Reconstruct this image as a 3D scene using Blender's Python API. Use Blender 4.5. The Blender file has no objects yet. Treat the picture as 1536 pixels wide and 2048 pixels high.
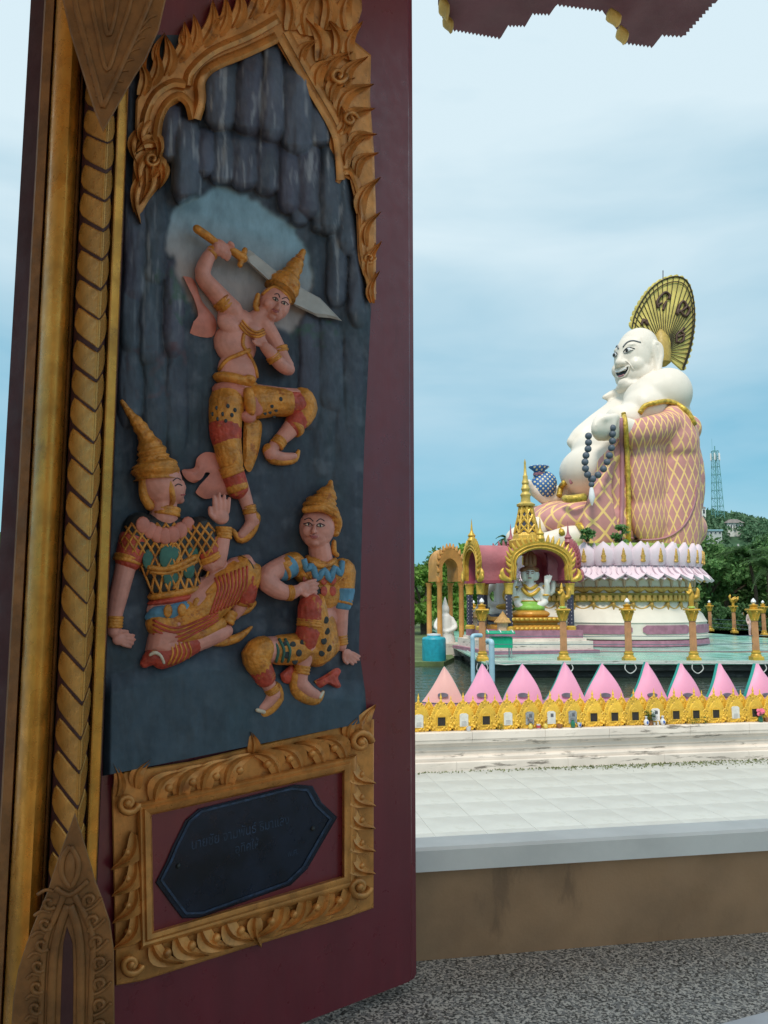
import bpy, bmesh, math, random
import numpy as np
from mathutils import Vector, Matrix
from mathutils.bvhtree import BVHTree
R = math.radians
random.seed(7)
scene = bpy.context.scene
C = scene.collection

# ------------------------------------------------------------------ camera, sky, sun, exposure
EYE = Vector((0, 0, 2.25))
PITCH = R(6.5)
FPX = 1540.0                      # focal length in photograph pixels (photograph is 1536 x 2048)
cam_d = bpy.data.cameras.new('camera'); cam = bpy.data.objects.new('camera', cam_d); C.objects.link(cam)
cam.location = EYE; cam.rotation_euler = (R(90) + PITCH, 0, 0)
cam_d.sensor_fit = 'HORIZONTAL'; cam_d.sensor_width = 36; cam_d.lens = 36 * FPX / 1536
cam_d.clip_start = 0.02; cam_d.clip_end = 5000
scene.camera = cam

SUN_EL, SUN_AZ = R(56), R(195)    # azimuth clockwise from the viewing direction: behind the camera, slightly left
world = bpy.data.worlds.new('World'); scene.world = world; world.use_nodes = True
wt = world.node_tree; wn = wt.nodes; wl = wt.links
wn.clear()
w_out = wn.new('ShaderNodeOutputWorld'); w_bg = wn.new('ShaderNodeBackground')
w_sky = wn.new('ShaderNodeTexSky'); w_sky.sky_type = 'NISHITA'; w_sky.sun_disc = False
w_sky.sun_elevation = SUN_EL; w_sky.sun_rotation = SUN_AZ
w_sky.air_density = 1.0; w_sky.dust_density = 1.2; w_sky.ozone_density = 1.6
w_tc = wn.new('ShaderNodeTexCoord'); w_map = wn.new('ShaderNodeMapping')
w_map.inputs['Scale'].default_value = (1.0, 1.0, 3.2)
w_no = wn.new('ShaderNodeTexNoise'); w_no.inputs['Scale'].default_value = 2.1; w_no.inputs['Detail'].default_value = 5
w_no.inputs['Roughness'].default_value = 0.5; w_no.inputs['Distortion'].default_value = 0.3
w_sep = wn.new('ShaderNodeSeparateXYZ')
w_el = wn.new('ShaderNodeMapRange')
w_el.inputs[1].default_value = 0.14; w_el.inputs[2].default_value = 0.50
w_el.inputs[3].default_value = 0.13; w_el.inputs[4].default_value = 0.95
w_nm = wn.new('ShaderNodeMapRange')
w_nm.inputs[1].default_value = 0.3; w_nm.inputs[2].default_value = 0.7
w_nm.inputs[3].default_value = -0.30; w_nm.inputs[4].default_value = 0.30
w_add = wn.new('ShaderNodeMath'); w_add.operation = 'ADD'; w_add.use_clamp = True
w_mix = wn.new('ShaderNodeMix'); w_mix.data_type = 'RGBA'
w_gain = wn.new('ShaderNodeMix'); w_gain.data_type = 'RGBA'; w_gain.blend_type = 'MULTIPLY'; w_gain.inputs[0].default_value = 1
w_gain.inputs[7].default_value = (.75, 1.05, 1.1, 1)
w_haze = wn.new('ShaderNodeMix'); w_haze.data_type = 'RGBA'; w_haze.inputs[0].default_value = .8
w_haze.inputs[7].default_value = (1.2, 3.25, 4.3, 1)       # moist blue air
wl.new(w_tc.outputs['Generated'], w_map.inputs['Vector']); wl.new(w_map.outputs[0], w_no.inputs['Vector'])
wl.new(w_tc.outputs['Generated'], w_sep.inputs[0]); wl.new(w_sep.outputs['Z'], w_el.inputs[0])
wl.new(w_no.outputs['Fac'], w_nm.inputs[0])
wl.new(w_el.outputs[0], w_add.inputs[0]); wl.new(w_nm.outputs[0], w_add.inputs[1])
wl.new(w_sky.outputs[0], w_gain.inputs[6]); wl.new(w_gain.outputs[2], w_haze.inputs[6]); wl.new(w_haze.outputs[2], w_mix.inputs[6])
w_mix.inputs[7].default_value = (4.6, 5.6, 6.1, 1)        # thin bright cloud veil
wl.new(w_add.outputs[0], w_mix.inputs[0])
wl.new(w_mix.outputs[2], w_bg.inputs['Color']); w_bg.inputs['Strength'].default_value = 0.11
wl.new(w_bg.outputs[0], w_out.inputs['Surface'])

sun_d = bpy.data.lights.new('sun', 'SUN'); sun = bpy.data.objects.new('sun', sun_d); C.objects.link(sun)
sun_d.energy = 1.9; sun_d.angle = R(14); sun_d.color = (1.0, 0.93, 0.83)
_sd = Vector((math.sin(SUN_AZ) * math.cos(SUN_EL), math.cos(SUN_AZ) * math.cos(SUN_EL), math.sin(SUN_EL)))
sun.rotation_euler = _sd.to_track_quat('Z', 'Y').to_euler(); sun.location = (0, -20, 40)

scene.view_settings.view_transform = 'Standard'; scene.view_settings.look = 'None'
scene.view_settings.exposure = 0.48; scene.view_settings.gamma = 1.0
scene.view_settings.use_curve_mapping = False

# ------------------------------------------------------------------ measuring: photograph pixel -> place in the world
def ray(px, py):
    u = (px - 768) / FPX; v = (1024 - py) / FPX
    return Vector((u, math.cos(PITCH) - v * math.sin(PITCH), math.sin(PITCH) + v * math.cos(PITCH)))
def at(px, py, Y):                 # point at forward distance Y
    d = ray(px, py); return EYE + d * (Y / d.y)
def on_z(px, py, z):               # point on the level z
    d = ray(px, py); return EYE + d * ((z - EYE.z) / d.z)
def on_plane(px, py, o, n, h=0.0): # point h in front of the plane (o, n)
    d = ray(px, py); return EYE + d * (((o + n * h) - EYE).dot(n) / d.dot(n))

# ------------------------------------------------------------------ objects
def worigin(o):
    v = Vector((0, 0, 0))
    while o is not None:
        v += o.location; o = o.parent
    return v
def tag(o, label=None, cat=None, group=None, kind=None):
    if label: o['label'] = label
    if cat: o['category'] = cat
    if group: o['group'] = group
    if kind: o['kind'] = kind
    return o
def thing(name, label, cat, loc=(0, 0, 0), group=None):
    o = bpy.data.objects.new(name, None); C.objects.link(o); o.location = loc
    o.empty_display_size = 0.05
    return tag(o, label, cat, group)
def link(name, me, mats, parent=None):
    o = bpy.data.objects.new(name, me); C.objects.link(o)
    if parent is not None: o.parent = parent
    if mats is not None:
        for m in (mats if isinstance(mats, (list, tuple)) else [mats]): me.materials.append(m)
    return o
def shade(me, smooth=True, sharp=None):
    if smooth:
        me.polygons.foreach_set('use_smooth', [True] * len(me.polygons))
        if sharp is not None: me.set_sharp_from_angle(angle=R(sharp))
    me.update()
def copy_tree(o, parent=None):
    c = o.copy(); C.objects.link(c); c.parent = parent
    for ch in list(o.children): copy_tree(ch, c)
    return c

class MB:
    """collects shapes into one mesh"""
    def __init__(s): s.v = []; s.f = []; s.m = []; s.cm = 0
    def add(s, vs, fs):
        b = len(s.v); s.v.extend([tuple(p) for p in vs])
        for f in fs: s.f.append([b + i for i in f]); s.m.append(s.cm)
        return s
    def box(s, lo, hi, mtx=None):
        x0, y0, z0 = lo; x1, y1, z1 = hi
        vs = [Vector(p) for p in ((x0,y0,z0),(x1,y0,z0),(x1,y1,z0),(x0,y1,z0),(x0,y0,z1),(x1,y0,z1),(x1,y1,z1),(x0,y1,z1))]
        if mtx is not None: vs = [mtx @ p for p in vs]
        return s.add(vs, [(0,3,2,1),(4,5,6,7),(0,1,5,4),(1,2,6,5),(2,3,7,6),(3,0,4,7)])
    def bbox(s, lo, hi, b, mtx=None):
        """box with chamfered upright and top edges"""
        x0, y0, z0 = lo; x1, y1, z1 = hi
        def ring(i, z): return [Vector(p) for p in ((x0+b+i,y0+i,z),(x1-b-i,y0+i,z),(x1-i,y0+b+i,z),(x1-i,y1-b-i,z),(x1-b-i,y1-i,z),(x0+b+i,y1-i,z),(x0+i,y1-b-i,z),(x0+i,y0+b+i,z))]
        rings = [ring(0, z0), ring(0, z1-b), ring(b*.7, z1)]
        if mtx is not None: rings = [[mtx @ p for p in r] for r in rings]
        return s.loft(rings, True, True)
    def loft(s, rings, cap0=True, cap1=True, closed=True):
        n = len(rings[0]); vs = [p for r in rings for p in r]; fs = []
        for i in range(len(rings) - 1):
            for j in range(n if closed else n - 1):
                k = (j + 1) % n
                fs.append((i*n+j, i*n+k, (i+1)*n+k, (i+1)*n+j))
        if cap0: fs.append(tuple(range(n - 1, -1, -1)))
        if cap1: fs.append(tuple((len(rings)-1)*n + j for j in range(n)))
        return s.add(vs, fs)
    def tube(s, pts, rad, n=8, caps=True, up=None, flat=1.0):
        pts = [Vector(p) for p in pts]; N = len(pts)
        if not isinstance(rad, (list, tuple)): rad = [rad] * N
        rings = []; prev = None
        for i, p in enumerate(pts):
            t = (pts[min(i+1, N-1)] - pts[max(i-1, 0)])
            if t.length < 1e-9: t = Vector((0, 0, 1))
            t.normalize()
            if prev is None:
                a = Vector(up) if up is not None else (Vector((0,0,1)) if abs(t.z) < .9 else Vector((1,0,0)))
            else: a = prev
            b = a - t * a.dot(t)
            if b.length < 1e-6: b = t.orthogonal()
            b.normalize(); prev = b; c = t.cross(b)
            rings.append([p + (b * math.cos(2*math.pi*k/n) * flat + c * math.sin(2*math.pi*k/n)) * rad[i] for k in range(n)])
        return s.loft(rings, caps, caps)
    def limb(s, pts, rad, n=14):
        """tube with round ends"""
        pts = [Vector(p) for p in pts]; rad = list(rad) if isinstance(rad, (list, tuple)) else [rad] * len(pts)
        P, Q = [], []
        for i in range(len(pts) - 1):       # subdivide a little with smooth blending
            for k in range(3):
                t = k / 3; P.append(catmull(pts, i, t)); Q.append(rad[i] * (1 - t) + rad[i+1] * t)
        P.append(pts[-1]); Q.append(rad[-1])
        a = (P[0] - P[1]).normalized(); b = (P[-1] - P[-2]).normalized()
        h = [(math.cos(x), math.sin(x)) for x in (R(85), R(60), R(30))]
        P2 = [P[0] + a * Q[0] * si for co, si in h] + P + [P[-1] + b * Q[-1] * si for co, si in reversed(h)]
        Q2 = [Q[0] * co for co, si in h] + Q + [Q[-1] * co for co, si in reversed(h)]
        return s.tube(P2, Q2, n)
    def ell(s, c, r, mtx=None, nu=16, nv=10):
        if not isinstance(r, (list, tuple)): r = (r, r, r)
        c = Vector(c); vs = []; fs = []
        for i in range(1, nv):
            th = math.pi * i / nv
            for j in range(nu):
                ph = 2 * math.pi * j / nu
                d = Vector((r[0]*math.sin(th)*math.cos(ph), r[1]*math.sin(th)*math.sin(ph), r[2]*math.cos(th)))
                vs.append(c + (mtx @ d if mtx is not None else d))
        d = Vector((0, 0, r[2])); d = mtx @ d if mtx is not None else d
        vs += [c + d, c - d]; T = len(vs) - 2; B = T + 1
        for i in range(nv - 2):
            for j in range(nu):
                k = (j + 1) % nu; fs.append((i*nu+j, (i+1)*nu+j, (i+1)*nu+k, i*nu+k))
        for j in range(nu):
            k = (j + 1) % nu; fs.append((T, j, k)); fs.append((B, (nv-2)*nu+k, (nv-2)*nu+j))
        return s.add(vs, fs)
    def lathe(s, prof, o=(0, 0, 0), n=20, flute=None, mtx=None):
        o = Vector(o); rings = []
        for q in prof:
            r, z = q[0], q[1]; rr = []
            for k in range(n):
                a = 2 * math.pi * k / n
                x = r * (1 - (flute if flute and len(q) > 2 else 0) * (k % 2))
                p = Vector((x * math.cos(a), x * math.sin(a), z))
                rr.append(o + (mtx @ p if mtx is not None else p))
            rings.append(rr)
        return s.loft(rings, True, True)
    def prism(s, poly, o, ax, ay, an, t0, t1):
        """closed 2D outline (counter-clockwise), laid out with axes ax, ay, thickened along an"""
        o = Vector(o); b = [o + ax*x + ay*y + an*t0 for x, y in poly]; t = [o + ax*x + ay*y + an*t1 for x, y in poly]
        return s.loft([b, t], True, True)
    def mesh(s, name, off=None):
        me = bpy.data.meshes.new(name)
        vs = s.v if off is None else [(p[0]-off.x, p[1]-off.y, p[2]-off.z) for p in s.v]
        me.from_pydata(vs, [], s.f)
        if any(s.m): me.polygons.foreach_set('material_index', s.m)
        return me
    def build(s, name, mat, parent=None, smooth=True, sharp=35):
        me = s.mesh(name, worigin(parent) if parent is not None else None)
        bm = bmesh.new(); bm.from_mesh(me); bmesh.ops.recalc_face_normals(bm, faces=bm.faces); bm.to_mesh(me); bm.free()
        shade(me, smooth, sharp)
        return link(name, me, mat, parent)
    def sculpt(s, name, mat, voxel, parent=None, smooth=6, fac=0.5, shrink=None):
        """melt all closed shapes into one continuous skin"""
        me = s.mesh(name + '_raw'); o = bpy.data.objects.new(name + '_raw', me); C.objects.link(o)
        m = o.modifiers.new('r', 'REMESH'); m.mode = 'VOXEL'; m.voxel_size = voxel; m.use_smooth_shade = True
        if smooth:
            k = o.modifiers.new('s', 'SMOOTH'); k.iterations = smooth; k.factor = fac
        dg = bpy.context.evaluated_depsgraph_get()
        nm = bpy.data.meshes.new_from_object(o.evaluated_get(dg)); nm.name = name
        bpy.data.objects.remove(o); bpy.data.meshes.remove(me)
        off = worigin(parent) if parent is not None else Vector((0, 0, 0))
        nm.transform(Matrix.Translation(-off)); shade(nm, True)
        nm.materials.clear()
        return link(name, nm, mat, parent)

def catmull(P, i, t):
    p0 = P[max(i-1, 0)]; p1 = P[i]; p2 = P[i+1]; p3 = P[min(i+2, len(P)-1)]
    return 0.5 * ((2*p1) + (p2 - p0)*t + (2*p0 - 5*p1 + 4*p2 - p3)*t*t + (3*p1 - p0 - 3*p2 + p3)*t**3)
def spline(P, n=6):
    P = [Vector(p) for p in P]; out = []
    for i in range(len(P) - 1):
        for k in range(n): out.append(catmull(P, i, k / n))
    out.append(P[-1]); return out
def bvh_of(o):
    off = worigin(o); me = o.data
    return BVHTree.FromPolygons([v.co + off for v in me.vertices], [list(p.vertices) for p in me.polygons])
def hit(bvh, px, py, lift=0.0):
    """where the line of sight through a pixel meets a surface"""
    d = ray(px, py).normalized(); p, n, i, t = bvh.ray_cast(EYE, d)
    if p is None: return None
    return p - d * lift
def put(name, me, parent, loc, rot=None, scale=None, mat=None):
    """another object on shared mesh data, world placement under an unrotated parent"""
    o = bpy.data.objects.new(name, me); C.objects.link(o); o.parent = parent
    o.location = Vector(loc) - (worigin(parent) if parent is not None else Vector((0, 0, 0)))
    if rot is not None: o.rotation_euler = rot
    if scale is not None: o.scale = scale if isinstance(scale, (list, tuple, Vector)) else (scale,)*3
    if mat is not None and not me.materials: me.materials.append(mat)
    return o

# ------------------------------------------------------------------ materials
def _mixc(nt, a, b, fac, blend='MIX'):
    n = nt.nodes.new('ShaderNodeMix'); n.data_type = 'RGBA'; n.blend_type = blend
    for sock, v in ((n.inputs[6], a), (n.inputs[7], b), (n.inputs[0], fac)):
        if hasattr(v, 'is_output'): nt.links.new(v, sock)
        elif isinstance(v, (int, float)): sock.default_value = v
        else: sock.default_value = (v[0], v[1], v[2], 1)
    return n.outputs[2]
def _noise(nt, scale, detail=4, rough=.55, stretch=None, coord='Object'):
    tc = nt.nodes.new('ShaderNodeTexCoord'); out = tc.outputs[coord]
    if stretch:
        mp = nt.nodes.new('ShaderNodeMapping'); mp.inputs['Scale'].default_value = stretch
        nt.links.new(out, mp.inputs[0]); out = mp.outputs[0]
    n = nt.nodes.new('ShaderNodeTexNoise'); n.inputs['Scale'].default_value = scale
    n.inputs['Detail'].default_value = detail; n.inputs['Roughness'].default_value = rough
    nt.links.new(out, n.inputs['Vector']); return n.outputs['Fac']
def _ramp(nt, x, a, b, lo=0.0, hi=1.0):
    n = nt.nodes.new('ShaderNodeMapRange'); n.interpolation_type = 'SMOOTHSTEP'
    n.inputs[1].default_value = a; n.inputs[2].default_value = b; n.inputs[3].default_value = lo; n.inputs[4].default_value = hi
    nt.links.new(x, n.inputs[0]); return n.outputs[0]
def _math(nt, op, a, b=None, clamp=False):
    n = nt.nodes.new('ShaderNodeMath'); n.operation = op; n.use_clamp = clamp
    for i, v in enumerate((a, b)):
        if v is None: continue
        if hasattr(v, 'is_output'): nt.links.new(v, n.inputs[i])
        else: n.inputs[i].default_value = v
    return n.outputs[0]
def M(name, col, rough=.6, metal=0.0, var=.16, vs=6.0, bump=0.0, bs=40.0, coat=0.0, dirt=None, spec=.5, stretch=None, extra=None, objvar=0.0, attr=None, sss=0, vor=None):
    m = bpy.data.materials.new(name); m.use_nodes = True; nt = m.node_tree
    b = nt.nodes['Principled BSDF']
    if attr:
        an = nt.nodes.new('ShaderNodeAttribute'); an.attribute_name = attr; base = an.outputs['Color']
        n1 = _noise(nt, vs, 5, .6, stretch); g = _ramp(nt, n1, .25, .75, 1 - var, 1 + var)
        cb = nt.nodes.new('ShaderNodeCombineColor'); [nt.links.new(g, cb.inputs[i]) for i in range(3)]
        c = _mixc(nt, base, cb.outputs[0], 1.0, 'MULTIPLY')
    else:
        lo = [x * (1 - var) for x in col]; hi = [min(1, x * (1 + var)) for x in col]
        c = _mixc(nt, lo, hi, _ramp(nt, _noise(nt, vs, 5, .6, stretch), .3, .7))
    if objvar:
        oi = nt.nodes.new('ShaderNodeObjectInfo')
        g = _ramp(nt, oi.outputs['Random'], 0, 1, 1 - objvar, 1 + objvar)
        cb = nt.nodes.new('ShaderNodeCombineColor'); [nt.links.new(g, cb.inputs[i]) for i in range(3)]
        c = _mixc(nt, c, cb.outputs[0], 1.0, 'MULTIPLY')
    if extra: c = extra(nt, c)
    if dirt:                        # (colour, noise scale, threshold, strength[, stretch])
        dn = _noise(nt, dirt[1], 8, .68, dirt[4] if len(dirt) > 4 else None)
        f = _ramp(nt, dn, dirt[2], dirt[2] + .12, 0, dirt[3]); c = _mixc(nt, c, dirt[0], f)
    nt.links.new(c, b.inputs['Base Color'])
    b.inputs['Roughness'].default_value = rough; b.inputs['Metallic'].default_value = metal
    b.inputs['Specular IOR Level'].default_value = spec
    if rough > .15:
        rv = _ramp(nt, _noise(nt, vs * 2.3, 4), .3, .7, max(.03, rough - .1), min(1, rough + .12)); nt.links.new(rv, b.inputs['Roughness'])
    if coat: b.inputs['Coat Weight'].default_value = coat; b.inputs['Coat Roughness'].default_value = .2
    if bump:
        bn = nt.nodes.new('ShaderNodeBump'); bn.inputs['Strength'].default_value = bump; bn.inputs['Distance'].default_value = 1.0 / bs * .35
        nt.links.new(_noise(nt, bs, 5, .6, stretch), bn.inputs['Height']); nt.links.new(bn.outputs[0], b.inputs['Normal'])
    if vor:                         # carved scale pattern: (scale, strength)
        tc = nt.nodes.new('ShaderNodeTexCoord'); v = nt.nodes.new('ShaderNodeTexVoronoi'); v.inputs['Scale'].default_value = vor[0]; nt.links.new(tc.outputs['Object'], v.inputs['Vector'])
        b2 = nt.nodes.new('ShaderNodeBump'); b2.inputs['Strength'].default_value = vor[1]; b2.inputs['Distance'].default_value = .4 / vor[0]; b2.invert = True
        nt.links.new(v.outputs['Distance'], b2.inputs['Height'])
        if bump: nt.links.new(bn.outputs[0], b2.inputs['Normal'])
        nt.links.new(b2.outputs[0], b.inputs['Normal'])
    return m
# ================================================================== SETTING
PAVE_Z, WATER_Z, DECK_Z, SILL_Z = -0.35, -0.55, 0.0, 1.45
A80 = R(80)
WD = Vector((math.sin(A80), math.cos(A80), 0))        # along the terrace edge and niche wall, to the right
WN = Vector((-math.cos(A80), math.sin(A80), 0))       # away from the viewer

m_ground = M('earth', (.16, .15, .09), .95, vs=.3, bump=.3, bs=2)
m_tile = M('pale_tile', (.50, .50, .465), .55, var=.12, vs=.9, dirt=((.34, .33, .27), 1.6, .56, .45), objvar=.022, bump=.08, bs=50)
m_joint = M('tile_joint', (.43, .43, .40), .9, vs=3)
m_white_wall = M('weathered_white_plaster', (.72, .64, .56), .8, var=.1, vs=1.5,
                 dirt=((.10, .08, .06), 3.6, .55, .85, (.5, .5, 3.4)), bump=.12, bs=25)
m_cap = M('grey_cap_paint', (.86, .80, .75), .6, var=.07, vs=5, dirt=((.22, .2, .18), 9, .66, .7, (1, 1, 2)), bump=.1, bs=60)
m_brown = M('brown_plaster', (.40, .225, .12), .75, var=.18, vs=4, dirt=((.17, .10, .06), 9, .56, .5, (1, 1, .35)), bump=.3, bs=150)
def _granite(nt, c):
    n1 = _ramp(nt, _noise(nt, 165, 2, .7), .44, .56); n2 = _ramp(nt, _noise(nt, 95, 2, .6), .52, .62)
    c1 = _mixc(nt, (.06, .056, .052), (.66, .61, .55), n1)
    return _mixc(nt, c1, (.26, .25, .24), n2)
m_granite = M('granite', (.2, .2, .2), .42, extra=_granite, vs=10)
m_lit_edge = M('lit_sill_edge', (.62, .61, .64), .35, var=.08, vs=9)  # pale colour carries the light on the granite's near edge
m_moss = M('moss', (.15, .17, .06), .95, var=.4, vs=9)
m_maroon_room = M('ceiling_plaster', (.62, .40, .27), .7, vs=2)
m_room = M('room_plaster', (.80, .66, .50), .85, vs=1.2)
m_floor = M('room_floor_tile', (.46, .29, .17), .4, vs=3)

# ground reaching the horizon
mb = MB(); n = 48; rr = [0.5, 20, 60, 160, 500, 3500]
rings = [[Vector((math.cos(2*math.pi*k/n)*r, math.sin(2*math.pi*k/n)*r + 30, -1.6)) for k in range(n)] for r in rr]
mb.loft(rings, True, False)
tag(mb.build('ground', m_ground, smooth=False), kind='structure')

# water of the temple lake
m_water = bpy.data.materials.new('lake_water'); m_water.use_nodes = True
nt = m_water.node_tree; b = nt.nodes['Principled BSDF']
nt.links.new(_mixc(nt, (.028, .045, .032), (.05, .07, .05), _noise(nt, .3)), b.inputs['Base Color'])
b.inputs['Roughness'].default_value = .06; b.inputs['IOR'].default_value = 1.33
bn = nt.nodes.new('ShaderNodeBump'); bn.inputs['Strength'].default_value = .8; bn.inputs['Distance'].default_value = .07
nt.links.new(_noise(nt, 2.4, 3, .55, (.55, 1.6, 1)), bn.inputs['Height']); nt.links.new(bn.outputs[0], b.inputs['Normal'])

WALL_O = on_z(840, 1545, PAVE_Z); WALL_O.z = PAVE_Z      # foot of the niche wall
def wl_(s, t, z): return WALL_O + WD * s + WN * t + Vector((0, 0, z))
mb = MB(); f0 = wl_(-60, .9, 0); f1 = wl_(60, .9, 0)
mb.add([(f0.x, f0.y, WATER_Z), (f1.x, f1.y, WATER_Z), (90, 62, WATER_Z), (18.6, 62, WATER_Z), (16, 60, WATER_Z), (-60, 75, WATER_Z)], [(0, 1, 2, 3, 4, 5)])
tag(mb.build('water', m_water, smooth=False), kind='structure')

# far bank
m_bank = M('bank_grass', (.10, .14, .05), .95, var=.4, vs=.6, bump=.4, bs=2)
mb = MB()
mb.add([(-400, 74, -.4), (-60, 74, -.4), (16, 59, -.4), (18.6, 61, -.4), (90, 61, -.4), (400, 61, -.4), (400, 500, .5), (-400, 500, .5)], [tuple(range(8))])
mb.add([(-400, 74, -.4), (-60, 74, -.4), (16, 59, -.4), (18.6, 61, -.4), (90, 61, -.4), (400, 61, -.4),
        (-400, 73.6, -1.2), (-60, 73.6, -1.2), (16, 58.4, -1.2), (18.6, 60.6, -1.2), (90, 60.6, -1.2), (400, 60.6, -1.2)],
       [(i, i+1, i+7, i+6) for i in range(5)])
tag(mb.build('lake_bank', m_bank, smooth=False), kind='structure')

# pavement between the building and the niche wall
pave = bpy.data.objects.new('pavement', None); C.objects.link(pave); tag(pave, kind='structure')
mb = MB(); pts = [wl_(-30, .05, 0), wl_(30, .05, 0), wl_(30, -13, 0), wl_(-30, -13, 0)]
vs = [(p.x, p.y, PAVE_Z - .004) for p in pts] + [(p.x, p.y, PAVE_Z - 1.2) for p in pts]
mb.add(vs, [(0,1,2,3), (4,5,6,7), (0,1,5,4), (1,2,6,5), (2,3,7,6), (3,0,4,7)])
mb.build('paving_bed', m_joint, pave, smooth=False)
TS = .60
tb = MB().bbox((-TS/2+.002, -TS/2+.002, -.02), (TS/2-.002, TS/2-.002, 0), .002).mesh('tile'); tb.materials.append(m_tile)
rz = math.atan2(WD.y, WD.x); rnd = random.Random(3)
for j in range(14):
    for i in range(-9, 13):
        p = wl_((i + .5 + .12) * TS, -(j + .5) * TS, 0)
        if p.y < 2.6: continue
        px = 768 + FPX * p.x / max(p.y, .1)
        if px < -200 or px > 1700 or 520 < px < 700: 
            if px < -200 or px > 1700: continue
        o = put('tile', tb, pave, p + Vector((0, 0, rnd.uniform(-.001, .001))), (rnd.uniform(-.0015, .0015), rnd.uniform(-.0015, .0015), rz))

# moss along the foot of the wall: small tufts
mb = MB(); rnd = random.Random(5)
for k in range(2600):
    s = rnd.uniform(-3, 8); d = rnd.random()
    if rnd.random() > .25 + .75 * (s > 1.2) * min(1, (s - 1.2) / 2.5 + .2): continue
    p = wl_(s, -.02 - abs(rnd.gauss(0, .06 + .02 * max(0, s))), 0); h = rnd.uniform(.006, .03); w = rnd.uniform(.008, .02); a = rnd.uniform(0, 6.28)
    dx = Vector((math.cos(a) * w, math.sin(a) * w, 0))
    mb.add([p - dx, p + dx, p + dx * .4 + Vector((rnd.uniform(-.01, .01), rnd.uniform(-.01, .01), h))], [(0, 1, 2)])
tag(mb.build('moss', m_moss, smooth=False), 'thin green moss along the foot of the white niche wall', 'moss', kind='stuff')

# ------------------------------------------------------------------ window sill, parapet curb, room
CU = on_z(840, 1922, SILL_Z)                                     # foot of the curb
def cu(s, t, z): return CU + WD * s + WN * t + Vector((0, 0, z))
ct = on_plane(840, 1745, CU, WN, 0).z - SILL_Z                   # height of the brown face
cap_t = .024
cp = on_plane(840, 1745, CU, WN, -cap_t); cz0 = cp.z - SILL_Z
cz1 = on_plane(840, 1697, CU, WN, -cap_t).z - SILL_Z
def extrude(mb, prof, s0, s1, fn):
    mb.loft([[fn(s0, t, z) for t, z in prof], [fn(s1, t, z) for t, z in prof]], True, True)
curb = thing('parapet', 'low brown parapet with pale grey cap beyond the granite sill', 'parapet', cu(0, 0, 0))
mb = MB(); extrude(mb, [(0, -.02), (0, cz0 + .004), (.055, cz0 + .004), (.055, -1.8), (.03, -1.8), (.03, -.02)], -2.6, 3.6, cu); mb.build('wall_face', m_brown, curb, smooth=False)
mb = MB(); extrude(mb, [(-cap_t, cz0), (-cap_t - .001, cz1 - .006), (-cap_t + .006, cz1), (.06, cz1 - .002), (.065, cz0)], -2.6, 3.6, cu)
mb.build('cap', m_cap, curb, smooth=False)
mb = MB(); extrude(mb, [(-1.15, -.03), (-1.16, -.012), (-1.15, 0), (-.0, 0), (-.0, -.03)], -2.0, 3.4, cu)
sill = mb.build('window_sill', m_granite, None, smooth=False)
tag(sill, 'grey speckled granite window sill below the open shutter', 'sill')
e0 = on_z(1372, 2058, SILL_Z + .02); e1 = on_z(1545, 2013, SILL_Z + .02); ed = (e1 - e0).normalized()
en = Vector((ed.y, -ed.x, 0)); mb = MB()
def ef(s, t, z): return e0 + ed * s + en * t + Vector((0, 0, z))
extrude(mb, [(0, -.019), (.002, -.006), (.01, .0), (.05, 0), (.05, -.019)], -.25, 1.5, ef)  # added bar: the sill edge catching light, put into a pale colour
tag(mb.build('lit_edge_strip', m_lit_edge, None, smooth=False), 'pale strip added as the lit near edge of the granite sill', 'trim')

room = bpy.data.objects.new('room', None); C.objects.link(room); tag(room, kind='structure')
def rm(name, lo, hi, m): return MB().box(lo, hi).build(name, m, room, smooth=False)
rm('floor', (-4.5, -5, .45), (4.5, 1.05, .65), m_floor)
rm('wall_back', (-4.5, -5.2, .65), (-1.2, -5, 4.6), m_room)
rm('wall_low', (-3, 1.06, .3), (4.4, 1.5, SILL_Z - .032), m_room)
rm('ceiling', (-4.5, -3.2, 4.55), (1.25, 2.2, 4.7), m_maroon_room)
rm('plinth', (-4.5, -5, PAVE_Z - .5), (4.5, 1.05, .45), m_room)
# ================================================================== CARVED SHUTTER
AZ_S = R(52.6)
SD = Vector((math.sin(AZ_S), math.cos(AZ_S), 0)); SN = Vector((math.cos(AZ_S), -math.sin(AZ_S), 0)); UP = Vector((0, 0, 1))
_f = at(838, 1962, 1.69)
SO = Vector((_f.x, _f.y, 0)) - SD * .672                       # hinge line of the shutter
SH_W, SH_Z0, SH_Z1 = .672, _f.z, 4.35
def S(px, py, h=0.0): return on_plane(px, py, SO, SN, h * .001)
def sc(px, py): return (S(px, py) - EYE).y / FPX                # metres per photograph pixel on the shutter
def SV(px, py, h, r): return S(px, py, h), r * sc(px, py)

m_maroon = M('maroon_gloss_paint', (.155, .014, .024), .36, var=.12, vs=14, bump=.14, bs=120, coat=.4, stretch=(1, 1, .12), dirt=((.30, .07, .06), 24, .69, .6))
m_gold = M('gold_paint', (.56, .235, .058), .36, metal=.35, var=.26, vs=24, bump=.25, bs=220, dirt=((.22, .075, .02), 18, .57, .7))
m_goldb = M('bright_gold_paint', (.56, .27, .045), .30, metal=.6, var=.22, vs=18, bump=.12, bs=160, dirt=((.25, .11, .03), 10, .60, .6))
m_golddull = M('dull_gold_paint', (.24, .105, .03), .55, metal=.2, var=.3, vs=22, bump=.4, bs=140, dirt=((.28, .22, .03), 12, .62, .5))
m_darkred = M('dark_red_line_paint', (.045, .010, .012), .6, vs=20)
m_rock = M('painted_rock_relief', (1, 1, 1), .6, var=.22, vs=26, bump=.2, bs=180, attr='paint', stretch=(1, 1, .45))
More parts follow.
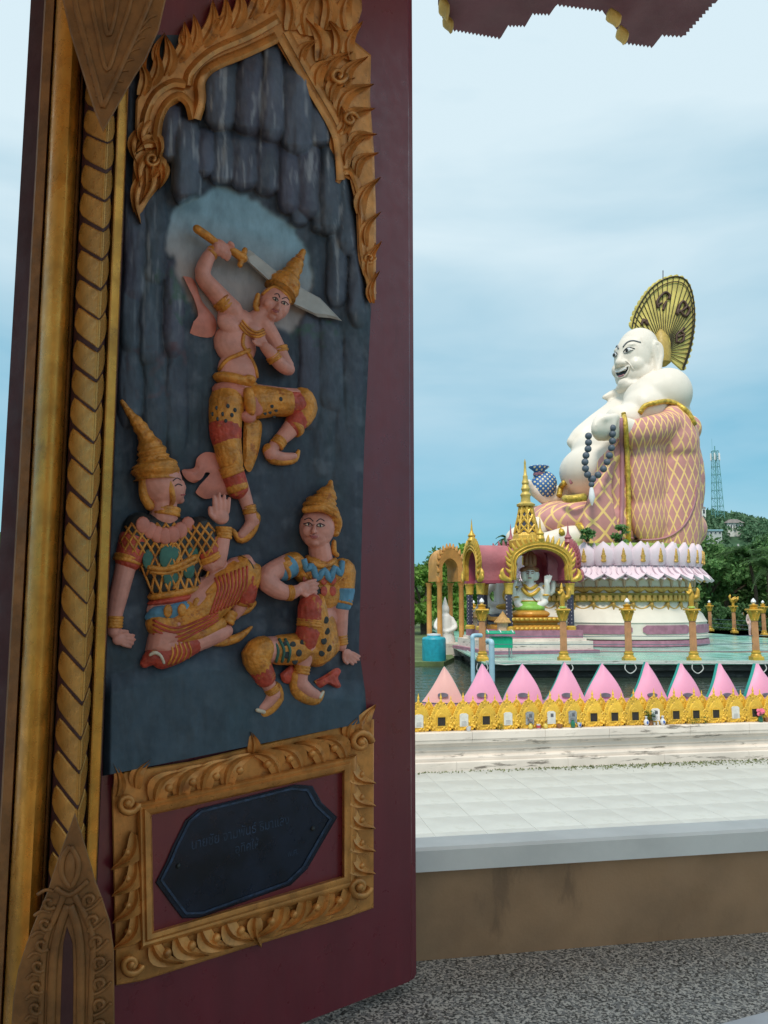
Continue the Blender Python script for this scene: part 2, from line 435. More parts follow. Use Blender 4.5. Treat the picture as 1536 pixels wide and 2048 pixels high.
m_skin = M('painted_skin', (.64, .28, .225), .48, var=.14, vs=34, dirt=((.38, .13, .10), 26, .60, .55), bump=.14, bs=170)
m_fgold = M('figure_gold', (.60, .245, .04), .42, metal=.15, var=.26, vs=45, bump=.3, bs=330, dirt=((.30, .07, .02), 42, .54, .7), vor=(150, .5))
m_fred = M('figure_red', (.46, .065, .04), .5, var=.25, vs=40, bump=.2, bs=300, dirt=((.58, .26, .05), 60, .57, .8), vor=(120, .5))
m_fpink = M('figure_pink_cloth', (.56, .19, .14), .5, var=.15, vs=40, bump=.1, bs=200)
m_fblue = M('figure_blue', (.10, .27, .42), .5, var=.2, vs=40, bump=.1, bs=200)
m_fgreen = M('figure_green', (.035, .13, .10), .45, var=.25, vs=40)
m_fblack = M('figure_black', (.018, .022, .024), .5, var=.3, vs=40)
m_blade = M('sword_blade_paint', (.42, .41, .40), .4, var=.12, vs=30)
m_chip = M('bare_chipped_plaster', (.62, .55, .44), .8, vs=60)
m_lip = M('lip_paint', (.38, .10, .10), .5); m_ink = M('ink_line', (.02, .02, .03), .6, var=.05)
m_plaque = M('navy_plaque', (.008, .013, .028), .32, metal=.3, var=.5, vs=14, bump=.1, bs=300)
m_letter = M('worn_blue_lettering', (.022, .042, .085), .5, var=.5, vs=90)

shutter = thing('window_shutter', 'tall maroon window shutter carved with gold frames and three painted figures', 'shutter', SO + Vector((0, 0, SH_Z0)))
# board with rounded long edge
prof = [(-.012, 0), (SH_W - .020, 0), (SH_W - .016, -.0025), (SH_W - .004, -.004), (SH_W, -.009), (SH_W, -.042), (-.012, -.042)]
mb = MB()
rows = []
for z in (SH_Z0 + .006, SH_Z0 + .014, SH_Z1):
    rows.append([SO + SD * (u if not (z < SH_Z0 + .01 and u > .3) else u - .006) + SN * t + UP * z for u, t in prof])
mb.loft(rows); mb.build('board', m_maroon, shutter, smooth=False)
# the stile is a raised strip along the free edge with a small groove
def su(px, py): p = S(px, py) - SO; return p.dot(SD)

# ---- rock cave relief: one carved sheet painted in several colours
rnd = random.Random(11)
lobes = []   # cx, top, bottom, half width, height, tint
def row(xs, top, bot, w, h, jit=14):
    for x in xs: lobes.append((x + rnd.uniform(-4, 4), top, bot + rnd.uniform(-jit, jit), w * rnd.uniform(.85, 1.15), h * rnd.uniform(.8, 1.2), rnd.random()))
row([446], 118, 262, 34, 34); row([498], 96, 286, 31, 40); row([548], 84, 296, 30, 40); row([598], 118, 300, 30, 36); row([640], 190, 310, 26, 30)
row([346], 205, 335, 26, 30, 8); lobes.append((372, 232, 412, 30, 46, .2)); lobes.append((408, 256, 352, 22, 30, .7))
row([446, 492], 250, 366, 28, 24); row([536], 260, 402, 28, 30); row([578], 280, 420, 24, 24)
row([618], 280, 446, 24, 28, 10); row([660], 290, 480, 24, 28, 10); row([698], 300, 520, 22, 24, 20)
row([600, 640], 380, 468, 21, 18); row([672, 712], 430, 640, 22, 20, 30)
row([270, 312], 370, 590, 24, 20, 30); row([264, 304, 344], 520, 740, 22, 16, 30)
row([262, 306, 356], 660, 880, 24, 11, 40); row([618, 664, 708], 620, 850, 24, 12, 50); row([650, 700], 780, 1010, 26, 7, 60)
LA = np.array([l for l in lobes])
def left_x(y): return np.interp(y, [0, 180, 440, 1000, 1520], [250, 252, 238, 215, 205])
def right_x(y): return np.interp(y, [0, 100, 300, 620, 900, 1300, 1380, 1450, 1520], [560, 600, 690, 742, 728, 718, 730, 735, 735])
NX, NY = 200, 470
U = np.linspace(0, 1, NX); PYs = 70 + (1552 - 108 * U[None] - 70) * np.linspace(0, 1, NY)[:, None]
PXs = left_x(PYs) * (1 - U)[None] + right_x(PYs) * U[None]
rg = np.random.RandomState(4)
def vnoise(x, y, seed):
    g = np.random.RandomState(seed).rand(64, 64); xi = np.floor(x).astype(int); yi = np.floor(y).astype(int); fx = x - xi; fy = y - yi
    fx = fx*fx*(3-2*fx); fy = fy*fy*(3-2*fy); G = lambda a, b: g[a % 64, b % 64]
    return (G(xi, yi)*(1-fx)+G(xi+1, yi)*fx)*(1-fy) + (G(xi, yi+1)*(1-fx)+G(xi+1, yi+1)*fx)*fy
def fbm(x, y, seed, o=4):
    s = 0; a = .5
    for k in range(o): s = s + a * (vnoise(x * 2**k, y * 2**k, seed + k) - .5); a *= .55
    return s
wx = PXs + 14 * fbm(PXs / 40, PYs / 60, 21); wy = PYs + 10 * fbm(PXs / 50, PYs / 50, 31)
Hh = np.zeros_like(PXs); T = np.zeros_like(PXs)
for cx, top, bot, w, h, ti in LA:
    u = (wx - cx) / w; v = (wy - top) / (bot - top)
    taper = np.clip(1.0 - np.clip((v - .80) / .20, 0, 1) ** 2.2 * .55 - .22 * np.clip((.5 - v) / .5, 0, 1), .05, 1)
    d = 1 - (u / taper) ** 2
    inside = (d > 0) & (v > 0) & (v < 1)
    hh = np.where(inside, h * np.sqrt(np.clip(d, 0, 1)) * np.clip(v * 4, 0, 1) ** .5 * np.clip((1 - v) * 7, 0, 1) ** .5 * (.6 + .4 * v), 0)
    T = np.where(hh > Hh, ti, T); Hh = np.maximum(Hh, hh)
def inpoly(px, py, poly):
    r = np.zeros(px.shape, bool); n = len(poly)
    for i in range(n):
        (x0, y0), (x1, y1) = poly[i], poly[(i+1) % n]
        c = ((y0 > py) != (y1 > py)) & (px < (x1 - x0) * (py - y0) / (y1 - y0 + 1e-9) + x0); r ^= c
    return r
sky_poly = [(330, 500), (340, 430), (395, 385), (440, 372), (480, 388), (540, 425), (590, 455), (618, 500), (630, 560), (622, 600), (600, 650), (585, 665), (560, 655), (470, 640), (430, 670), (395, 660), (372, 590), (350, 520)]
sky = inpoly(wx + 26 * fbm(PXs / 24, PYs / 24, 201), wy + 26 * fbm(PXs / 24, PYs / 24, 211), sky_poly)
for _ in range(3):
    sk = sky.astype(float) if _ == 0 else sk
    sk = (sk + np.roll(sk, 1, 0) + np.roll(sk, -1, 0) + np.roll(sk, 1, 1) + np.roll(sk, -1, 1)) / 5
Hh = Hh * (1 - sk); ridge = 7 * fbm(PXs / 26, PYs / 120, 51, 5) + 5 * np.abs(fbm(PXs / 18, PYs / 90, 57, 4))
low = np.clip((PYs - 820) / 250, 0, 1)
Hh = Hh * (1 - low) + ridge * (1 - sk) * (1 - .65 * low) + 3 * (1 - sk) + 4 * fbm(PXs / 45, PYs / 45, 71) * low
ground = np.clip((PYs - (1330 + 30 * np.sin(PXs / 90))) / 40, 0, 1); Hh = Hh + 14 * ground
edge = np.minimum(U, 1 - U)[None] * 500; Hh = Hh * np.clip(edge / 14, 0, 1) - 2 * (edge < 2)
col = np.zeros(PXs.shape + (4,)); col[..., 3] = 1
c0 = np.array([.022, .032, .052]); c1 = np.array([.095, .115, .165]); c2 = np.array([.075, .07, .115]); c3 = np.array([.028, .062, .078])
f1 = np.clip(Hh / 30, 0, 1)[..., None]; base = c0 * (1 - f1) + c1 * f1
tt = np.clip((T - .6) / .2, 0, 1)[..., None] * (1 - low)[..., None]; base = base * (1 - .6 * tt) + c2 * .6 * tt
teal = np.clip(fbm(PXs / 60, PYs / 110, 81) * 3 + .2, 0, 1)[..., None]; base = base * (1 - .45 * teal) + c3 * .45 * teal
pale = np.clip(fbm(PXs / 30, PYs / 36, 91, 5) * 4 - .25, 0, 1)[..., None]; base = base * (1 - .38 * pale) + np.array([.14, .16, .20]) * .38 * pale
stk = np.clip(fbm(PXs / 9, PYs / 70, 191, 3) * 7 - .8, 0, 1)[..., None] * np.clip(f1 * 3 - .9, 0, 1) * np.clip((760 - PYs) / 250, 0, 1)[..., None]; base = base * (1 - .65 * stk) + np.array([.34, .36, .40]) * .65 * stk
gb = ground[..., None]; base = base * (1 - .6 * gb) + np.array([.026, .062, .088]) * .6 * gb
mossy = (np.clip(fbm(PXs / 22, PYs / 22, 101) * 4, 0, 1) * (inpoly(PXs, PYs, [(315, 510), (365, 530), (395, 640), (370, 665), (310, 560)]) | inpoly(PXs, PYs, [(560, 640), (660, 640), (700, 700), (590, 690)])))[..., None]
base = base * (1 - .7 * mossy) + np.array([.03, .09, .055]) * .7 * mossy
redp = (np.clip(fbm(PXs / 25, PYs / 30, 111) * 4, 0, 1) * inpoly(PXs, PYs, [(250, 700), (370, 680), (380, 790), (260, 800)]))[..., None]
base = base * (1 - .6 * redp) + np.array([.12, .05, .06]) * .6 * redp
skyc = np.array([.22, .36, .46]) * (1 + .5 * fbm(PXs / 30, PYs / 30, 121))[..., None]
warm = np.clip((PYs - 430 + (420 - PXs) * .35) / 120, 0, 1)[..., None]; skyc = skyc * (1 - .75 * warm) + np.array([.40, .30, .27]) * .75 * warm
skk = sk[..., None]; col[..., :3] = base * (1 - skk) + skyc * skk
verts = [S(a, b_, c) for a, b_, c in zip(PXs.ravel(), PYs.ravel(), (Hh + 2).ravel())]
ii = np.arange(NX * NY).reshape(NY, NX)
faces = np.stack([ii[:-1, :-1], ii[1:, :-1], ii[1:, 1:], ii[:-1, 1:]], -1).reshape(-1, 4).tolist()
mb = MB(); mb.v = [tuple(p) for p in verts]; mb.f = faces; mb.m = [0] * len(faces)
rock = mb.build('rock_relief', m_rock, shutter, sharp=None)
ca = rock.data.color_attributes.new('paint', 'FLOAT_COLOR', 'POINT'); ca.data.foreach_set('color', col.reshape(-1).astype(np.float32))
rock['label'] = 'dark blue cave wall with hanging rock lobes'

# ---- carving helpers on the shutter plane
def plate(name, outline, h0, h1, mat, parent, bevel=3.0):
    """slab with softened upper edge; outline in photograph pixels"""
    c = Vector((sum(p[0] for p in outline) / len(outline), sum(p[1] for p in outline) / len(outline)))
    A = [S(x, y, h0) for x, y in outline]; B = [S(x, y, h1 - bevel * .6) for x, y in outline]
    n = len(outline); ins = []
    for i in range(n):
        p0, p1, p2 = Vector(outline[i-1]), Vector(outline[i]), Vector(outline[(i+1) % n])
        d = ((p1 - p0).normalized() + (p2 - p1).normalized()); d = Vector((-d.y, d.x)); d = d.normalized() if d.length > 1e-6 else Vector((0, 0))
        ins.append((p1, d))
    area = sum(outline[i][0] * outline[(i+1) % n][1] - outline[(i+1) % n][0] * outline[i][1] for i in range(n))
    sg = 1 if area > 0 else -1
    Cc = [S(p.x + d.x * bevel * sg, p.y + d.y * bevel * sg, h1) for p, d in ins]
    mb = MB(); mb.loft([A, B, Cc], False, True); return mb.build(name, mat, parent, smooth=False)
def sweep(name, path, prof, mat, parent, closed=False):
    """moulding: profile [(offset px, height px)] carried along a pixel path"""
    mb = MB(); P = [Vector(p) for p in path]; n = len(P); rings = []
    for i in range(n):
        a = P[i-1] if (i > 0 or closed) else P[i]; b = P[(i+1) % n] if (i < n-1 or closed) else P[i]
        t0 = (P[i] - a); t1 = (b - P[i])
        t = ((t0.normalized() if t0.length > 1e-6 else Vector((0, 0))) + (t1.normalized() if t1.length > 1e-6 else Vector((0, 0)))).normalized()
        nrm = Vector((-t.y, t.x)); k = 1.0
        if t0.length > 1e-6 and t1.length > 1e-6: k = 1 / max(.45, abs(nrm.dot(Vector((-t1.normalized().y, t1.normalized().x)))))
        rings.append([S(P[i].x + nrm.x * o * k, P[i].y + nrm.y * o * k, h) for o, h in prof])
    if closed: rings.append(rings[0])
    mb.loft(rings, not closed, not closed, closed=False)
    return mb.build(name, mat, parent, sharp=50)
def leaf(base, tip, bow, w, mat, parent, h0=16, h1=12, curl=.12, name='flame_leaf', lip=None):
    """curled carved leaf from base to tip, bowed sideways; heights in px"""
    b = Vector(base); t = Vector(tip); d = t - b; n = Vector((-d.y, d.x)).normalized(); L = d.length
    N = 8; rings = []
    for i in range(N + 1):
        u = i / N
        p = b + d * u + n * bow * L * math.sin(math.pi * min(1, u * 1.05)) * (1 - .25 * u) + n * curl * L * (u ** 3) * (-1 if bow > 0 else 1)
        ww = w * float(np.interp(u, [0, .15, .32, .6, .85, 1], [.6, .95, 1, .72, .34, .02])) + .25
        hc = h0 + h1 * (math.sin(math.pi * (.15 + .8 * u)) ) * .8 + 5 * u
        rings.append([S(p.x - n.x * ww, p.y - n.y * ww, h0 - 9), S(p.x - n.x * ww * .86, p.y - n.y * ww * .86, hc * .82), S(p.x - n.x * ww * .3, p.y - n.y * ww * .3, hc * .86),
                      S(p.x, p.y, hc * 1.06), S(p.x + n.x * ww * .35, p.y + n.y * ww * .35, hc * .80), S(p.x + n.x * ww, p.y + n.y * ww, hc * .95), S(p.x + n.x * ww, p.y + n.y * ww, h0 - 9)])
    mb = MB(); mb.loft(rings, True, True, closed=False); return mb.build(name, mat, parent, sharp=38)
def boss(x, y, r, mat, parent, h=18, name='boss'):
    p, k = SV(x, y, h, r); return MB().ell(p, (k, k, k), nu=12, nv=8).build(name, mat, parent, sharp=None)
def curl(x, y, r, mat, parent, h=20, a0=0, turns=1.2, sgn=1, name='scroll'):
    pts = []; rad = []; n = 16
    for i in range(n + 1):
        u = i / n; a = a0 + sgn * u * turns * 2 * math.pi; rr = r * (1 - .72 * u)
        pts.append(S(x + rr * math.cos(a), y + rr * math.sin(a), h + 8 * u)); rad.append(r * (.34 - .12 * u) * sc(x, y))
    return MB().tube(pts, rad, 7).build(name, mat, parent, sharp=None)

# ---- arched gold frame
arch = plate('arch_frame', [(262, 440), (264, 380), (268, 300), (272, 200), (290, 168), (340, 120), (420, 60), (500, 10), (560, -40), (640, -60), (722, -40), (724, 20), (706, 80), (742, 110), (740, 200), (748, 300), (752, 420), (752, 500), (752, 600), (744, 600), (716, 520), (712, 410), (700, 360), (684, 352), (672, 372), (665, 330), (654, 258), (552, 84), (494, 112), (424, 142), (402, 172), (404, 206), (390, 238), (378, 214), (360, 203), (338, 216), (324, 244), (320, 290), (332, 330), (322, 370), (298, 400), (272, 446)], 1, 17, m_gold, shutter, 4)
arch['label'] = 'gilded arch frame around the cave relief'
inner = spline([(552, 70, 0), (494, 98, 0), (424, 128, 0), (396, 160, 0), (396, 200, 0), (386, 236, 0)], 5)
sweep('moulding', [(p.x, p.y) for p in inner], [(-17, 14), (-16, 25), (-8, 31), (-1, 30), (5, 22), (8, 14)], m_gold, arch)
inner2 = spline([(388, 238, 0), (379, 206, 0), (358, 190, 0), (332, 206, 0), (316, 240, 0), (310, 285, 0)], 5)
sweep('moulding', [(p.x, p.y) for p in inner2], [(-12, 14), (-11, 24), (-3, 30), (5, 26), (8, 14)], m_gold, arch)
outer = spline([(556, 34, 0), (500, 66, 0), (424, 100, 0), (380, 140, 0), (372, 170, 0)], 5)
sweep('moulding', [(p.x, p.y) for p in outer], [(-14, 14), (-12, 24), (-3, 27), (6, 20), (9, 14)], m_gold, arch)
outer2 = spline([(372, 166, 0), (344, 164, 0), (310, 186, 0), (290, 226, 0), (284, 270, 0)], 5)
sweep('moulding', [(p.x, p.y) for p in outer2], [(-12, 14), (-11, 23), (-2, 27), (6, 20), (8, 14)], m_gold, arch)
rin = spline([(556, 74, 0), (608, 166, 0), (660, 256, 0), (672, 300, 0), (676, 360, 0)], 5)
sweep('moulding', [(p.x, p.y) for p in rin], [(-15, 14), (-12, 25), (-3, 30), (3, 27), (6, 14)], m_gold, arch)
rin2 = spline([(676, 366, 0), (690, 345, 0), (704, 352, 0), (718, 400, 0), (722, 500, 0), (742, 590, 0)], 5)
sweep('moulding', [(p.x, p.y) for p in rin2], [(-12, 14), (-10, 22), (-3, 26), (3, 22), (5, 14)], m_gold, arch)
sweep('dentil_band', [(p.x + 17, p.y - 11) for p in rin], [(-8, 14), (-7, 22), (0, 24), (6, 22), (7, 14)], m_gold, arch)
# flames on the left slope (base, tip, bow, width)
for b_, t_, bw, w in [((282, 190), (286, 118), .12, 15), ((300, 170), (318, 96), .12, 15), ((330, 150), (340, 70), .1, 17), ((352, 122), (378, 46), .12, 17), ((380, 104), (396, 30), .1, 15),
                      ((402, 90), (436, 4), .1, 19), ((434, 70), (460, -6), .1, 16), ((466, 54), (486, -24), .1, 17), ((500, 36), (520, -40), .1, 17), ((530, 24), (552, -60), .1, 18),
                      ((286, 150), (300, 84), -.14, 10), ((316, 132), (322, 64), -.14, 9), ((424, 66), (448, 24), -.14, 8), ((374, 96), (360, 58), -.14, 9)]:
    leaf(b_, t_, bw, w, m_gold, arch)
for b_, t_, bw, w in [((316, 286), (268, 300), .2, 15), ((318, 300), (300, 372), -.15, 15), ((300, 300), (272, 370), .15, 14), ((322, 320), (326, 378), -.15, 11), ((300, 330), (290, 410), -.12, 12), ((284, 350), (270, 446), .1, 11), ((276, 260), (268, 330), .15, 10), ((300, 240), (284, 300), .2, 11), ((306, 262), (318, 330), -.2, 11)]:
    leaf(b_, t_, bw, w, m_gold, arch, 20, 12)
curl(304, 318, 15, m_gold, arch, 26)
# leaves on the right slope and down the right side
for b_, t_, bw, w in [((580, 60), (576, -30), .12, 20), ((612, 70), (628, -30), -.14, 22), ((650, 60), (650, -40), .12, 18), ((690, 60), (700, -30), -.12, 20), ((640, 120), (620, 30), .16, 18), ((676, 110), (664, 36), .16, 16), ((700, 120), (716, 40), -.18, 17),
                      ((632, 170), (668, 110), -.2, 18), ((650, 160), (700, 96), -.18, 15), ((660, 200), (704, 150), -.25, 17), ((690, 180), (728, 108), -.22, 16), ((676, 232), (740, 160), -.22, 20), ((690, 262), (744, 210), -.24, 17),
                      ((672, 270), (690, 214), .2, 13), ((700, 300), (750, 262), -.26, 14), ((690, 330), (724, 270), -.2, 15), ((712, 350), (752, 300), -.25, 14), ((720, 430), (752, 350), -.16, 15), ((730, 490), (754, 420), -.18, 11), ((738, 560), (754, 480), -.15, 13), ((744, 606), (752, 540), -.15, 9), ((600, 120), (632, 74), -.16, 13)]:
    leaf(b_, t_, bw, w, m_gold, arch, 19, 13)
curl(676, 150, 17, m_gold, arch, 28); curl(700, 238, 15, m_gold, arch, 28, sgn=-1); curl(738, 516, 12, m_gold, arch, 24)

# ---- lower panel: gilded leaf border, moulding, navy plaque with worn lettering
Q = lambda u, v: (  # bilinear inside the carved border (u right, v down)
    (1-u)*(1-v)*222 + u*(1-v)*748 + u*v*747 + (1-u)*v*232, (1-u)*(1-v)*1520 + u*(1-v)*1418 + u*v*1822 + (1-u)*v*1985)
def ringpath(a, b_, c, d): return [Q(a, b_), Q(c, b_), Q(c, d), Q(a, d)]
panel = plate('lower_panel', [Q(0, .12), Q(.05, .06), Q(.3, .075), Q(.6, .06), Q(.9, .05), Q(1, .05), Q(1, .985), Q(.9, .99), Q(.5, .985), Q(.1, .985), Q(0, .97)], 1, 11, m_gold, shutter, 3)
panel['label'] = 'gilded leaf border with a navy plaque in its middle'
plate('plaque_ground', [Q(.12, .26), Q(.895, .26), Q(.895, .80), Q(.12, .80)], 11, 11.6, m_maroon, panel, .3)
sweep('moulding', ringpath(.125, .245, .905, .815), [(-16, 10), (-15, 20), (-9, 25), (-4, 23), (0, 27), (9, 24), (12, 16), (14, 10)], m_gold, panel, True)
mb = MB()
outl = [Q(.16, .575), Q(.20, .50), Q(.225, .44), Q(.28, .33), Q(.33, .295), Q(.70, .285), Q(.765, .31), Q(.80, .40), Q(.86, .49), Q(.80, .60), Q(.745, .70), Q(.68, .755), Q(.33, .785), Q(.26, .765), Q(.225, .70)]
plq = plate('plaque', outl, 11, 15, m_plaque, panel, 2)
path = [(p[0] * .93 + 484 * .07, p[1] * .93 + 1693 * .07) for p in outl]
sweep('plaque_rim', path, [(-3, 14), (-2, 17), (2, 17), (3, 14)], m_letter, plq, True)
for x, y in ((356, 1732), (625, 1657)): boss(x, y, 5, m_fblack, plq, 15, 'screw')
try:
    for txt, (x, y), hgt in (('นายชัย จามพันธ์ ธิมาแสง', (382, 1700), 27), ('อุทิศให้', (470, 1708), 24), ('พ.ศ.', (575, 1714), 17)):
        cu_ = bpy.data.curves.new('t', 'FONT'); cu_.body = txt; cu_.size = 1
        to = bpy.data.objects.new('t', cu_); C.objects.link(to); dg = bpy.context.evaluated_depsgraph_get()
        me = bpy.data.meshes.new_from_object(to.evaluated_get(dg)); bpy.data.objects.remove(to)
        o = S(x, y, 15.6); k = hgt * sc(x, y)
        e = (S(x + 100, y - 27, 15.6) - o).normalized(); w_ = SN.cross(e).normalized()
        for v in me.vertices:
            q = v.co.copy(); v.co = o + e * q.x * k * .8 + w_ * q.y * k + SN * q.z - worigin(plq)
        me.name = 'lettering'; link('lettering', me, m_letter, plq)
except Exception as ex: print('text', ex)
# border leaves, each a curled acanthus with a boss in its bend
def side(n, u0, v0, u1, v1, out, lw, flip=1):
    for i in range(n):
        a = (i + .5) / n; u = u0 + (u1 - u0) * a; v = v0 + (v1 - v0) * a
        x, y = Q(u, v); x2, y2 = Q(u + (u1-u0)/n * .75 * flip + out[0], v + (v1-v0)/n * .75 * flip + out[1])
        x1, y1 = Q(u - (u1-u0)/n * .45 * flip - out[0] * .9, v - (v1-v0)/n * .45 * flip - out[1] * .9)
        sd = 1 if (u1 - u0) + (v1 - v0) > 0 else -1
        leaf((x1, y1), (x2, y2), -.22 * flip * (sd if out[0] == 0 else 1) * (1 if out[0] + out[1] < 0 else -1), lw * rnd.uniform(1.15, 1.4), m_gold, panel, 15, 12, .1, 'border_leaf')
        bx, by = Q(u + (u1-u0)/n * .12 - out[0] * .05, v + (v1-v0)/n * .12 - out[1] * .05)
        boss(bx, by, lw * .48, m_gold, panel, 20)
side(4, .16, .17, .52, .155, (0, -.075), 19); side(4, .90, .145, .56, .155, (0, -.075), 17, 1)
side(4, .14, .90, .52, .90, (0, .075), 19); side(4, .92, .90, .57, .90, (0, .075), 17)
side(4, .05, .34, .05, .80, (-.045, 0), 15); side(5, .955, .24, .955, .80, (.045, 0), 13)
for u, v, sg in ((.06, .2, 1), (.95, .15, -1), (.06, .90, 1), (.945, .86, 1)):
    x, y = Q(u, v); curl(x, y, 22, m_gold, panel, 20, sgn=sg); boss(x, y, 9, m_gold, panel, 24)
leaf(Q(.54, .10), Q(.54, -.005), .05, 15, m_gold, panel, 14, 10, name='border_leaf'); leaf(Q(.545, .86), Q(.55, 1.0), .05, 17, m_gold, panel, 14, 10, name='border_leaf')
leaf(Q(.02, .16), Q(.02, .01), .1, 14, m_gold, panel, 13, 8, name='border_leaf'); leaf(Q(.96, .14), Q(.99, -.03), -.15, 20, m_gold, panel, 13, 8, name='border_leaf')
leaf(Q(.09, .14), Q(.14, .02), -.15, 16, m_gold, panel, 13, 8, name='border_leaf'); leaf(Q(.90, .12), Q(.93, .02), -.15, 14, m_gold, panel, 13, 8, name='border_leaf')
# ================================================================== GILDED WINDOW FRAME (left jamb)
m_jamb_dark = M('dark_maroon_post', (.05, .009, .014), .6, var=.25, vs=7, bump=.2, bs=60)
def fp(c, Y): p = at(c, 840, Y); return Vector((p.x, p.y, 0))
frame = thing('window_frame', 'gilded window frame post with a twisted leaf band', 'window frame', fp(120, 1.15) + Vector((0, 0, .66)))
FZ0, FZ1 = .66, 4.54
def strip(name, pts, mat, zs=(FZ0, FZ1), sharp=30):
    mb = MB(); mb.loft([[p + UP * z for p in pts] for z in zs], True, True); return mb.build(name, mat, frame, sharp=sharp)
# dark core
strip('post', [fp(14, 1.215), fp(46, 1.20), fp(130, 1.185), fp(205, 1.195), fp(226, 1.215), fp(232, 1.27), fp(225, 1.34), fp(20, 1.34)], m_jamb_dark)
strip('flat_moulding', [fp(43, 1.199), fp(46, 1.176), fp(64, 1.172), fp(68, 1.19)], m_golddull)
hr = [fp(68, 1.19)] + [fp(99 - 30 * math.cos(math.pi * k / 10), 1.175 - .034 * math.sin(math.pi * k / 10)) for k in range(11)] + [fp(130, 1.186)]
strip('round_moulding', hr, m_goldb)
strip('bead', [fp(128, 1.186), fp(129, 1.168), fp(133, 1.165), fp(136, 1.17), fp(137, 1.186)], m_golddull)
RIDGE, LE, RE = fp(189, 1.134), fp(140, 1.164), fp(204, 1.176)
strip('band_ground', [fp(137, 1.19), LE, RIDGE, RE, fp(205, 1.2)], m_darkred)
strip('edge_moulding', [fp(205, 1.2), fp(206, 1.176), fp(210, 1.172), fp(213, 1.178), fp(222, 1.184), fp(228, 1.186), fp(230, 1.192), fp(230, 1.225)], m_goldb)
# leaf of the twisted band, bent over the ridge; shared by all
SPC = .0478
def facet(poly, e0, e1, lift):
    ax = (e1 - e0); nn = Vector((ax.y, -ax.x, 0)).normalized()
    if nn.dot(RIDGE) > 0: nn = -nn
    out = []
    for a, z in poly: out.append((ax * a + UP * z * SPC, nn))
    return out
Lp = [(0, .05), (.30, .27), (.62, .52), (.86, .74), (.98, .98), (.98, 1.24), (.92, 1.44), (.84, 1.55), (.62, 1.40), (.30, 1.15), (0, .94)]
Rp = [(0, .05), (.35, .27), (.70, .55), (.93, .90), (.93, 1.25), (.70, 1.42), (.35, 1.15), (0, .94)]
mb = MB()
for poly, e1 in ((Lp, LE), (Rp, RE)):
    q = facet(poly, RIDGE, e1, 0); c = sum((p for p, n_ in q), Vector()) / len(q)
    A = [p + n_ * .0002 for p, n_ in q]; B = [p * .985 + c * .015 + n_ * .0012 for p, n_ in q]; T = [p * .90 + c * .10 + n_ * .0020 for p, n_ in q]
    if e1 is RE: A, B, T = A[::-1], B[::-1], T[::-1]
    mb.loft([A, B, T], False, True)
lf = mb.mesh('band_leaf'); bm = bmesh.new(); bm.from_mesh(lf); bmesh.ops.recalc_face_normals(bm, faces=bm.faces); bm.to_mesh(lf); bm.free()
m_bandleaf = M('band_leaf_gold', (.52, .26, .06), .34, metal=.5, var=.2, vs=30, bump=.3, bs=230, objvar=.12, dirt=((.26, .13, .04), 25, .6, .6))
lf.materials.append(m_bandleaf)
ref = at(186, 450, 1.118).z                       # one leaf tip seen at this height
z = ref - SPC * 26; rl = random.Random(2)
while z < 4.4:
    if z > 1.2:
        o = put('band_leaf', lf, frame, RIDGE + UP * z + Vector((0, 0, rl.uniform(-.001, .001))), (0, 0, rl.uniform(-.01, .01)), (1, 1, rl.uniform(.97, 1.03)))
    z += SPC

# pointed corner leaves of the frame
FO = fp(130, 1.10); FN = -WN
def G(px, py, h=0): return on_plane(px, py, FO, FN, h * .0008)
def gplate(name, outline, h0, h1, mat, parent, k=.93):
    c = Vector((sum(p[0] for p in outline) / len(outline), sum(p[1] for p in outline) / len(outline)))
    A = [G(x, y, h0) for x, y in outline]; B = [G(x, y, h1 - 3) for x, y in outline]; T = [G(c.x + (x - c.x) * k, c.y + (y - c.y) * k, h1) for x, y in outline]
    return MB().loft([A, B, T], True, True).build(name, mat, parent, smooth=False)
def gsweep(name, path, r, mat, parent, h, flat=.6):
    P = spline([(x, y, 0) for x, y in path], 5)
    return MB().tube([G(p.x, p.y, h) for p in P], r * .00075, 8, up=FN, flat=flat).build(name, mat, parent, sharp=None)
def gleaf(x, y, r, a, mat, parent, h):
    pts = []; rad = []
    for i in range(13):
        u = i / 12; an = a + u * 5.6; rr = r * (1 - .68 * u); pts.append(G(x + rr * math.cos(an), y + rr * math.sin(an), h + 6 * u)); rad.append(r * .34 * (1 - .5 * u) * .00075)
    MB().tube(pts, rad, 6).build('curled_leaf', mat, parent, sharp=None)
foot = gplate('corner_leaf', [(150, 1625), (164, 1668), (184, 1735), (188, 1752), (206, 1800), (220, 1842), (228, 1900), (230, 2120), (18, 2120), (26, 2000), (36, 1940), (52, 1890), (70, 1842), (96, 1780), (104, 1752), (118, 1712)], -25, 18, m_golddull, frame, .97)
foot['label'] = 'pointed gilded leaf at the foot of the frame'
gsweep('teardrop', [(140, 1692), (126, 1716), (124, 1748), (140, 1774), (154, 1752), (156, 1722), (141, 1693)], 5, m_golddull, foot, 20)
MB().ell(G(140, 1735, 16), (.009, .006, .026)).build('teardrop', m_golddull, foot, sharp=None)
for pth, r in (([(130, 1786), (112, 1830), (92, 1880), (84, 1960), (80, 2110)], 6), ([(146, 1786), (170, 1830), (186, 1880), (184, 1960), (178, 2110)], 6),
               ([(136, 1810), (118, 1860), (106, 1930), (100, 2110)], 8), ([(140, 1810), (156, 1860), (162, 1930), (160, 2110)], 8)):
    gsweep('ridge', pth, r, m_golddull, foot, 19)
gplate('recess', [(134, 1845), (146, 1880), (148, 1960), (146, 2110), (118, 2110), (122, 1960), (126, 1880)], 17, 19, m_darkred, foot, .9)
gsweep('cross_band', [(110, 1776), (140, 1790), (176, 1762)], 5, m_golddull, foot, 21)
rl = random.Random(8)
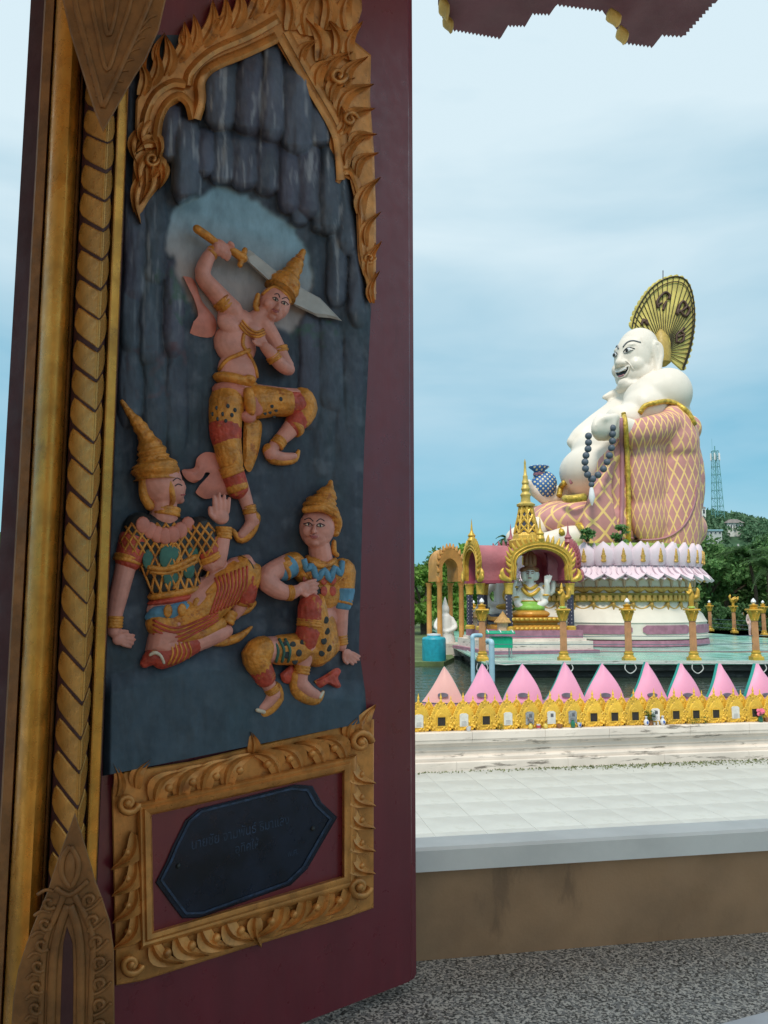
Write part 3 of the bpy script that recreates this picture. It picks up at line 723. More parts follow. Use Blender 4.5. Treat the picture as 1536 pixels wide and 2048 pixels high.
for i in range(7):
    y = 1800 + i * 42
    gleaf(98 - i * 7 + (i > 3) * (i - 3) * 4, y + 6, 14, .5, m_golddull, foot, 19); gleaf(180 + min(i, 3) * 7, y, 14, 2.2, m_golddull, foot, 19)
    gsweep('vein', [(108 - i * 8 + (i > 3) * (i - 3) * 5, y - 16), (92 - i * 8 + (i > 3) * (i - 3) * 5, y - 20), (74 - i * 6 + (i > 3) * (i - 3) * 4, y - 10)], 3, m_golddull, foot, 20)
    gsweep('vein', [(168 + min(i, 3) * 6, y + 22), (186 + min(i, 3) * 6, y + 14), (204 + min(i, 3) * 6, y - 4)], 3, m_golddull, foot, 20)
head = gplate('corner_leaf', [(206, 264), (190, 226), (166, 150), (140, 66), (120, -20), (110, -110), (360, -110), (334, -10), (318, 60), (302, 96), (290, 122), (272, 150), (252, 184)], -25, 18, m_golddull, frame, .96)
head['label'] = 'pointed gilded leaf hanging from the top of the frame'
for pth, r in (([(140, -100), (150, 0), (172, 90), (206, 215)], 6), ([(330, -100), (300, 0), (262, 90), (206, 215)], 6), ([(172, -100), (182, 0), (196, 70), (214, 140), (236, 80), (262, 0), (280, -100)], 5), ([(196, -100), (204, 0), (216, 70), (232, 20), (246, -100)], 5)):
    gsweep('ridge', pth, r, m_golddull, head, 19)
for i in range(8):
    gsweep('vein', [(150 + i * 6, 40 + i * 22), (162 + i * 5, 46 + i * 20), (170 + i * 4.5, 60 + i * 18)], 2.5, m_golddull, head, 19)
    gsweep('vein', [(312 - i * 11, 30 + i * 22), (298 - i * 10, 36 + i * 21), (284 - i * 8.5, 52 + i * 18)], 2.5, m_golddull, head, 19)

# ================================================================== EAVE OVER THE WINDOW
m_eave = M('eave_maroon_paint', (.14, .055, .075), .6, var=.2, vs=3, bump=.1, bs=40)
m_eavegold = M('eave_gold', (.62, .42, .12), .6, metal=.1, var=.25, vs=12, bump=.5, bs=60)
EZ = EYE.z + 2.2
eave = thing('roof_eave', 'stepped maroon roof eave with saw-tooth edge and gold corner leaves', 'eave', on_z(1100, -60, EZ))
def teeth(a, b_, n):
    a = Vector(a); b_ = Vector(b_); d = b_ - a; q = Vector((-d.y, d.x)).normalized() * 5; q = q if q.y > 0 else -q
    out = []
    for i in range(n): out += [tuple(a + d * (i / n)), tuple(a + d * ((i + .5) / n) + q)]
    return out
def soffit(poly, z0, name):
    A = [on_z(x, y, z0) for x, y in poly]
    B = [p + UP * .03 for p in A]; return MB().loft([A, B], True, True).build(name, m_eave, eave, smooth=False)
soffit([(876, -80), (876, 10), (890, 52)] + teeth((906, 58), (1002, 75), 13) + [(1002, 75)] + teeth((1017, 50), (1052, 50), 5) + [(1052, 50)] + teeth((1066, 26), (1101, 27), 5) + [(1101, 27), (1117, 4), (1150, -80)], EZ, 'eave_step')
soffit(teeth((1100, 6), (1212, 21), 14) + [(1234, 60)] + teeth((1247, 84), (1307, 92), 8) + [(1307, 92)] + teeth((1325, 69), (1366, 71), 5) + teeth((1366, 71), (1430, 0), 10) + [(1500, -80), (1118, -80)], EZ + .035, 'eave_step')
for (x, y, w, h) in ((888, 12, 14, 22), (896, 42, 14, 16), (1227, 30, 18, 15), (1244, 65, 14, 16)):
    p = on_z(x, y, EZ - .012); k = p.y / FPX
    mb = MB()
    for j in range(7):
        a = -1.2 + j * .4; mb.ell(p + Vector((math.sin(a) * w * k * .5, -math.cos(a) * h * k * .1, -.004 * j)), (w * k * .42, h * k * 1.2, .016), nu=8, nv=6)
    mb.build('corner_leaf', m_eavegold, eave, sharp=None)
rl = None
mb = MB().box((-.9, 1.5, EZ + .07), (1.7, 2.55, EZ + .09)); mb.build('eave_board', m_eave, eave, smooth=False)
# ================================================================== RELIEF FIGURES ON THE SHUTTER
VX = .0016
class Fig:
    def __init__(s, name, label):
        s.root = None; s.name = name; s.label = label; s.mb = MB()
    def limb(s, pts, mb=None):
        (mb or s.mb).limb([S(x, y, h) for x, y, h, r in pts], [r * sc(x, y) for x, y, h, r in pts])
    def ell(s, x, y, h, rx, ry, rh, tilt=0, mb=None):
        k = sc(x, y); c, sn = math.cos(R(tilt)), math.sin(R(tilt))     # tilt clockwise in the picture
        ax = SD * c - UP * sn; ay = SD * sn + UP * c
        mt = Matrix((ax, ay, SN)).transposed(); (mb or s.mb).ell(S(x, y, h), (rx * k * 1.12, ry * k, rh * k), mt)
    def body(s):
        s.root = s.mb.sculpt(s.name, m_skin, VX, shutter, 4); s.root['label'] = s.label; s.bvh = bvh_of(s.root); return s.root
    def piece(s, name, mat, limbs=(), ells=(), vox=VX, sm=3):
        mb = MB()
        for l in limbs: s.limb(l, mb)
        for e in ells: s.ell(*e, mb=mb)
        return mb.sculpt(name, mat, vox, s.root, sm)
    def band(s, x0, y0, x1, y1, h, r, n=3, mat=None, name='bangle'):
        """ringed bracelet around a limb, from end to end along the limb"""
        a, b = S(x0, y0, h), S(x1, y1, h); k = sc(x0, y0); pts = []; rad = []
        for i in range(n * 4 + 1):
            u = i / (n * 4); pts.append(a + (b - a) * u); rad.append((r + 1.6 * abs(math.sin(math.pi * u * n)) - .8) * k)
        return MB().tube(pts, rad, 16).build(name, mat or m_fgold, s.root, sharp=None)
    def lay(s, name, mat, pts, r, bvh=None, lift=.0006, par=None, n=5, smooth=True, flat=1.0):
        P = spline([(x, y, 0) for x, y in pts], n) if smooth else [Vector((x, y, 0)) for x, y in pts]
        Q_ = []
        for p in P:
            q = hit(bvh or s.bvh, p.x, p.y, lift)
            if q is not None: Q_.append((q, p))
        if len(Q_) < 2: return None
        k = sc(pts[0][0], pts[0][1])
        return MB().tube([q for q, p in Q_], r * k, 6, flat=flat).build(name, mat, par or s.root, sharp=None)
    def spot(s, name, mat, x, y, rx, ry, bvh=None, lift=.0008, tilt=0, par=None, rh=1.2):
        q = hit(bvh or s.bvh, x, y, lift)
        if q is None: return
        k = sc(x, y); c, sn = math.cos(R(tilt)), math.sin(R(tilt)); ax = SD * c - UP * sn; ay = SD * sn + UP * c
        return MB().ell(q, (rx * k * 1.12, ry * k, rh * k), Matrix((ax, ay, SN)).transposed(), 12, 8).build(name, mat, par or s.root, sharp=None)
    def sheet(s, name, mat, outline, h0, h1, crown=6, sm=3):
        """soft cloth slab following an outline"""
        P = spline([(x, y, 0) for x, y in outline + [outline[0]]], 4)[:-1]
        A = [S(p.x, p.y, h0) for p in P]; B = [S(p.x, p.y, h1) for p in P]
        cx = sum(p.x for p in P) / len(P); cy = sum(p.y for p in P) / len(P)
        T = [S(cx + (p.x - cx) * .6, cy + (p.y - cy) * .6, h1 + crown) for p in P]
        return MB().loft([A, B, T], True, True).build(name, mat, s.root, sharp=40)
    def face(s, cx, cy, w, tilt, turn, brow=True):
        """painted eyes, brows, lips; turn: px shift of the face centre line, w: px half width of the face"""
        c, sn = math.cos(R(tilt)), math.sin(R(tilt))
        def q(a, b): return (cx + turn + (a * c - b * sn) * w, cy + (a * sn + b * c) * w)
        for sg, kx in ((-1, 1.0 - turn / w * .6), (1, 1.0 + turn / w * .1)):
            e = lambda a, b: q(sg * a * kx * .95, b)
            s.lay('eyebrow', m_ink, [e(.10, -.40), e(.34, -.58), e(.62, -.46)], .9)
            s.lay('eyelid', m_ink, [e(.12, -.16), e(.34, -.30), e(.66, -.20)], .9)
            s.spot('eye', m_chip, *e(.36, -.17), .15 * w, .07 * w, tilt=tilt, rh=.8); s.spot('pupil', m_ink, *e(.36, -.18), .075 * w, .08 * w, tilt=tilt, lift=.0012, rh=.8)
            s.lay('eyelid', m_ink, [e(.14, -.12), e(.36, -.09), e(.62, -.16)], .5)
        s.lay('lip', m_lip, [q(-.22, .52), q(0, .50), q(.22, .51)], 1.7); s.lay('lip', m_lip, [q(-.15, .57), q(0, .60), q(.15, .57)], 1.7)
    def head(s, cx, cy, w, tilt, turn, h):
        c, sn = math.cos(R(tilt)), math.sin(R(tilt))
        def q(a, b): return (cx + (a * c - b * sn) * w, cy + (a * sn + b * c) * w)
        s.ell(cx, cy, h, w, w * 1.22, w * .95, tilt)
        x, y = q(turn / w * .3, .45); s.ell(x, y, h + w * .15, w * .74, w * .80, w * .72, tilt)
        x, y = q(turn / w * .6, .92); s.ell(x, y, h + w * .45, w * .26, w * .22, w * .3, tilt)
        a = q(turn / w, -.16); b = q(turn / w * 1.25, .22); s.limb([(a[0], a[1], h + w * .86, w * .08), (b[0], b[1], h + w * 1.02, w * .15)])
        for sg in (-1, 1): x, y = q(turn / w * 1.15 + sg * .12, .24); s.ell(x, y, h + w * .9, w * .10, w * .09, w * .12)
        x, y = q(turn / w * .9, .53); s.ell(x, y, h + w * .82, w * .26, w * .12, w * .14, tilt)
        for sg in (-1, 1): x, y = q(turn / w * .5 + sg * .5, .22); s.ell(x, y, h + w * .5, w * .3, w * .34, w * .3)
def hand(F, px, py, ang, w, h, spread=.16, bend=0, n=4, thumb=1, flen=1.0):
    """palm at (px,py), fingers towards ang (degrees, 0 = right, -90 = up)"""
    a = R(ang); dx, dy = math.cos(a), math.sin(a); nx, ny = -dy, dx
    F.ell(px, py, h, w * .62, w * .62, w * .34, 0)
    for i in range(n):
        o = (i - (n - 1) / 2) / (n - 1) if n > 1 else 0
        L = w * (1.15 - abs(o + .12) * .5) * flen; bx, by = px + dx * w * .45 + nx * o * w * 1.0, py + dy * w * .45 + ny * o * w * 1.0
        ta = a + o * spread * 2; tx, ty = math.cos(ta), math.sin(ta)
        F.limb([(bx, by, h + 1, w * .19), (bx + tx * L * .55, by + ty * L * .55, h + w * .12 - bend * .3, w * .18), (bx + tx * L, by + ty * L, h + w * .02 - bend, w * .145)])
    if thumb:
        bx, by = px - dx * w * .15 + nx * thumb * w * .5, py - dy * w * .15 + ny * thumb * w * .5; ta = a + thumb * .75
        F.limb([(bx, by, h, w * .22), (bx + math.cos(ta) * w * .5, by + math.sin(ta) * w * .5, h + 3, w * .19), (bx + math.cos(ta - thumb * .3) * w * .95, by + math.sin(ta - thumb * .3) * w * .95, h + 2, w * .15)])
def crown(F, pts, name='crown', mat=None):
    """stacked ringed crown: pts = [(px,py,h,r)] from brow to tip"""
    P = [S(x, y, h) for x, y, h, r in pts]; rr = [r * sc(x, y) for x, y, h, r in pts]; A, B = [], []
    for i in range(len(P) - 1):
        for k in range(6):
            u = k / 6; A.append(catmull(P, i, u)); B.append((rr[i] * (1 - u) + rr[i+1] * u) * (1 + .13 * math.sin(u * math.pi * 2) * (i % 2 * 2 - 1)))
    A.append(P[-1]); B.append(rr[-1]); return MB().tube(A, B, 18).build(name, mat or m_fgold, F.root, sharp=None)

# ------------------------------------------------------------------ figure one: leaping swordsman
F = Fig('swordsman_figure', 'leaping carved swordsman with raised sword')
F.head(549, 607, 30, 24, 8, 22)
F.limb([(505, 645, 16, 20), (524, 628, 20, 17)])
F.limb([(462, 622, 14, 25), (434, 588, 16, 20), (406, 553, 18, 17), (412, 524, 20, 15), (425, 502, 22, 12)])             # raised arm
F.ell(441, 494, 24, 17, 14, 14, 30)
for i in range(4): F.limb([(430 + i * 8, 484 + i * 5, 28, 5), (434 + i * 8, 494 + i * 5, 34, 5.5), (430 + i * 8, 503 + i * 5, 30, 5)])
F.limb([(455, 496, 26, 6), (466, 492, 32, 5), (460, 486, 34, 4.5)])
F.ell(480, 650, 10, 46, 34, 26, 14); F.ell(470, 690, 10, 42, 44, 26, 4); F.ell(476, 742, 9, 40, 38, 24, 0); F.ell(458, 650, 24, 24, 20, 13, 20); F.ell(505, 660, 26, 20, 18, 12, 20)
F.limb([(524, 650, 14, 24), (546, 680, 16, 18), (566, 720, 20, 16), (577, 738, 22, 14), (560, 728, 32, 14), (541, 706, 38, 13), (530, 694, 38, 11)])   # bent arm
hand(F, 525, 684, -120, 17, 38, .1, 4, thumb=-1, flen=.8)
F.ell(476, 786, 9, 44, 30, 26); F.limb([(456, 800, 10, 34), (452, 850, 14, 30), (455, 900, 18, 25), (470, 945, 14, 19), (486, 985, 12, 15), (497, 1018, 12, 12), (504, 1040, 12, 14)])
F.limb([(504, 800, 12, 34), (560, 802, 18, 28), (606, 806, 22, 24), (590, 846, 20, 20), (566, 874, 18, 15), (550, 890, 16, 12), (540, 906, 15, 13)])
F.limb([(541, 908, 15, 13), (566, 914, 15, 10), (588, 912, 15, 7)]); F.limb([(506, 1042, 12, 14), (494, 1058, 12, 11), (482, 1070, 12, 9)])
F.body(); F.face(549, 607, 30, 24, 8)
crown(F, [(560, 585, 22, 36), (572, 566, 22, 28), (582, 548, 22, 20), (592, 530, 22, 14), (600, 515, 22, 10), (608, 500, 22, 4)])
F.lay('crown_rim', m_fgold, [(524, 590), (548, 574), (574, 590), (580, 606)], 3.5); F.spot('earring', m_fgold, 518, 604, 6, 14, tilt=20, rh=4)
F.piece('earring', m_fgold, [[(516, 590, 30, 5), (511, 612, 30, 6), (520, 630, 26, 5)], [(530, 648, 24, 5), (541, 660, 22, 5), (546, 652, 20, 4)]])
# sword
h = 30; mb = MB(); A = [(484, 506), (500, 500), (560, 548), (600, 574), (640, 596), (684, 642), (660, 636), (636, 634), (590, 612), (540, 566), (490, 520)]
mb.loft([[S(x, y, 14) for x, y in A], [S(x, y, 19) for x, y in A], [S(x * .5 + 285, y * .5 + 288, 25) if False else S(x + (585 - x) * .12, y + (573 - y) * .12, 24) for x, y in A]], True, True)
sw = mb.build('sword', m_blade, F.root, smooth=False)
F.piece('sword_grip', m_fgold, [[(394, 458, 24, 9), (414, 472, 26, 9), (430, 484, 28, 8)], [(462, 500, 26, 8), (486, 516, 26, 10)], [(490, 500, 26, 6), (480, 530, 26, 6)]])
# straps, bands, belt
F.lay('chest_strap', m_fgold, [(432, 750), (452, 722), (480, 708), (500, 700)], 4.5); F.lay('chest_strap', m_fgold, [(488, 668), (486, 690), (500, 712), (512, 740), (514, 762)], 4)
[F.lay('collar', m_fgold, [(484 - k_ * 3, 640 + k_ * 5), (498 - k_ * 2, 656 + k_ * 6), (514, 664 + k_ * 5), (528 + k_, 658 + k_ * 5)], 2.6) for k_ in range(3)]
F.band(440, 598, 456, 616, 16, 21, 3); F.band(420, 512, 428, 500, 22, 13, 2); F.band(556, 694, 560, 706, 17, 19, 2); F.band(552, 722, 544, 710, 35, 15, 3)
F.band(497, 1010, 500, 1028, 12, 14, 3); F.band(562, 878, 552, 892, 17, 15, 3)
F.piece('belt', m_fgold, [], [(472, 764, 12, 46, 16, 28, 6), (500, 758, 34, 12, 9, 8, 0)])
bl = F.piece('hip_cloth', m_fpink, [], [(472, 790, 14, 47, 22, 30, 8), (508, 808, 34, 22, 26, 14, 10), (496, 834, 36, 16, 12, 10, 0)])
F.piece('hip_ornament', m_fgold, [[(496, 786, 40, 12), (500, 806, 44, 12), (502, 824, 42, 9)], [(520, 786, 36, 10), (530, 806, 32, 6)]])
tr = F.piece('trousers', m_fgold, [[(454, 806, 14, 37), (451, 838, 17, 34), (452, 858, 18, 32)], [(508, 804, 16, 36), (548, 804, 20, 30), (574, 806, 23, 28)]])
tb_ = bvh_of(tr)
for x, y in [(434, 816), (446, 828), (436, 838), (456, 812), (464, 830), (426, 828), (452, 842), (470, 820), (544, 812), (552, 820), (540, 824), (548, 832), (562, 798), (530, 826)]: F.spot('spot', m_fblack, x, y, 3.6, 4.6, tb_, .0006, par=tr, rh=.7)
for l_ in ([(450, 852, 18, 33), (452, 874, 19, 32)], [(570, 806, 23, 27), (592, 806, 24, 26)], [(596, 838, 22, 24), (588, 852, 21, 21)]): F.piece('thigh_cuff', m_fred, [l_])
for l_ in ([(454, 882, 20, 29), (458, 910, 20, 27), (462, 930, 18, 25)], [(604, 800, 24, 26), (612, 816, 24, 24), (602, 836, 23, 23)]): F.piece('knee_guard', m_fgold, [l_])
for i in range(6): F.lay('fold', m_fgold, [(440 + i * 7, 880), (442 + i * 7, 905), (452 + i * 6, 926)], 1.6, bvh_of(F.root.children[-1]) if False else None)
F.band(458, 930, 466, 950, 18, 25, 3, name='knee_band'); F.piece('shin_cuff', m_fred, [[(466, 952, 16, 25), (474, 976, 14, 23)]])
F.band(470, 966, 476, 982, 15, 23, 1, name='cuff_rim'); F.band(594, 850, 584, 858, 21, 21, 1, name='cuff_rim')
F.sheet('front_cloth', m_fgold, [(488, 842), (512, 838), (524, 850), (520, 890), (512, 920), (500, 944), (488, 930), (486, 890)], 6, 18)
sc_ = F.root.children[-1]; sb = bvh_of(sc_)
for j in range(6):
    for i in range(3): F.spot('scale', m_fgold, 494 + i * 10 - (j % 2) * 4 - j, 858 + j * 13, 4.5, 6, sb, .001, par=sc_, rh=2)
F.sheet('flying_cloth', m_fpink, [(436, 908), (412, 904), (394, 916), (388, 936), (364, 940), (372, 958), (390, 966), (404, 954), (412, 940), (426, 944), (398, 976), (392, 986), (412, 998), (440, 990), (466, 984), (456, 940)], 4, 12)
F.sheet('scarf', m_fpink, [(366, 552), (384, 590), (396, 640), (380, 666), (424, 674), (432, 640), (404, 602), (388, 560)], 2, 7)
F.piece('shoe', m_fgold, [[(508, 1036, 11, 14), (502, 1058, 9, 13), (490, 1074, 9, 11), (478, 1078, 9, 8), (466, 1060, 10, 4)]]); F.piece('shoe', m_fgold, [[(538, 900, 12, 14), (545, 918, 11, 11), (572, 922, 11, 9), (590, 918, 12, 7), (597, 902, 13, 4)]])

# ------------------------------------------------------------------ figure two: seated, seen from behind, lattice shirt
F = Fig('lattice_shirt_figure', 'carved figure in lattice shirt seated with back turned')
F.ell(322, 962, 26, 38, 50, 34, -14); F.ell(346, 980, 26, 22, 28, 24, 0); F.limb([(362, 966, 26, 7), (368, 976, 26, 5)]); F.ell(359, 1000, 24, 9, 8, 9); F.ell(364, 988, 25, 6, 5, 6)
F.limb([(326, 1000, 20, 26), (328, 1036, 16, 28)])
F.ell(335, 1080, 12, 74, 52, 30, 8); F.ell(344, 1130, 12, 58, 48, 30, 4); F.ell(352, 1172, 12, 52, 36, 30)
F.limb([(276, 1056, 14, 30), (262, 1100, 14, 26), (250, 1140, 12, 20), (238, 1190, 12, 18), (229, 1236, 12, 14), (228, 1262, 12, 13)])
hand(F, 238, 1278, 10, 20, 12, .12, 2, thumb=-1)
F.limb([(398, 1066, 16, 32), (414, 1102, 22, 26), (428, 1132, 26, 20), (438, 1104, 32, 18), (447, 1068, 34, 14)])
hand(F, 442, 1034, -88, 25, 32, .10, 0, thumb=-1, flen=1.25)
F.ell(366, 1220, 10, 66, 44, 34, 0); F.limb([(390, 1216, 14, 46), (450, 1170, 22, 38), (490, 1136, 26, 28), (490, 1176, 20, 24), (478, 1212, 14, 16), (470, 1228, 12, 12)])
F.limb([(360, 1240, 12, 40), (320, 1290, 14, 30), (380, 1282, 16, 26), (430, 1268, 16, 20), (452, 1262, 14, 14)])
F.body()
F.lay('eyebrow', m_ink, [(346, 962), (354, 956), (362, 960)], 1); F.lay('eyelid', m_ink, [(350, 972), (357, 968), (364, 971)], 1.1); F.lay('lip', m_lip, [(362, 990), (370, 989)], 1.5)
crown(F, [(312, 960, 24, 44), (310, 935, 24, 42), (306, 915, 24, 33), (301, 896, 24, 24), (290, 870, 24, 17), (276, 848, 24, 12), (258, 824, 22, 8), (242, 800, 20, 3)])
F.piece('ear_guard', m_fgold, [[(332, 940, 46, 9), (340, 975, 48, 8), (346, 1000, 44, 6), (340, 1012, 40, 4)], [(290, 960, 30, 12), (288, 990, 28, 10), (300, 1012, 26, 10)], [(318, 920, 46, 10), (345, 926, 44, 8), (352, 948, 42, 6)]])
F.band(332, 1014, 330, 1032, 18, 29, 2, name='necklace')
sh = F.piece('shirt', m_fblack, [[(278, 1056, 15, 32), (266, 1096, 15, 29)], [(398, 1066, 17, 34), (412, 1096, 22, 29)]], [(335, 1078, 14, 76, 50, 32, 8), (344, 1128, 14, 60, 50, 32, 4), (352, 1172, 14, 53, 32, 31, 0)])
sb = bvh_of(sh)
for i in range(-7, 10):   # gold lattice over the back
    x0 = 262 + i * 17
    F.lay('lattice', m_fgold, [(x0, 1046), (x0 + 40, 1098), (x0 + 66, 1160), (x0 + 80, 1190)], 2.6, sb, .0004, par=sh); F.lay('lattice', m_fgold, [(x0 + 70, 1046), (x0 + 40, 1098), (x0 + 14, 1150), (x0 + 6, 1190)], 2.6, sb, .0004, par=sh)
for x, y, w_, hh in ((340, 1114, 20, 28), (300, 1118, 14, 22), (384, 1104, 12, 20), (346, 1154, 18, 24), (378, 1140, 11, 18)): F.spot('gem', m_fgreen, x, y, w_, hh, sb, .0004, par=sh, rh=3)
for x, y, w_, hh in ((340, 1114, 20, 28), (346, 1154, 18, 24)):
    F.lay('gem_rim', m_fgold, [(x - w_, y - hh * .2), (x - w_ * .5, y - hh), (x, y - hh * .5), (x + w_ * .5, y - hh), (x + w_, y - hh * .2), (x, y + hh)], 2.6, sb, .001, par=sh)
F.lay('cross_sash', m_fgold, [(296, 1134), (330, 1138), (362, 1128), (392, 1112)], 6, sb); F.lay('cross_sash', m_fgold, [(300, 1144), (336, 1146), (366, 1136), (394, 1122)], 4, sb)
for i in range(7):
    a = R(200 - i * 38); x, y = 330 + 46 * math.cos(a), 1042 + 34 * abs(math.sin(a)) ** .7 * (1 if math.sin(a) < 0.2 else .2)
    F.spot('collar_petal', m_fpink, 286 + i * 15, 1050 + 22 * math.sin(math.pi * i / 6), 13, 17, sb, .001, par=sh, rh=5)
F.piece('sleeve', m_fred, [[(270, 1078, 15, 31), (258, 1118, 14, 27)]]); F.piece('sleeve', m_fred, [[(408, 1086, 20, 31), (420, 1112, 24, 26)]])
F.band(257, 1112, 253, 1126, 14, 27, 2, name='sleeve_rim'); F.band(418, 1108, 424, 1120, 25, 26, 2, name='sleeve_rim')
F.band(230, 1232, 228, 1256, 12, 16, 4); F.band(446, 1078, 447, 1054, 33, 17, 4)
F.piece('belt', m_fgold, [], [(356, 1184, 14, 56, 15, 34, -10)]); F.piece('belt', m_fred, [], [(358, 1196, 14, 58, 11, 34, -10)])
bs_ = F.piece('blue_skirt', m_fblue, [], [(368, 1216, 14, 72, 24, 38, -14), (330, 1226, 20, 30, 18, 26, 0), (410, 1202, 24, 26, 20, 26, 0)]); bb = bvh_of(bs_)
for x, y in ((336, 1222), (364, 1220), (394, 1208), (412, 1192)): F.spot('gold_drop', m_fgold, x, y, 8, 13, bb, .0015, par=bs_, rh=5)
dh = F.piece('dhoti', m_fgold, [[(360, 1236, 14, 40), (400, 1218, 20, 42), (450, 1174, 25, 39), (490, 1138, 28, 29), (492, 1160, 24, 28), (484, 1196, 18, 22)], [(322, 1246, 16, 30), (360, 1262, 18, 32), (396, 1266, 18, 24), (440, 1248, 18, 14)]], [(340, 1246, 14, 42, 24, 28, 10)])
db = bvh_of(dh)
for i in range(9): F.lay('fold', m_fred, [(430 + i * 8, 1130 + 26 - i * 3), (436 + i * 7, 1180 - i), (420 + i * 7, 1230 - i * 3)], 2.4, db, .0003, par=dh)
for i in range(4): F.lay('hem', m_fred, [(306, 1240 + i * 9), (350, 1256 + i * 9), (400, 1240 + i * 7), (436, 1222 + i * 6)], 2.4, db, .0003, par=dh)
F.piece('knee_cuff', m_fred, [[(490, 1150, 26, 29), (488, 1190, 20, 25)]]); F.lay('stripe', m_fblack, [(480, 1112), (500, 1124), (510, 1146)], 2); F.band(486, 1196, 482, 1206, 16, 23, 1, name='cuff_rim')
tl = F.piece('dhoti_tail', m_fred, [[(384, 1282, 16, 26), (350, 1300, 18, 28), (326, 1314, 18, 24)], [(330, 1300, 20, 18), (306, 1312, 18, 18), (290, 1326, 14, 10)]]); t2 = bvh_of(tl)
F.piece('worn_edge', m_chip, [[(300, 1310, 32, 3), (310, 1305, 36, 4), (322, 1312, 38, 3), (328, 1326, 36, 3)]])
for i in range(5): F.lay('hem', m_fgold, [(340 + i * 9, 1284), (346 + i * 9, 1306), (336 + i * 8, 1330)], 2, t2, .0004, par=tl)
F.band(462, 1222, 452, 1246, 14, 15, 3); F.piece('shoe', m_fgold, [[(418, 1282, 14, 9), (446, 1284, 13, 9), (474, 1276, 13, 9), (492, 1264, 13, 6), (503, 1254, 13, 3)]]); F.piece('shoe', m_fgold, [[(474, 1226, 9, 9), (494, 1218, 9, 9), (508, 1206, 9, 6)]])

# ------------------------------------------------------------------ figure three: seated, facing out, blue collar
F = Fig('blue_collar_figure', 'carved figure with blue collar seated with one knee raised')
F.head(634, 1056, 33, 4, -5, 22); F.limb([(638, 1092, 18, 22), (642, 1120, 14, 24)])
F.ell(640, 1146, 12, 54, 34, 28, 4); F.ell(640, 1190, 12, 40, 40, 26); F.ell(636, 1240, 10, 36, 40, 24)
F.limb([(584, 1128, 14, 24), (556, 1138, 20, 21), (530, 1158, 26, 20), (556, 1180, 34, 18), (580, 1186, 40, 14), (592, 1182, 42, 12)])
hand(F, 606, 1176, -8, 20, 44, .14, 2, thumb=1)
F.limb([(684, 1144, 14, 26), (684, 1184, 14, 22), (680, 1214, 13, 18), (680, 1260, 12, 15), (682, 1290, 12, 12)])
hand(F, 694, 1308, 35, 17, 12, .14, 2, thumb=1)
F.limb([(632, 1300, 14, 30), (626, 1250, 30, 28), (622, 1208, 38, 24), (620, 1250, 36, 23), (612, 1300, 30, 19), (603, 1338, 26, 14), (600, 1362, 24, 15)])
F.limb([(636, 1296, 12, 30), (580, 1298, 20, 28), (516, 1304, 26, 24), (520, 1336, 24, 22), (534, 1364, 20, 15), (545, 1382, 18, 14)])
F.limb([(600, 1366, 24, 15), (618, 1382, 22, 12), (634, 1390, 20, 9)]); F.limb([(546, 1388, 18, 15), (536, 1404, 16, 12), (522, 1416, 15, 9)])
F.body(); F.face(634, 1056, 33, 4, -5)
crown(F, [(640, 1030, 22, 38), (644, 1014, 22, 33), (650, 1000, 22, 25), (655, 986, 22, 17), (660, 972, 22, 8), (662, 960, 22, 2)])
F.piece('headdress', m_fgold, [[(610, 1020, 30, 7), (640, 1016, 50, 8), (664, 1024, 44, 10), (674, 1044, 34, 11), (672, 1062, 26, 9)], [(668, 1084, 28, 5), (668, 1104, 26, 6), (674, 1110, 22, 5)]])
for i in range(6): F.piece('curl', m_fgold, [], [(662 + (i % 2) * 9, 1022 + i * 9, 40 - i * 2, 7, 7, 8, 0)], sm=1)
st = F.piece('shirt', m_fgold, [[(586, 1128, 15, 25), (566, 1136, 19, 23)], [(684, 1144, 15, 28), (684, 1178, 15, 25)]], [(640, 1146, 14, 56, 34, 30, 4), (642, 1188, 14, 40, 36, 28, 0)]); sb = bvh_of(st)
for i in range(8): F.spot('diamond', m_fred, 612 + (i % 4) * 18, 1160 + (i // 4) * 22, 7, 10, sb, .0008, par=st, rh=2)
F.lay('collar', m_fblue, [(606, 1118), (614, 1140), (624, 1130), (634, 1158), (648, 1140), (660, 1160), (668, 1136), (680, 1148), (684, 1124)], 7, sb, .001, n=3); F.lay('collar_rim', m_fgold, [(612, 1112), (632, 1130), (656, 1130), (676, 1114)], 6, sb, .0015)
F.lay('collar_rim', m_fgold, [(608, 1134), (618, 1152), (634, 1168), (650, 1152), (664, 1170), (684, 1156)], 2, sb, .001)
F.piece('sleeve', m_fblue, [[(578, 1132, 17, 25), (566, 1140, 19, 23)]]); F.piece('sleeve', m_fblue, [[(684, 1180, 15, 26), (682, 1204, 14, 23)]])
F.band(683, 1196, 681, 1208, 14, 23, 2, name='sleeve_rim'); F.band(568, 1138, 562, 1142, 20, 23, 1, name='sleeve_rim'); F.band(680, 1270, 682, 1290, 12, 14, 4); F.band(572, 1186, 584, 1186, 40, 15, 3)
F.spot('hollow', m_fblack, 632, 1186, 12, 14, sb, .001, rh=4)
dh = F.piece('dhoti', m_fgold, [[(632, 1300, 15, 33), (628, 1250, 31, 31), (624, 1206, 40, 26), (622, 1240, 38, 26), (616, 1276, 34, 23)], [(640, 1296, 13, 32), (590, 1298, 21, 31), (556, 1300, 24, 29)], [(646, 1240, 10, 24), (652, 1290, 10, 28)]]); db = bvh_of(dh)
for x, y in ((586, 1290), (598, 1306), (574, 1310), (654, 1262), (648, 1282), (658, 1296), (644, 1306), (606, 1286), (590, 1322), (572, 1288), (652, 1240)): F.spot('spot', m_fblack, x, y, 6, 7, db, .0006, par=dh, rh=1)
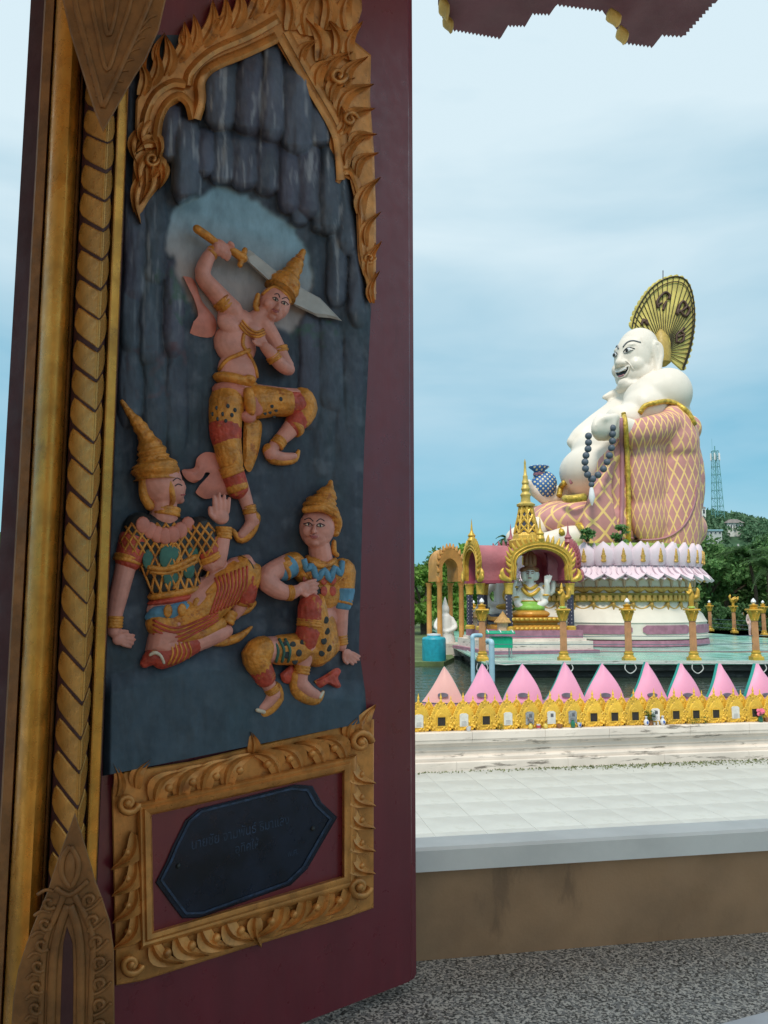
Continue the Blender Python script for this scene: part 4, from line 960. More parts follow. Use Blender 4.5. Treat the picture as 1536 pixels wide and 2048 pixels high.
for i in range(3): F.lay('stripe', m_fgreen, [(546 + i * 12, 1278), (556 + i * 12, 1300), (552 + i * 12, 1324)], 3, db, .0006, par=dh)
F.piece('thigh_cuff', m_fred, [[(622, 1214, 41, 26), (621, 1236, 40, 26)]]); F.band(621, 1238, 619, 1254, 39, 26, 3, name='knee_band'); F.piece('shin_cuff', m_fred, [[(618, 1260, 37, 25), (612, 1282, 33, 23)]])
F.band(611, 1280, 609, 1290, 32, 22, 1, name='cuff_rim'); F.band(605, 1330, 602, 1348, 26, 16, 3); F.band(540, 1372, 547, 1384, 19, 16, 3)
F.piece('knee_guard', m_fgold, [[(524, 1300, 26, 28), (510, 1310, 27, 27), (518, 1330, 26, 25)]]); F.piece('shin_cuff', m_fred, [[(520, 1334, 25, 24), (530, 1354, 22, 21)]]); F.band(529, 1352, 533, 1360, 21, 20, 1, name='cuff_rim')
F.piece('shoe', m_fgold, [[(592, 1352, 22, 13), (592, 1380, 19, 13), (612, 1396, 17, 12), (634, 1400, 17, 9), (646, 1384, 18, 4)]]); F.piece('shoe', m_fgold, [[(554, 1374, 17, 9), (556, 1396, 14, 12), (540, 1418, 13, 11), (524, 1428, 13, 8), (508, 1420, 14, 4)]])
F.piece('worn_edge', m_chip, [[(640, 1394, 27, 4), (646, 1384, 24, 3)]]); F.piece('worn_edge', m_chip, [[(514, 1420, 22, 4), (528, 1424, 24, 4)]])
F.sheet('dhoti_tail', m_fred, [(628, 1362), (650, 1350), (672, 1336), (682, 1342), (676, 1356), (682, 1372), (672, 1376), (656, 1368), (640, 1376)], 4, 14)
for p in ([(610, 1366), (624, 1365)], [(626, 1378), (630, 1368), (634, 1376), (638, 1368), (642, 1378)]): F.lay('scribble', m_ink, p, 1.5, bvh_of(F.root.children[-1]) if False else bvh_of(shutter.children[1]), .012, smooth=False)
F.sheet('robe_fold', m_fred, [(560, 1348), (584, 1330), (592, 1344), (584, 1366), (566, 1364)], 4, 20)
# ================================================================== NICHE WALL, PETALS, VASES
m_ngold = M('niche_gold_paint', (.74, .45, .05), .45, objvar=.1, metal=.15, var=.22, vs=7, bump=.25, bs=60, dirt=((.12, .06, .015), 14, .55, .85))
m_mauve = M('mauve_paint', (.36, .16, .22), .6, var=.2, vs=3, dirt=((.12, .08, .08), 3, .62, .5))
m_pink = M('pink_petal_paint', (.84, .36, .52), .55, var=.05, vs=1.5, dirt=((.5, .24, .33), 2.5, .66, .4))
m_pinko = M('salmon_petal_paint', (.78, .42, .38), .6, var=.06, vs=1.5)
m_teal = M('teal_petal_paint', (.02, .30, .25), .5, vs=2)
m_dark = M('dark_recess', (.03, .025, .022), .8, vs=8); m_slot = M('slot_grey', (.16, .15, .19), .7, vs=8)
m_stone = M('memorial_marble', (.66, .64, .58), .5, var=.1, vs=14); m_greyphoto = M('grey_memorial_stone', (.27, .28, .29), .35, var=.35, vs=26)
m_print = M('memorial_print', (.12, .12, .13), .6, var=.3, vs=40)
T_TOP = .04
wtop = on_plane(840, 1466, WALL_O + WN * T_TOP, WN).z - PAVE_Z
wall = thing('niche_wall', 'long weathered white stepped wall topped by a row of gold niches', 'wall', wl_(0, 0, 0))
k = wtop / .635
extr = lambda nm, prof, s0, s1, m: (lambda mb: (extrude(mb, prof, s0, s1, wl_), mb.build(nm, m, wall, smooth=False)))(MB())
rw = random.Random(21); s = -14.0
while s < 12:
    L = rw.uniform(1.5, 2.1)
    extr('plinth_block', [(0, -.1), (0, .135*k), (.012, .15*k), (.9, .155*k), (.9, -.1)], s, s + L - .004, m_white_wall); s += L
extr('moulding', [(.06, .153*k), (.055, .20*k), (.075, .225*k), (.12, .235*k), (.12, .30*k), (.10, .315*k), (.10, .385*k), (.075, .40*k), (.07, .452*k), (.85, .455*k), (.85, .153*k)], -14, 12, m_white_wall)
s = -14.0
while s < 12:
    L = rw.uniform(1.0, 1.5)
    extr('coping_block', [(.02, .452*k), (.012, .50*k), (0.0, .515*k), (0.0, .625*k), (.012, .635*k), (.84, .637*k), (.84, .452*k)], s, s + L - .005, m_white_wall); s += L
extr('ledge', [(.26, .638*k), (.26, 1.02*k), (.75, 1.03*k), (.75, .638*k)], -14, 12, m_mauve)

def ws(px, t=.1, py=1425):                       # distance along the wall of something seen at a pixel
    return (on_plane(px, py, WALL_O + WN * t, WN) - WALL_O).dot(WD)
NT = .17                                         # niche face
npx = [970, 1016, 1060, 1104, 1147, 1188, 1228, 1267, 1307, 1347, 1387, 1426, 1467, 1506]
s_a, s_b = ws(970, NT), ws(1506, NT); SPN = (s_b - s_a) / 13
NH = on_plane(1016, 1392, WALL_O + WN * NT, WN).z - PAVE_Z - wtop
def ogee(w, h, hs, n=6):
    """pointed niche outline: half width w, total height h, shoulder height hs"""
    out = [(-w, 0), (w, 0), (w * 1.04, hs * .6), (w, hs)]
    for i in range(1, n + 1):
        u = i / n; out.append((w * (1 - u) ** .62 * (1 + .12 * math.sin(u * math.pi)) * (1 if u < 1 else 0), hs + (h - hs) * (u ** .85)))
    return out + [(-x, y) for x, y in out[-2:2:-1]] + [(-w * 1.04, hs * .6)]
AN = -WN
mb = MB(); W2 = SPN / 2
for w, h, hs, t0, t1 in ((.92, .90, .40, -.02, .02), (.80, .84, .38, .02, .035), (.66, .76, .36, .035, .022), (.58, .70, .34, .02, .045), (.47, .60, .33, .045, .03), (.40, .55, .33, .03, .05)):
    mb.prism(ogee(w * W2, h * NH, hs * NH), (0, 0, 0), WD, UP, AN, t0 if t1 > t0 else 0, t1)
for i in range(9):                                # crockets up both sides and finial
    u = i / 8
    for sg in (-1, 1):
        x = sg * W2 * (.90 * (1 - u) ** .62 + .02); z_ = NH * (.42 + .46 * u); mb.ell(WD * x + UP * z_ + AN * .025, (.018, .014, .022), nu=6, nv=5)
mb.lathe([(.004, 0), (.022, .02), (.012, .05), (.02, .07), (.010, .10), (.002, .15)], UP * NH * .86 + AN * .02, 8)
rc = random.Random(33)
for i in range(34): mb.ell(WD * rc.uniform(-W2, W2) + UP * rc.uniform(.0, .12 + .16 * rc.random()) * NH + AN * rc.uniform(.02, .06), (rc.uniform(.012, .022),) * 3, nu=6, nv=5)
for sg in (-1, 1):
    for i in range(8): mb.ell(WD * sg * W2 * .93 + WD * rc.uniform(-.012, .012) + UP * NH * (.1 + i * .045) + AN * .03, (.02, .018, .02), nu=6, nv=5)
niche_o = mb.sculpt('niche', m_ngold, .0042, None, 1, .3); niche_me = niche_o.data; bpy.data.objects.remove(niche_o)
mb = MB()
mb.prism(ogee(.46 * W2, .86 * NH, .60 * NH), (0, 0, 0), WD, UP, AN, -.03, .01); mb.prism(ogee(.30 * W2, .76 * NH, .58 * NH), (0, 0, 0), WD, UP, AN, .01, .025)
for i in range(7):
    u = i / 6
    for sg in (-1, 1): mb.ell(WD * sg * W2 * (.44 * (1 - u) ** .62 + .01) + UP * NH * (.62 + .24 * u) + AN * .01, (.015, .012, .02), nu=6, nv=5)
mb.ell(UP * NH * .70 + AN * .02, (.03, .02, .035), nu=8, nv=6); mb.lathe([(.004, 0), (.016, .02), (.008, .04), (.012, .05), (.002, .10)], UP * NH * .84, 8)
pin_o = mb.sculpt('pinnacle', m_ngold, .0045, None, 1, .3); pin_me = pin_o.data; bpy.data.objects.remove(pin_o)
kinds = {-1: 'stone', -2: 'dark', -3: 'stone', -4: 'dark', 0: 'dark', 1: 'stone', 2: 'grey', 3: 'print', 4: 'grey', 5: 'dark', 6: 'dark', 7: 'dark', 8: 'greyw', 9: 'dark', 10: 'dark', 11: 'dark', 12: 'stone', 13: 'dark', 14: 'dark'}
def aprism(poly, o, t0, t1): return MB().prism(poly, o, WD, UP, AN, t0, t1)
for i in range(-14, 18):
    o = wl_(s_a + i * SPN, NT, wtop + .002); nn = put('niche', niche_me, wall, o)
    put('pinnacle', pin_me, wall, wl_(s_a + (i + .5) * SPN, NT + .05, wtop + .002))
    kd = kinds.get(i, 'dark'); hw, z0, z1 = W2 * .34, NH * .16, NH * .42
    if kd == 'dark':
        fr = MB()
        for lo, hi in (((-hw - .014, z0 - .014), (-hw, z1 + .014)), ((hw, z0 - .014), (hw + .014, z1 + .014)), ((-hw, z1), (hw, z1 + .014)), ((-hw, z0 - .014), (hw, z0))):
            fr.prism([lo, (hi[0], lo[1]), hi, (lo[0], hi[1])], o, WD, UP, AN, .04, .066)
        fr.build('opening_frame', m_ngold, nn, smooth=False)
        aprism([(-hw, z0), (hw, z0), (hw, z1), (-hw, z1)], o, .045, .054).build('opening', m_dark, nn, smooth=False)
    else:
        hw *= 1.12; z1_ = z1 * 1.14
        aprism([(-hw, z0 * .8), (hw, z0 * .8), (hw, z1_), (hw * .55, z1_ + .02), (-hw * .55, z1_ + .02), (-hw, z1_)], o, .03, .062).build('memorial_stone', m_greyphoto if kd == 'grey' else m_cap if kd == 'greyw' else m_stone, nn, smooth=False)
        if kd in ('print', 'greyw', 'grey'): aprism([(-hw * .2, z1 * .8), (hw * .5, z1 * .8), (hw * .5, z1 * 1.06), (-hw * .2, z1 * 1.06)], o, .0622, .064).build('portrait', m_print, nn, smooth=False)
        if kd != 'print':
            ln = MB()
            for q in range(4): zz = z0 + .018 * q; ln.prism([(-hw * .6, zz), (hw * (.6 - .1 * (q % 2)), zz), (hw * (.6 - .1 * (q % 2)), zz + .004), (-hw * .6, zz + .004)], o, WD, UP, AN, .0622, .0632)
            lo = ln.build('inscription', m_slot, nn, smooth=False); lo['kind'] = 'stuff'

# ---- big lotus petals behind the niches
words = ['salmon coloured lotus petal nearest the carved shutter', 'pink lotus petal, second from the shutter, in front of the pale blue pipes', 'pink lotus petal, third from the shutter', 'pink lotus petal in front of the column bearing a bird figure, fourth from the shutter',
         'pink lotus petal, fifth from the shutter', 'pink lotus petal with teal edge, sixth from the shutter', 'pink lotus petal with teal edge, seventh from the shutter', 'pink lotus petal with teal edge, eighth from the shutter', 'pink lotus petal cut by the right picture edge']
PT = .62
for i, (px, yaw) in enumerate(((886, -16), (963, -14), (1044, -13), (1130, -10), (1206, -9), (1297, -1), (1367, 2), (1445, 5), (1521, 8))):
    base = wl_(ws(px, PT, 1360), PT, 0); top = on_plane(px, 1328 + (6 if i == 0 else 0) - (3 if i in (3, 5) else 0), WALL_O + WN * PT, WN).z
    PB = on_plane(px, 1404, WALL_O + WN * PT, WN).z; H = top - PB; Wd = 41 * base.y / FPX * (1.0 if i not in (2, 6) else .95)
    pt = thing('lotus_petal', words[i], 'lotus petal', (base.x, base.y, PB), 'giant lotus petals behind the niche wall')
    a = R(yaw) + math.atan2(WD.y, WD.x); ax = Vector((math.cos(a), math.sin(a), 0)); an = Vector((math.sin(a), -math.cos(a), 0))
    nu, nv = 13, 15; fr, bk = [], []
    bul = .16 if i in (2, 4, 6, 8) else -.04
    for v in range(nv):
        t = v / (nv - 1); wv = Wd * ((1 - t) ** .92 * (1 + bul * math.sin(t * 3.0)) + .012)
        for u in range(nu):
            q = -1 + 2 * u / (nu - 1); bulge = (.12 * (1 - q * q) * (1 - t * .5)) - .10 * t * t
            p = Vector((base.x, base.y, PB + H * t)) + ax * (q * wv + .03 * math.sin(t * 2.5)) + an * bulge
            fr.append(p); bk.append(p - an * .07)
    mb = MB(); ix = lambda u, v: v * nu + u
    mb.add(fr + bk, []); off = nu * nv
    for v in range(nv - 1):
        for u in range(nu - 1): mb.f.append([ix(u, v), ix(u+1, v), ix(u+1, v+1), ix(u, v+1)]); mb.m.append(0); mb.f.append([off + ix(u, v), off + ix(u, v+1), off + ix(u+1, v+1), off + ix(u+1, v)]); mb.m.append(1)
        for u in (0, nu - 1): mb.f.append([ix(u, v), ix(u, v+1), off + ix(u, v+1), off + ix(u, v)]); mb.m.append(1)
    for u in range(nu - 1): mb.f.append([ix(u, nv-1), ix(u+1, nv-1), off + ix(u+1, nv-1), off + ix(u, nv-1)]); mb.m.append(1); mb.f.append([ix(u, 0), off + ix(u, 0), off + ix(u+1, 0), ix(u+1, 0)]); mb.m.append(1)
    mb.build('petal', [m_pinko if i == 0 else m_pink, m_teal], pt, sharp=50)
    zz = on_plane(px, 1390, WALL_O + WN * (PT - .1), WN).z; c = Vector((base.x, base.y, zz)) + an * .132
    MB().prism([(.085 * math.cos(q * .393) * 1.0 + (.03 if math.cos(q * .393) > 0 else -.03) * 0, .035 * math.sin(q * .393)) for q in range(16)], c, ax, UP, an, -.05, .004).build('slot', m_slot, pt, smooth=False)

# ---- vases and flowers on the coping
m_vy = M('yellow_glaze', (.72, .55, .12), .3); m_vw = M('white_porcelain', (.72, .72, .74), .25, var=.04); m_vblue = M('cobalt_glaze', (.05, .12, .42), .3)
m_vb = M('brown_clay', (.30, .13, .05), .6); m_vg = M('green_glaze', (.02, .17, .10), .25); m_vr = M('red_print', (.45, .06, .08), .5); m_leafs = M('pot_plant_leaf', (.05, .16, .035), .6, var=.35, vs=20); m_flow = M('pink_flower', (.80, .16, .26), .6, var=.25, vs=30)
VT = .08
def vase(name, px, h, r, kind, mat, label, cat='vase'):
    o = wl_(ws(px, VT, 1452), VT, wtop + .003); t = thing(name, label, cat, o)
    profs = {'jar': [(.55, 0), (.8, .05), (1, .4), (.95, .65), (.55, .82), (.5, .9), (.62, 1), (.5, 1), (.42, .88)], 'cup': [(.75, 0), (.8, .02), (.95, .95), (1, 1), (.9, 1), (.8, .3)],
             'bottle': [(.5, 0), (.6, .04), (1, .30), (.85, .52), (.38, .70), (.34, .85), (.55, 1), (.45, 1), (.28, .86)], 'bowl': [(.5, 0), (.55, .1), (.95, .7), (1, 1), (.92, 1), (.8, .7)]}
    MB().lathe([(a * r, b * h) for a, b in profs[kind]], o, 18).build('body', mat, t, sharp=60); return t, o
def sprig(t, o, h, n, mat, seed, sp=.05, name='leaf', size=.03):
    rq = random.Random(seed)
    for i in range(n):
        a = rq.uniform(0, 6.28); d = Vector((math.cos(a), math.sin(a), 0)); p = o + d * rq.uniform(0, sp) + UP * (h + rq.uniform(-.02, .07)); q = p + d * size * 1.4 + UP * rq.uniform(-.01, .03); w = Vector((-d.y, d.x, 0)) * size * .5
        MB().add([p, (p + q) / 2 + w + UP * .004, q, (p + q) / 2 - w + UP * .004], [(0, 1, 2), (0, 2, 3)]).build(name, mat, t, smooth=False)
t, o = vase('cup', 937, .065, .04, 'cup', m_vw, 'pale cup at the left end of the row of offerings', 'cup')
t = thing('potted_sprig', 'small green sprig between the pale cup and the first yellow jar', 'plant', wl_(ws(1000, VT), VT, wtop)); sprig(t, wl_(ws(1000, VT), VT, wtop), .02, 14, m_leafs, 1, .03)
t, o = vase('jar', 1061, .085, .037, 'jar', m_vy, 'yellow glazed jar with dry stems, left of the two yellow jars', 'jar'); sprig(t, o, .10, 8, m_vb, 2, .02)
t, o = vase('cup', 1077, .07, .033, 'cup', m_vw, 'white cup with red print between two yellow jars', 'cup'); MB().lathe([(.0335, .015), (.0345, .018), (.036, .05), (.0348, .052)], o, 18).build('print_band', m_vr, t)
t, o = vase('jar', 1091, .085, .037, 'jar', m_vy, 'yellow glazed jar, right of the two yellow jars', 'jar'); sprig(t, o, .09, 5, m_vb, 4, .02)
t, o = vase('bowl', 1119, .06, .05, 'bowl', m_vb, 'brown clay bowl below a grey memorial stone', 'bowl')
t, o = vase('vase', 1146, .12, .036, 'jar', m_vg, 'dark green glazed vase on the white wall'); 
t, o = vase('pot', 1159, .075, .037, 'bowl', m_vw, 'small blue and white pot beside the green vase', 'pot'); MB().ell(o + AN * .033 + UP * .04, (.018, .018, .022)).build('painted_flower', m_vblue, t); sprig(t, o, .05, 6, m_leafs, 6, .02)
for px, lb in ((1293, 'blue and white bottle vase, left of the pair under the leafy plant'), (1326, 'blue and white bottle vase, right of the pair by the stained coping')):
    t, o = vase('bottle_vase', px, .145, .046, 'bottle', m_vw, lb)
    MB().ell(o + AN * .028 + UP * .05, (.022, .022, .030)).build('painted_flower', m_vblue, t); MB().lathe([(.016, .11), (.0175, .112), (.0175, .118), (.016, .12)], o, 16).build('painted_ring', m_vblue, t)
for px, lb, h in ((1309, 'left of two tiny white cups between the blue and white vases', .045), (1316, 'right of two tiny white cups between the blue and white vases', .055)): vase('cup', px, h, .018, 'cup', m_vw, lb, 'cup')
o = wl_(ws(1301, .10), .11, wtop); t = thing('pot_plant', 'leafy green plant behind the left blue and white vase', 'plant', o); sprig(t, o, .09, 60, m_leafs, 7, .055, size=.045); sprig(t, o, .16, 40, m_leafs, 8, .07, size=.04)
MB().lathe([(.03, 0), (.04, .08), (.035, .08)], o, 12).build('pot', m_vb, t)
o = wl_(ws(1400, .10), .10, wtop); t = thing('dry_plant', 'dark withered plant creeping along the foot of the niches', 'plant', o); sprig(t, o + WD * -.12, .03, 30, m_leafs, 17, .10, size=.03); sprig(t, o + WD * .1, .04, 30, m_leafs, 18, .12, size=.03)
t, o = vase('flower_vase', 1522, .10, .04, 'jar', m_vg, 'green vase with pink artificial flowers at the right edge'); rq = random.Random(9)
for i in range(9):
    p = o + Vector((rq.uniform(-.05, .05), rq.uniform(-.03, .03), .15 + rq.uniform(-.03, .07))); mb = MB()
    for j in range(6): a = j * 1.05; mb.ell(p + Vector((math.cos(a) * .018, 0, math.sin(a) * .018)), (.016, .010, .016), nu=6, nv=5)
    mb.ell(p + Vector((0, -.008, 0)), (.01, .01, .01), nu=6, nv=5); f_ = mb.sculpt('flower', m_flow, .004, t, 1)
sprig(t, o, .12, 24, m_leafs, 12, .05, size=.04)
vase('bowl', 1534, .07, .04, 'bowl', m_vb, 'clay bowl next to the pink flowers', 'bowl')
# ================================================================== PLATFORM IN THE LAKE
def _deck(nt, c):
    n1 = _noise(nt, .25, 4, .6, (1, .35, 1)); c = _mixc(nt, c, (.40, .56, .50), _ramp(nt, n1, .45, .62, 0, .7)); return c
m_deck = M('teal_deck_tile', (.22, .52, .42), .24, var=.12, vs=.5, extra=_deck)
m_deckedge = M('stained_concrete', (.10, .095, .085), .85, var=.4, vs=.8, dirt=((.30, .28, .24), 1.2, .55, .6, (1, 1, 4)))
m_deckband = M('terracotta_band', (.42, .20, .13), .3, vs=.5)
m_palecurb = M('pale_deck_curb', (.50, .55, .50), .5, vs=.6, dirt=((.12, .12, .1), 1.5, .56, .8, (1, 1, 3)))
m_cgold = M('column_gold_paint', (.62, .37, .05), .42, metal=.3, var=.18, vs=3, bump=.2, bs=20, dirt=((.25, .11, .02), 3, .60, .6))
m_shaft = M('column_shaft_paint', (.52, .26, .12), .55, var=.15, vs=3)
m_lamp = M('white_lamp_globe', (.82, .82, .84), .3, var=.03); m_rail = M('blue_grey_cable', (.10, .16, .20), .5); m_rope = M('pale_rope', (.55, .56, .53), .7)
YF = on_z(1200, 1326, 0).y
c_l = on_z(985, 1326, 0); c_b = on_z(924, 1294, 0)
back_r = on_z(1529, 1270, 0); back_m = on_z(1421, 1261, 0)
dirb = (back_r - back_m); far_r = back_m + dirb * 6
plat = thing('lake_platform', 'wide teal tiled platform standing in the lake under the giant statue', 'platform', (12, 42, 0))
lx = c_b + (c_b - c_l) * .6
deck = [(c_l.x - .3, YF + .02), (60, YF + .3), (60, far_r.y + .6), (far_r.x, far_r.y + .8), (back_m.x - .8, back_m.y + .9), (back_m.x - 3, back_m.y + 4), (lx.x, back_m.y + 4), (lx.x, lx.y + 2), (c_b.x - .4, c_b.y)]
def slab(poly, z0, z1, nm, m): 
    return MB().loft([[Vector((x, y, z0)) for x, y in poly], [Vector((x, y, z1)) for x, y in poly]], True, True).build(nm, m, plat, smooth=False)
slab(deck, -.06, 0, 'deck', m_deck)
ins = lambda k: [(x + (15 - x) * k * .02, y + (44 - y) * k * .02) for x, y in deck]
slab(ins(1), -.30, -.062, 'deck_side', m_deckedge); slab(ins(2.2), -1.5, -.302, 'deck_footing', m_deckedge)
MB().box((c_l.x - .2, YF + .03, .003), (60, YF + .32, .06)).build('curb', m_palecurb, plat, smooth=False)
yb = on_z(1300, 1303, 0).y; MB().box((c_l.x + .2, yb - .55, .001), (60, yb + .2, .008)).build('floor_band', m_deckband, plat, smooth=False)
# white rope along the edge with hanging loops
rp = thing('mooring_rope', 'pale rope along the front edge of the lake platform with loops', 'rope', (c_l.x, YF, 0))
pts = [c_b + Vector((0, -.1, .02)), Vector((c_l.x - .1, YF - .02, 0))] + [Vector((c_l.x + i * 1.5, YF - .03, -.02 + .012 * (i % 2))) for i in range(1, 34)]
MB().tube(spline(pts, 3), .022, 6).build('rope', m_rope, rp, sharp=None)
for px in (965, 1060, 1136, 1263, 1398, 1525):
    if px == 1060: continue
    o = on_z(px, 1327, 0); o.y = YF - .06; w = .3
    MB().tube(spline([o + Vector((-w * .5, .05, -.02)), o + Vector((-w * .6, 0, -.22)), o + Vector((0, -.02, -.36)), o + Vector((w * .7, 0, -.2)), o + Vector((w * .5, .05, 0))], 5), .02, 6).build('loop', m_rope, rp, sharp=None)

# ---- columns
def bird_parts(t, o, h):
    """small gilded bird figure standing on a column"""
    mb = MB(); k = h
    mb.limb([o + Vector((0, 0, .02 * k)), o + Vector((0, 0, .3 * k))], [.10 * k, .12 * k]); mb.ell(o + Vector((.02, 0, .42 * k)), (.26 * k, .16 * k, .2 * k))
    mb.limb([o + Vector((-.16 * k, 0, .5 * k)), o + Vector((-.26 * k, 0, .68 * k)), o + Vector((-.22 * k, 0, .84 * k))], [.12 * k, .08 * k, .08 * k]); mb.limb([o + Vector((-.24 * k, 0, .84 * k)), o + Vector((-.38 * k, 0, .8 * k))], [.06 * k, .02 * k])
    for i in range(3): mb.limb([o + Vector((-.22 * k, 0, .88 * k)), o + Vector((-.26 * k + .05 * i * k, 0, 1.0 * k))], [.03 * k, .012 * k])
    mb.limb([o + Vector((.2 * k, 0, .42 * k)), o + Vector((.40 * k, 0, .56 * k)), o + Vector((.46 * k, 0, .78 * k))], [.12 * k, .1 * k, .04 * k])
    mb.limb([o + Vector((-.04 * k, -.14 * k, .5 * k)), o + Vector((.16 * k, -.2 * k, .62 * k)), o + Vector((.34 * k, -.18 * k, .72 * k))], [.09 * k, .09 * k, .03 * k]); mb.limb([o + Vector((-.04 * k, .14 * k, .5 * k)), o + Vector((.16 * k, .2 * k, .66 * k)), o + Vector((.34 * k, .18 * k, .78 * k))], [.09 * k, .09 * k, .03 * k])
    return mb.sculpt('bird_figure', m_cgold, .022 * k, t, 2)
def kinnari_parts(t, o, h):
    """small gilded standing human-bird figure"""
    mb = MB(); k = h
    mb.limb([o + Vector((0, 0, 0)), o + Vector((0, 0, .3 * k)), o + Vector((.02, 0, .5 * k))], [.10 * k, .12 * k, .13 * k]); mb.limb([o + Vector((.02, 0, .5 * k)), o + Vector((-.02, 0, .72 * k))], [.12 * k, .1 * k])
    mb.ell(o + Vector((-.03 * k, 0, .85 * k)), (.075 * k, .075 * k, .09 * k)); mb.limb([o + Vector((-.03 * k, 0, .92 * k)), o + Vector((-.02 * k, 0, 1.08 * k))], [.06 * k, .015 * k])
    for sg in (-1, 1): mb.limb([o + Vector((-.02 * k, sg * .1 * k, .7 * k)), o + Vector((-.14 * k, sg * .1 * k, .58 * k)), o + Vector((-.18 * k, sg * .02 * k, .68 * k))], [.045 * k, .04 * k, .035 * k])
    mb.limb([o + Vector((.08 * k, 0, .4 * k)), o + Vector((.26 * k, 0, .46 * k)), o + Vector((.32 * k, 0, .72 * k)), o + Vector((.28 * k, 0, .84 * k))], [.1 * k, .11 * k, .08 * k, .03 * k])
    r_ = mb.sculpt('bird_figure', m_cgold, .022 * k, t, 2); MB().ell(o + Vector((0, 0, -.02)), (.16 * k, .16 * k, .07 * k)).build('green_base', m_lime, t); return r_
m_lime = M('lime_paint', (.30, .48, .10), .5, vs=3)
def column(px, py, top, label, H=None):
    o = on_z(px, py, 0); o.z = 0.0
    if H is None: H = at(px, 1214, o.y).z
    t = thing('column', label, 'column', o, 'gold columns round the lake platform')
    r = .135 * H / 2.0
    MB().bbox((o.x - r*1.55, o.y - r*1.55, .002), (o.x + r*1.55, o.y + r*1.55, H*.07), .02).build('plinth', m_cgold, t, smooth=False)
    MB().lathe([(r*1.5, H*.07), (r*1.5, H*.085), (r*1.2, H*.12), (r*1.35, H*.135), (r*1.35, H*.15), (r*1.05, H*.165), (r*1.02, H*.19)], o, 20).build('base', m_cgold, t)
    MB().lathe([(r, H*.19, 1), (r*.98, H*.21, 1), (r*.90, H*.72, 1), (r*.9, H*.74, 1)], o, 32, .12).build('shaft', m_shaft, t, sharp=20)
    mb = MB().lathe([(r*.98, H*.74), (r*1.1, H*.75), (r*1.0, H*.765), (r*1.0, H*.79), (r*1.25, H*.86), (r*1.7, H*.93), (r*1.75, H*.935)], o, 20)
    for j in range(8):
        a = j * math.pi / 4; d = Vector((math.cos(a), math.sin(a), 0))
        mb.limb([o + d * r * 1.0 + UP * H * .78, o + d * r * 1.25 + UP * H * .84, o + d * r * 1.65 + UP * H * .88], [r*.28, r*.26, r*.14], 8)
        mb.limb([o + d * r * 1.2 + UP * H * .86, o + d * r * 1.6 + UP * H * .915, o + d * r * 1.95 + UP * H * .90], [r*.24, r*.22, r*.12], 8)
    mb.sculpt('capital', m_cgold, .014 if o.y < 40 else .02, t, 1)
    MB().bbox((o.x - r*1.85, o.y - r*1.85, H*.935), (o.x + r*1.85, o.y + r*1.85, H*.965), .02).build('abacus', m_cgold, t, smooth=False)
    b = o + UP * H * .965
    if top == 'lamp':
        MB().lathe([(r*1.0, 0), (r*1.15, .02*H), (r*.85, .035*H), (r*1.2, .06*H), (r*1.3, .075*H), (r*.5, .085*H), (r*.4, .1*H)], b, 16).build('lamp_stand', m_cgold, t)
        MB().lathe([(r*.35, .098*H), (r*.6, .115*H), (r*.72, .135*H), (r*.55, .165*H), (r*.12, .20*H), (.004, .205*H)], b, 14).build('lamp_globe', m_lamp, t)
    elif top == 'bird': bird_parts(t, b, .42 * H)
    else: kinnari_parts(t, b + UP * .07, .42 * H)
    return o, H
cols_f = [column(965, 1322, 'lamp', 'gold fluted column with lamp at the front left corner of the platform'), column(1128, 1322, 'kinnari', 'gold fluted column with figure in front of the small shrine'),
          column(1258, 1322, 'lamp', 'gold fluted column with lamp in front of the statue drum'), column(1388, 1322, 'kinnari', 'gold fluted column with figure at the right side of the drum'), column(1513, 1320, 'lamp', 'gold fluted column with lamp nearest the right picture edge'), column(1640, 1319, 'kinnari', 'gold fluted column just outside the right picture edge')]
cols_b = [column(1421, 1262, 'lamp', 'distant gold column with lamp right behind the drum', 1.9), column(1469, 1266, 'bird', 'distant gold column with golden bird on top', 1.9), column(1529, 1272, 'lamp', 'distant gold column with lamp cut by the right edge', 1.9)]
column(948, 1278, 'lamp', 'distant gold column with lamp left of the small shrine', 1.9)
def cables(cs, label):
    for kk, ((a, H1), (b, H2)) in enumerate(zip(cs[:-1], cs[1:])):
        mid = (a + b) / 2; t = thing('cable_rail', label[kk], 'railing', (mid.x, mid.y, 0), 'cable railings between the columns')
        for z in (.34, .62, .92): MB().tube([a + UP * z * H1 / 2, (a + b) / 2 + UP * (z * H1 / 2 - .012), b + UP * z * H1 / 2], .013, 6).build('cable', m_rail, t)
cables(cols_f, ['thin dark cables between the lamp column at the corner and the column before the shrine', 'thin dark cables between the shrine column and the lamp column before the drum', 'thin dark cables between the lamp column before the drum and the figure column', 'thin dark cables from the figure column to the lamp column near the right edge', 'thin dark cables leaving the picture at the right edge'])
cables(cols_b, ['thin cables between the far lamp column and the golden bird column', 'thin cables between the golden bird column and the far right lamp column'])

